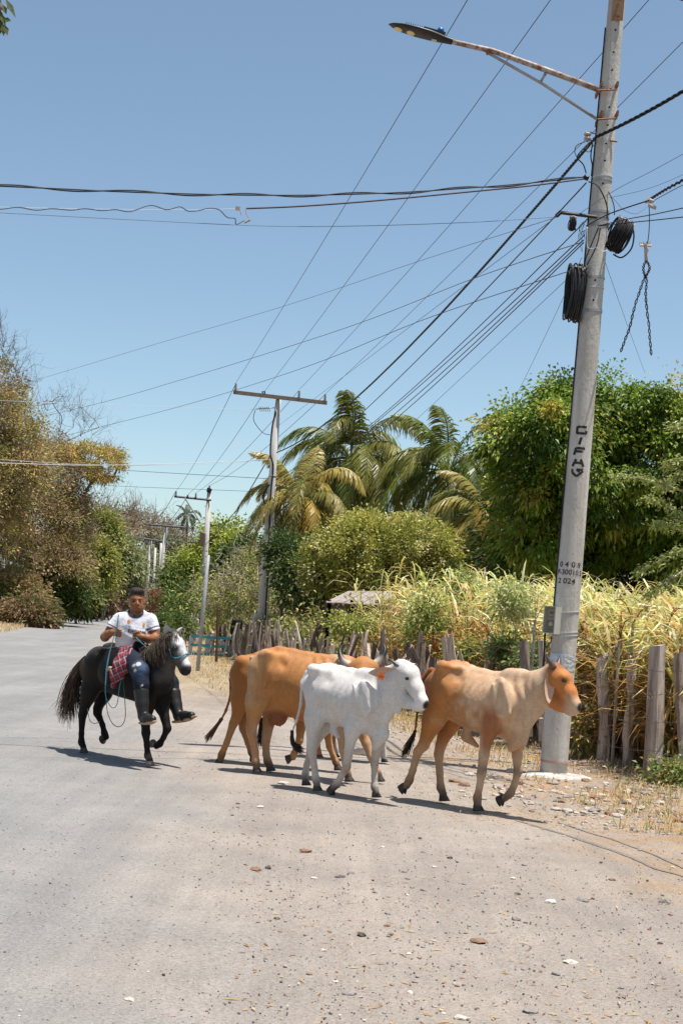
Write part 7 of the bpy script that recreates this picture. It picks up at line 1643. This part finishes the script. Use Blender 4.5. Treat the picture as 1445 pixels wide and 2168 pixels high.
# ---- saddle -------------------------------------------------------------------------
sad = empty('saddle', frH.world(PH(262, 1380, 0))[0], 'dark leather saddle under the rider with a pale wooden stirrup peg', 'saddle')
M_lea = mat('dark_leather', (.007, .005, .004), .55, (.016, .011, .008), 15, bump=.2, spec=.15)
s = Sdf([PH(225, 1380)[0]-.05, -.34, .7], [PH(305, 1380)[0]+.05, .34, 1.45], .011)
for sg in (1, -1):
    s.ell(PH(262, 1392, 0)+np.array([0, sg*.15, -.10]), (.20, .09, .20), rot3((1, 0, 0), sg*.25), .04)
s.ell(PH(262, 1382, 0)+np.array([0, 0, -.02]), (.25, .16, .07), None, .04)
s.ell(PH(236, 1374, 0)+np.array([0, 0, .0]), (.04, .13, .07), None, .04)
s.ell(PH(294, 1374, 0)+np.array([0, 0, .02]), (.035, .08, .08), None, .04)
body_mesh(frH, s, 'seat', sad, lambda V: np.ones((len(V), 3)), M_lea)
a = Acc(); a.tube([frH.world(PH(227, 1418, .26))[0], frH.world(PH(233, 1415, .27))[0], frH.world(PH(243, 1417, .28))[0]], [.02, .022, .015], 8)
a.build('peg', mat('pale_wood', (.42, .30, .17), .6), sad, True)

# ---- rider ----------------------------------------------------------------------------
OR = frH.world(PH(268, 1385, 0))[0]
frR = Frame(OR, 0); PR = frR.P
rider = empty('person', (OR[0], OR[1], OR[2]-.1), 'rider in a white football shirt, ripped jeans and black rubber boots on the grey horse', 'person')
SK = np.array([.24, .092, .036])
M_skin = mat('skin', (.85, .85, .85), .5, (1.08, 1.05, 1.05), 40, tint=True, spec=.35)
def mk(lo, hi, h): return Sdf(lo, hi, h)
def HP(px, py, l):                                                # a point given in the horse's frame, expressed in the rider's
    w_ = frH.world(PH(px, py, l))[0]-frR.O; return np.array([np.dot(w_, frR.F), np.dot(w_, frR.N), w_[2]])
def HL(px, py, l, r): return (*HP(px, py, l), r)
lo = [PR(208, 1380)[0], -.55, PR(260, 1530)[2]-.02]; hi = [PR(425, 1380)[0], .62, PR(260, 1238)[2]]
s = mk([PR(208, 1380)[0], -.35, PR(260, 1400)[2]], [PR(350, 1380)[0], .5, PR(260, 1238)[2]], .0075)
def L(*p): return (*PR(p[0], p[1], p[2]), p[3])
# torso core, neck, head
s.chain([L(270, 1378, 0, .115), L(274, 1345, 0, .115), L(282, 1318, 0, .125)], .8, .05)
s.chain([L(262, 1309, 0, .050), L(308, 1310, 0, .050)], 1, .05)
s.chain([L(286, 1306, 0, .06), L(288, 1292, .02, .056)], 1, .04)
s.ell(PR(289, 1270, .0), (.079, .095, .108), rot3((0, 1, 0), .04), .02)
s.ell(PR(290, 1284, .045), (.060, .060, .058), None, .035)           # jaw and cheeks
s.ell(PR(290.5, 1291, .075), (.022, .022, .018), None, .03)         # chin
s.cone(PR(290.8, 1271, .090), PR(291.3, 1279.5, .112), .009, .0145, 1, .014)   # nose
for sx in (-1, 1): s.ell(PR(291.2+sx*2.3, 1280.3, .104), (.008, .008, .006), None, .008)
s.ell(PR(291, 1286, .098), (.025, .014, .0065), None, .010)
s.ell(PR(291, 1289, .096), (.020, .013, .007), None, .009)
for sx in (-1, 1):
    s.ell(PR(290.5+sx*7.6, 1272.0, .098), (.019, .016, .012), None, .012, 'sub')
    s.cone(PR(290.5+sx*3.5, 1267.5, .092), PR(290.5+sx*11.5, 1267.5, .078), .009, .007, 1, .012)
    s.ell(PR(289.3+sx*16.2, 1276, -.01), (.012, .022, .030), rot3((0, 0, 1), sx*.3), .010)
# arms
RA = [L(251, 1311, 0, .046), L(235, 1333, .02, .047), L(222, 1349, .05, .043), L(229, 1343, .17, .038), L(237, 1339, .22, .029)]
LA = [L(320, 1313, 0, .046), L(328, 1336, .02, .048), L(329, 1352, .06, .045), L(313, 1352, .17, .040), L(302, 1349, .21, .030)]
for Aa in (RA, LA): s.chain(Aa, 1, .03)
# hands: palm, four curled fingers, thumb
def hand(wr, dirx, up, k=1):
    wr = np.array(wr[:3]); d = unit(dirx); u = unit(np.array(up) - d*np.dot(up, d)); f = unit(np.cross(d, u))
    if f[1] < 0: f = -f
    s.cone(wr, wr+d*.045, .030, .032, 1, .02); s.cone(wr+d*.03+u*.018, wr+d*.07+u*.022, .018, .018, 1, .015); s.cone(wr+d*.03-u*.018, wr+d*.066-u*.024, .018, .016, 1, .015)
    for i, (o, ln) in enumerate(((.030, .030), (.010, .034), (-.011, .031), (-.031, .026))):
        a = wr+d*.072+u*o+f*.012; b = a+d*ln*.75+f*.008; c = b+f*-.028+d*.002; e = c-d*.020+f*-.004
        s.cone(a, b, .0105, .010, 1, .004); s.cone(b, c, .010, .0092, 1, .003); s.cone(c, e, .0092, .0085, 1, .003)
    a = wr+d*.028+u*.03; b = a+d*.03+u*.016+f*.012; c = b+d*.024-u*.008+f*.006
    s.cone(a, b, .0135, .0115, 1, .008); s.cone(b, c, .0115, .0095, 1, .004)
hand(RA[-1], (1, .25, -.02), (.1, .1, 1)); hand(LA[-1], (-1, .2, .12), (-.1, .1, 1))
def skinc(V):
    n = vnoise(V, 30, 41); c = np.tile(SK, (len(V), 1))*(.9+.2*n[:, None])
    for sx in (-1, 1):
        e = PR(290.5+sx*7.4, 1273.2, .085); d = np.linalg.norm((V-e)*[1, 1, 1.9], axis=1); c = mixc(c, np.array([.012, .009, .008]), (1-sstep(.012, .018, d)))
        e2 = PR(290.5+sx*7.8, 1268.0, .09); d = np.linalg.norm((V-e2)*[.62, .6, 2.6], axis=1); c = mixc(c, np.array([.02, .012, .01]), (1-sstep(.009, .015, d))*.9)
    lp = PR(291, 1287.5, .10); d = np.linalg.norm((V-lp)*[.7, 1, 2.0], axis=1); c = mixc(c, np.array([.26, .075, .05]), (1-sstep(.012, .02, d))*.85)
    l2 = PR(291, 1287.6, .10); d = np.linalg.norm((V-l2)*[.6, 1, 6.0], axis=1); c = mixc(c, np.array([.05, .015, .012]), (1-sstep(.009, .016, d))*.8)
    for sx in (-1, 1):
        d = np.linalg.norm(V-PR(291.2+sx*1.6, 1282.3, .108), axis=1); c = mixc(c, np.array([.05, .015, .01]), 1-sstep(.003, .006, d))
    return c
body_mesh(frR, s, 'body', rider, skinc, M_skin, sm=1)
# hair
s = mk([PR(265, 1270)[0], -.14, PR(289, 1300)[2]], [PR(315, 1270)[0], .14, PR(289, 1236)[2]], .006)
s.ell(PR(289, 1265, -.014), (.083, .096, .104), rot3((0, 1, 0), .04), .01)
s.ell(PR(290, 1252.5, .022), (.070, .070, .040), rot3((0, 1, 0), .10), .025)
s.ell(PR(297, 1251, .05), (.035, .035, .026), None, .02)
s.ell(PR(291, 1276.5, .095), (.074, .085, .078), None, .010, 'sub')
s.ell(PR(290, 1300, -.0), (.15, .15, .075), None, .01, 'sub')
for sx in (-1, 1): s.ell(PR(289.3+sx*16.5, 1278, .03), (.016, .045, .035), None, .008, 'sub')
sl, X, Y, Z = s.sub(s.lo, s.lo+s.h*(s.n-1)); s.F[sl] += (.0022*np.sin(X*420+20*Y)*np.sin(Y*380)*np.cos(Z*330+X*90)).astype(np.float32)
body_mesh(frR, s, 'hair', rider, lambda V: np.ones((len(V), 3)), mat('hair_black', (.012, .008, .007), .55, (.05, .028, .02), 60, bump=.5, bscale=260), sm=0)
# shirt
M_shirt = mat('shirt_cloth', (.92, .92, .93), .85, (1.02, 1.02, 1.02), 9, bump=.7, bscale=16, tint=True)
s = mk([PR(222, 1380)[0], -.32, PR(260, 1392)[2]], [PR(348, 1380)[0], .32, PR(260, 1285)[2]], .008)
s.chain([L(273, 1374, 0, .140), L(275, 1358, .02, .140), L(281, 1335, .015, .158), L(285, 1320, 0, .155)], .78, .05)
s.chain([L(257, 1310, 0, .058), L(316, 1311, 0, .058)], 1, .05)
s.chain([L(279, 1304, 0, .064), L(296, 1304, 0, .064)], 1, .04)
s.chain([L(251, 1311, 0, .064), L(236, 1331, .02, .068)], 1, .035); s.chain([L(320, 1313, 0, .064), L(326, 1336, .02, .068)], 1, .035)
s.cone(PR(232.5, 1341, .03), PR(224, 1356, .04), .080, .08, 1, .008, 'sub'); s.cone(PR(329, 1347, .03), PR(331, 1362, .06), .082, .08, 1, .008, 'sub')
s.cone(PR(287, 1302, .03), PR(289, 1285, .05), .062, .075, 1, .01, 'sub')
sl, X, Y, Z = s.sub(s.lo, s.lo+s.h*(s.n-1)); zc = PR(275, 1352)[2]
s.F[sl] += (.007*np.sin((Z+.35*X)*62+6*X)*np.exp(-((Z-zc)/.10)**2)*sstep(-.02, .06, Y)).astype(np.float32)
def shc(V):
    c = np.tile([.66, .65, .68], (len(V), 1))
    for cx, cy, l in ((235.5, 1331, .02), (329.5, 1334, .02)):
        a = PR(cx, cy, l); d0 = unit(PR(cx, cy, l)-(PR(248, 1309, 0) if cx < 280 else PR(321, 1311, 0))); t = (V-a)@d0
        near = np.linalg.norm(V-a, axis=1) < .12; c = mixc(c, np.array([.03, .03, .06]), sstep(-.034, -.028, t)*(1-sstep(-.020, -.014, t))*near*1.0)
    nk = PR(287.5, 1297, .05); d = np.linalg.norm((V-nk)*[1, .8, 1], axis=1); c = mixc(c, np.array([.02, .022, .04]), (1-sstep(.082, .088, d))*1.0)
    return c
shirt = body_mesh(frR, s, 'shirt', rider, shc, M_shirt)
# prints on the shirt (project onto its front)
from mathutils.bvhtree import BVHTree
def proj_on(ob, pts, off=.004):
    me = ob.data; bv = BVHTree.FromPolygons([v.co for v in me.vertices], [p.vertices for p in me.polygons]); out = []
    for p in pts:
        d = unit(p-CAM); h = bv.ray_cast(Vector(CAM+d*8), Vector(d)); out.append(np.array(h[0])-d*off if h[0] is not None else np.array(p))
    return out
def shirt_text(txt, px, py, size, tilt=0, name='lettering', mt=M_ink):
    V, F = text_mesh(txt, 1.0, 0, .02); ct, sn = math.cos(tilt), math.sin(tilt)
    pts = [W(px+(v[0]*ct-v[1]*sn)*size, py-(v[0]*sn+v[1]*ct)*size, OR[1]) for v in V]
    pts = proj_on(shirt, pts); me = bpy.data.meshes.new(name); me.from_pydata([tuple(p) for p in pts], [], F); me.update()
    return link(name, me, mt, rider)
shirt_text('Emirates', 290, 1337.5, 11, -.08); shirt_text('FLY BETTER', 294, 1341.8, 3.6, -.08)
def disc(px, py, rx, ry, name, mt):
    pts = [W(px, py, OR[1])]+[W(px+rx*math.cos(a)*(1 if math.sin(a) > -.3 else .8), py-ry*math.sin(a), OR[1]) for a in np.linspace(0, 2*math.pi, 14, endpoint=False)]
    pts = proj_on(shirt, pts); me = bpy.data.meshes.new(name); me.from_pydata([tuple(p) for p in pts], [], [(0, 1+i, 1+(i+1) % 14) for i in range(14)]); link(name, me, mt, rider)
disc(272.5, 1315.5, 3.2, 4.2, 'patch', mat('patch_orange', (.75, .22, .03), .7)); disc(304.5, 1323, 2.6, 4.6, 'crest', mat('crest', (.35, .07, .06), .7, (.6, .4, .1), 90))
shirt_text('AA', 274, 1327, 4.2, -.05, 'logo')
# jeans
M_jean = mat('denim', (.85, .85, .85), .85, (1.1, 1.1, 1.1), 30, bump=.6, bscale=22, tint=True)
s = mk([PR(222, 1380)[0], -.55, PR(260, 1510)[2]], [PR(392, 1380)[0], .85, PR(260, 1364)[2]], .0095)
s.chain([L(272, 1392, 0, .15), L(274, 1372, 0, .135)], .85, .05)
s.chain([L(266, 1390, .05, .115), HL(284, 1404, .22, .105), HL(296, 1421, .30, .092), HL(299, 1450, .30, .075), HL(300, 1478, .29, .062)], 1, .03)
s.chain([L(284, 1388, -.02, .11), HL(318, 1402, -.16, .10), HL(350, 1424, -.27, .088), HL(363, 1446, -.28, .072), HL(369, 1476, -.28, .064)], 1, .03)
def jc(V):
    n = vnoise(V, 14, 51); n2 = vnoise(V, 40, 52); c = np.tile([.006, .010, .022], (len(V), 1))*(.7+.7*n[:, None])
    k = HP(293, 1414, .38); d = np.linalg.norm((V-k)*[1, .6, .75], axis=1); c = mixc(c, np.array([.045, .08, .14]), (1-sstep(.04, .12, d))*.8)
    for hx, hy, r in ((285, 1410, .016), (292, 1404, .024), (288, 1420, .012), (298, 1452, .014), (299, 1408, .014)):
        d = np.linalg.norm((V-HP(hx, hy, .37))*[1, .6, 1], axis=1)+.02*(n2-.5); c = mixc(c, np.array([.50, .47, .44]), (1-sstep(r, r+.012, d)))
    d = np.linalg.norm((V-HP(290, 1415, .38))*[1, .6, 1.2], axis=1)+.01*(n2-.5); c = mixc(c, np.array([.012, .02, .04]), (1-sstep(.008, .014, d)))
    crease_shade = .75+.5*vnoise(V*[1, 1, 3.0], 16, 53); c = c*crease_shade[:, None]  # light and dark of creases put into the denim colour as noise bands
    return c
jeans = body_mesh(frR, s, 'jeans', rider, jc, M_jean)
# boots
M_boot = mat('rubber_boot', (.008, .008, .008), .42, (.022, .020, .018), 6, spec=.35); M_sole = mat('boot_sole', (.34, .24, .15), .8)
def boot(pts, toe, solepts):
    s = mk(np.array([min(p[0] for p in pts+toe)-.1, min(p[1] for p in pts+toe)-.1, min(p[2] for p in pts+toe)-.1]), np.array([max(p[0] for p in pts+toe)+.1, max(p[1] for p in pts+toe)+.1, max(p[2] for p in pts+toe)+.1]), .008)
    s.chain(pts, 1, .02); s.chain(toe, 1, .03)
    s.cone(pts[0][:3], np.array(pts[0][:3])+(np.array(pts[0][:3])-np.array(pts[1][:3]))*.4, .060, .08, 1, .005, 'sub')
    b = body_mesh(frR, s, 'boot', rider, lambda V: np.ones((len(V), 3)), M_boot, sm=1)
    a = Acc(); a.tube([frR.world(np.array(p[:3]))[0] for p in solepts], [p[3] for p in solepts], 10, flat=.45); a.build('boot_sole', M_sole, b, True)
boot([HL(299, 1464, .30, .078), HL(301, 1490, .30, .066), HL(303, 1513, .30, .056)], [HL(303, 1521, .30, .044), HL(312, 1522, .31, .048), HL(323, 1523, .31, .038)],
     [HL(298, 1531, .30, .032), HL(306, 1531.5, .30, .038), HL(318, 1530.5, .31, .044), HL(329, 1527.5, .31, .02)])
boot([HL(366, 1468, -.28, .082), HL(371, 1492, -.28, .068), HL(377, 1511, -.28, .058)], [HL(377, 1519, -.28, .046), HL(391, 1517, -.27, .052), HL(405, 1515, -.26, .040)],
     [HL(368, 1529, -.28, .032), HL(381, 1527, -.28, .042), HL(398, 1523, -.27, .048), HL(415, 1516, -.26, .02)])
# checked flannel shirt tied round the waist
def plaid():
    M = bpy.data.materials.new('plaid_flannel'); M.use_nodes = True; n = M.node_tree.nodes; Lk = M.node_tree.links; b = n['Principled BSDF']; b.inputs['Roughness'].default_value = .9
    tc = n.new('ShaderNodeTexCoord'); prev = None
    base = (.27, .022, .022, 1)
    def band(ax, sc, lo, col, prev, fac=1.0, rot=.5):
        mp = n.new('ShaderNodeMapping'); mp.inputs['Rotation'].default_value = (0, rot, 0); Lk.new(tc.outputs['Object'], mp.inputs[0])
        sp = n.new('ShaderNodeSeparateXYZ'); Lk.new(mp.outputs[0], sp.inputs[0])
        m1 = n.new('ShaderNodeMath'); m1.operation = 'MULTIPLY'; m1.inputs[1].default_value = sc; Lk.new(sp.outputs[ax], m1.inputs[0])
        m2 = n.new('ShaderNodeMath'); m2.operation = 'FRACT'; Lk.new(m1.outputs[0], m2.inputs[0])
        m3 = n.new('ShaderNodeMath'); m3.operation = 'LESS_THAN'; m3.inputs[1].default_value = lo; Lk.new(m2.outputs[0], m3.inputs[0])
        m4 = n.new('ShaderNodeMath'); m4.operation = 'MULTIPLY'; m4.inputs[1].default_value = fac; Lk.new(m3.outputs[0], m4.inputs[0])
        mx = n.new('ShaderNodeMix'); mx.data_type = 'RGBA'; Lk.new(m4.outputs[0], mx.inputs[0])
        if prev is None: mx.inputs[6].default_value = base
        else: Lk.new(prev, mx.inputs[6])
        mx.inputs[7].default_value = (*col, 1); return mx.outputs[2]
    o = band(0, 16, .42, (.03, .02, .05), None, .75); o = band(2, 16, .42, (.03, .02, .05), o, .6)
    o = band(0, 16, .10, (.42, .36, .36), o, .55); o = band(2, 16, .10, (.42, .36, .36), o, .55)
    Lk.new(o, b.inputs['Base Color']); return M
M_pl = plaid()
s = mk([PR(215, 1380)[0], -.34, PR(260, 1485)[2]], [PR(330, 1380)[0], .75, PR(260, 1355)[2]], .0095)
s.chain([L(252, 1379, .06, .055), L(270, 1378, .15, .05), L(292, 1374, .14, .045), L(310, 1371, .05, .045)], .8, .03)
s.chain([L(250, 1380, -.06, .06), L(272, 1380, -.12, .06), L(306, 1374, -.06, .05)], .8, .03)
s.chain([L(262, 1384, .17, .06), HL(257, 1398, .26, .062), HL(250, 1412, .31, .06), HL(244, 1430, .33, .055), HL(238, 1454, .34, .028)], .6, .03)
s.chain([L(275, 1380, .19, .05), HL(272, 1397, .28, .06), HL(264, 1410, .33, .06), HL(252, 1432, .34, .05)], .5, .03)
s.chain([L(302, 1378, .15, .035), L(309, 1392, .15, .035), L(311, 1408, .14, .022)], .8, .03)
sl, X, Y, Z = s.sub(s.lo, s.lo+s.h*(s.n-1)); s.F[sl] += (.006*np.sin(X*95+Z*35)).astype(np.float32)
fl = body_mesh(frR, s, 'flannel_shirt', rider, lambda V: np.ones((len(V), 3)), M_pl)
# ropes held in both hands
def rope(pts, r, label, mt, n=40, cat='rope'):
    P = np.array([frR.world(PR(*p))[0] for p in pts]); t = np.linspace(0, 1, len(P)); tt = np.linspace(0, 1, n)
    Q = np.zeros((n, 3)); k = (len(P)-1)
    for i, u in enumerate(tt):                                     # Catmull-Rom
        x = u*k; j = min(int(x), k-1); f = x-j; p = [P[max(0, min(k, j+d))] for d in (-1, 0, 1, 2)]
        Q[i] = .5*((2*p[1])+(-p[0]+p[2])*f+(2*p[0]-5*p[1]+4*p[2]-p[3])*f*f+(-p[0]+3*p[1]-3*p[2]+p[3])*f**3)
    a = Acc(); a.tube(Q, r, 5); o = a.build('rope', mt, None, True); return tag(o, label, cat)
rope([(251, 1301, .33), (249, 1318, .33), (247, 1335, .32), (244, 1344, .31)], .0065, 'teal rope end standing up out of the rider\'s raised fist', M_teal)
rope([(244, 1338, .32), (238, 1360, .36), (231, 1390, .40), (226, 1430, .42), (224, 1470, .42), (228, 1510, .42), (240, 1534, .42), (255, 1538, .42), (265, 1520, .42), (264, 1480, .42), (261, 1440, .42), (262, 1415, .42), (268, 1385, .36), (276, 1358, .30), (284, 1350, .28)], .0042,
     'long teal rope looping low between the rider\'s two hands', mat('rope_teal_grey', (.05, .18, .23), .7, (.07, .07, .08), 3), n=90)
rope([(262, 1398, .40), (260, 1425, .43), (253, 1455, .44), (248, 1490, .44), (239, 1499, .44), (229, 1488, .44), (223, 1465, .43), (226, 1410, .42), (236, 1365, .36)], .0042, 'teal rope in a short loop hanging beside the saddle', M_teal, n=60)
rope([(288, 1350, .30), (302, 1364, .26), (318, 1376, .20), (336, 1382, .12)], .006, 'pale teal rein from the rider\'s lower hand over the horse\'s neck', M_teal, n=24)
rope([(230, 1500, .1), (185, 1500, .1), (190, 1525, .1), (200, 1532, .1), (212, 1528, .1)][1:], .004, 'thin cord trailing behind the horse\'s hind legs', mat('cord_grey', (.2, .18, .15), .8), n=24)
print('triangles', sum(len(o.data.loops)-2*len(o.data.polygons) for o in bpy.data.objects if o.type == 'MESH'), 'objects', len(bpy.data.objects))
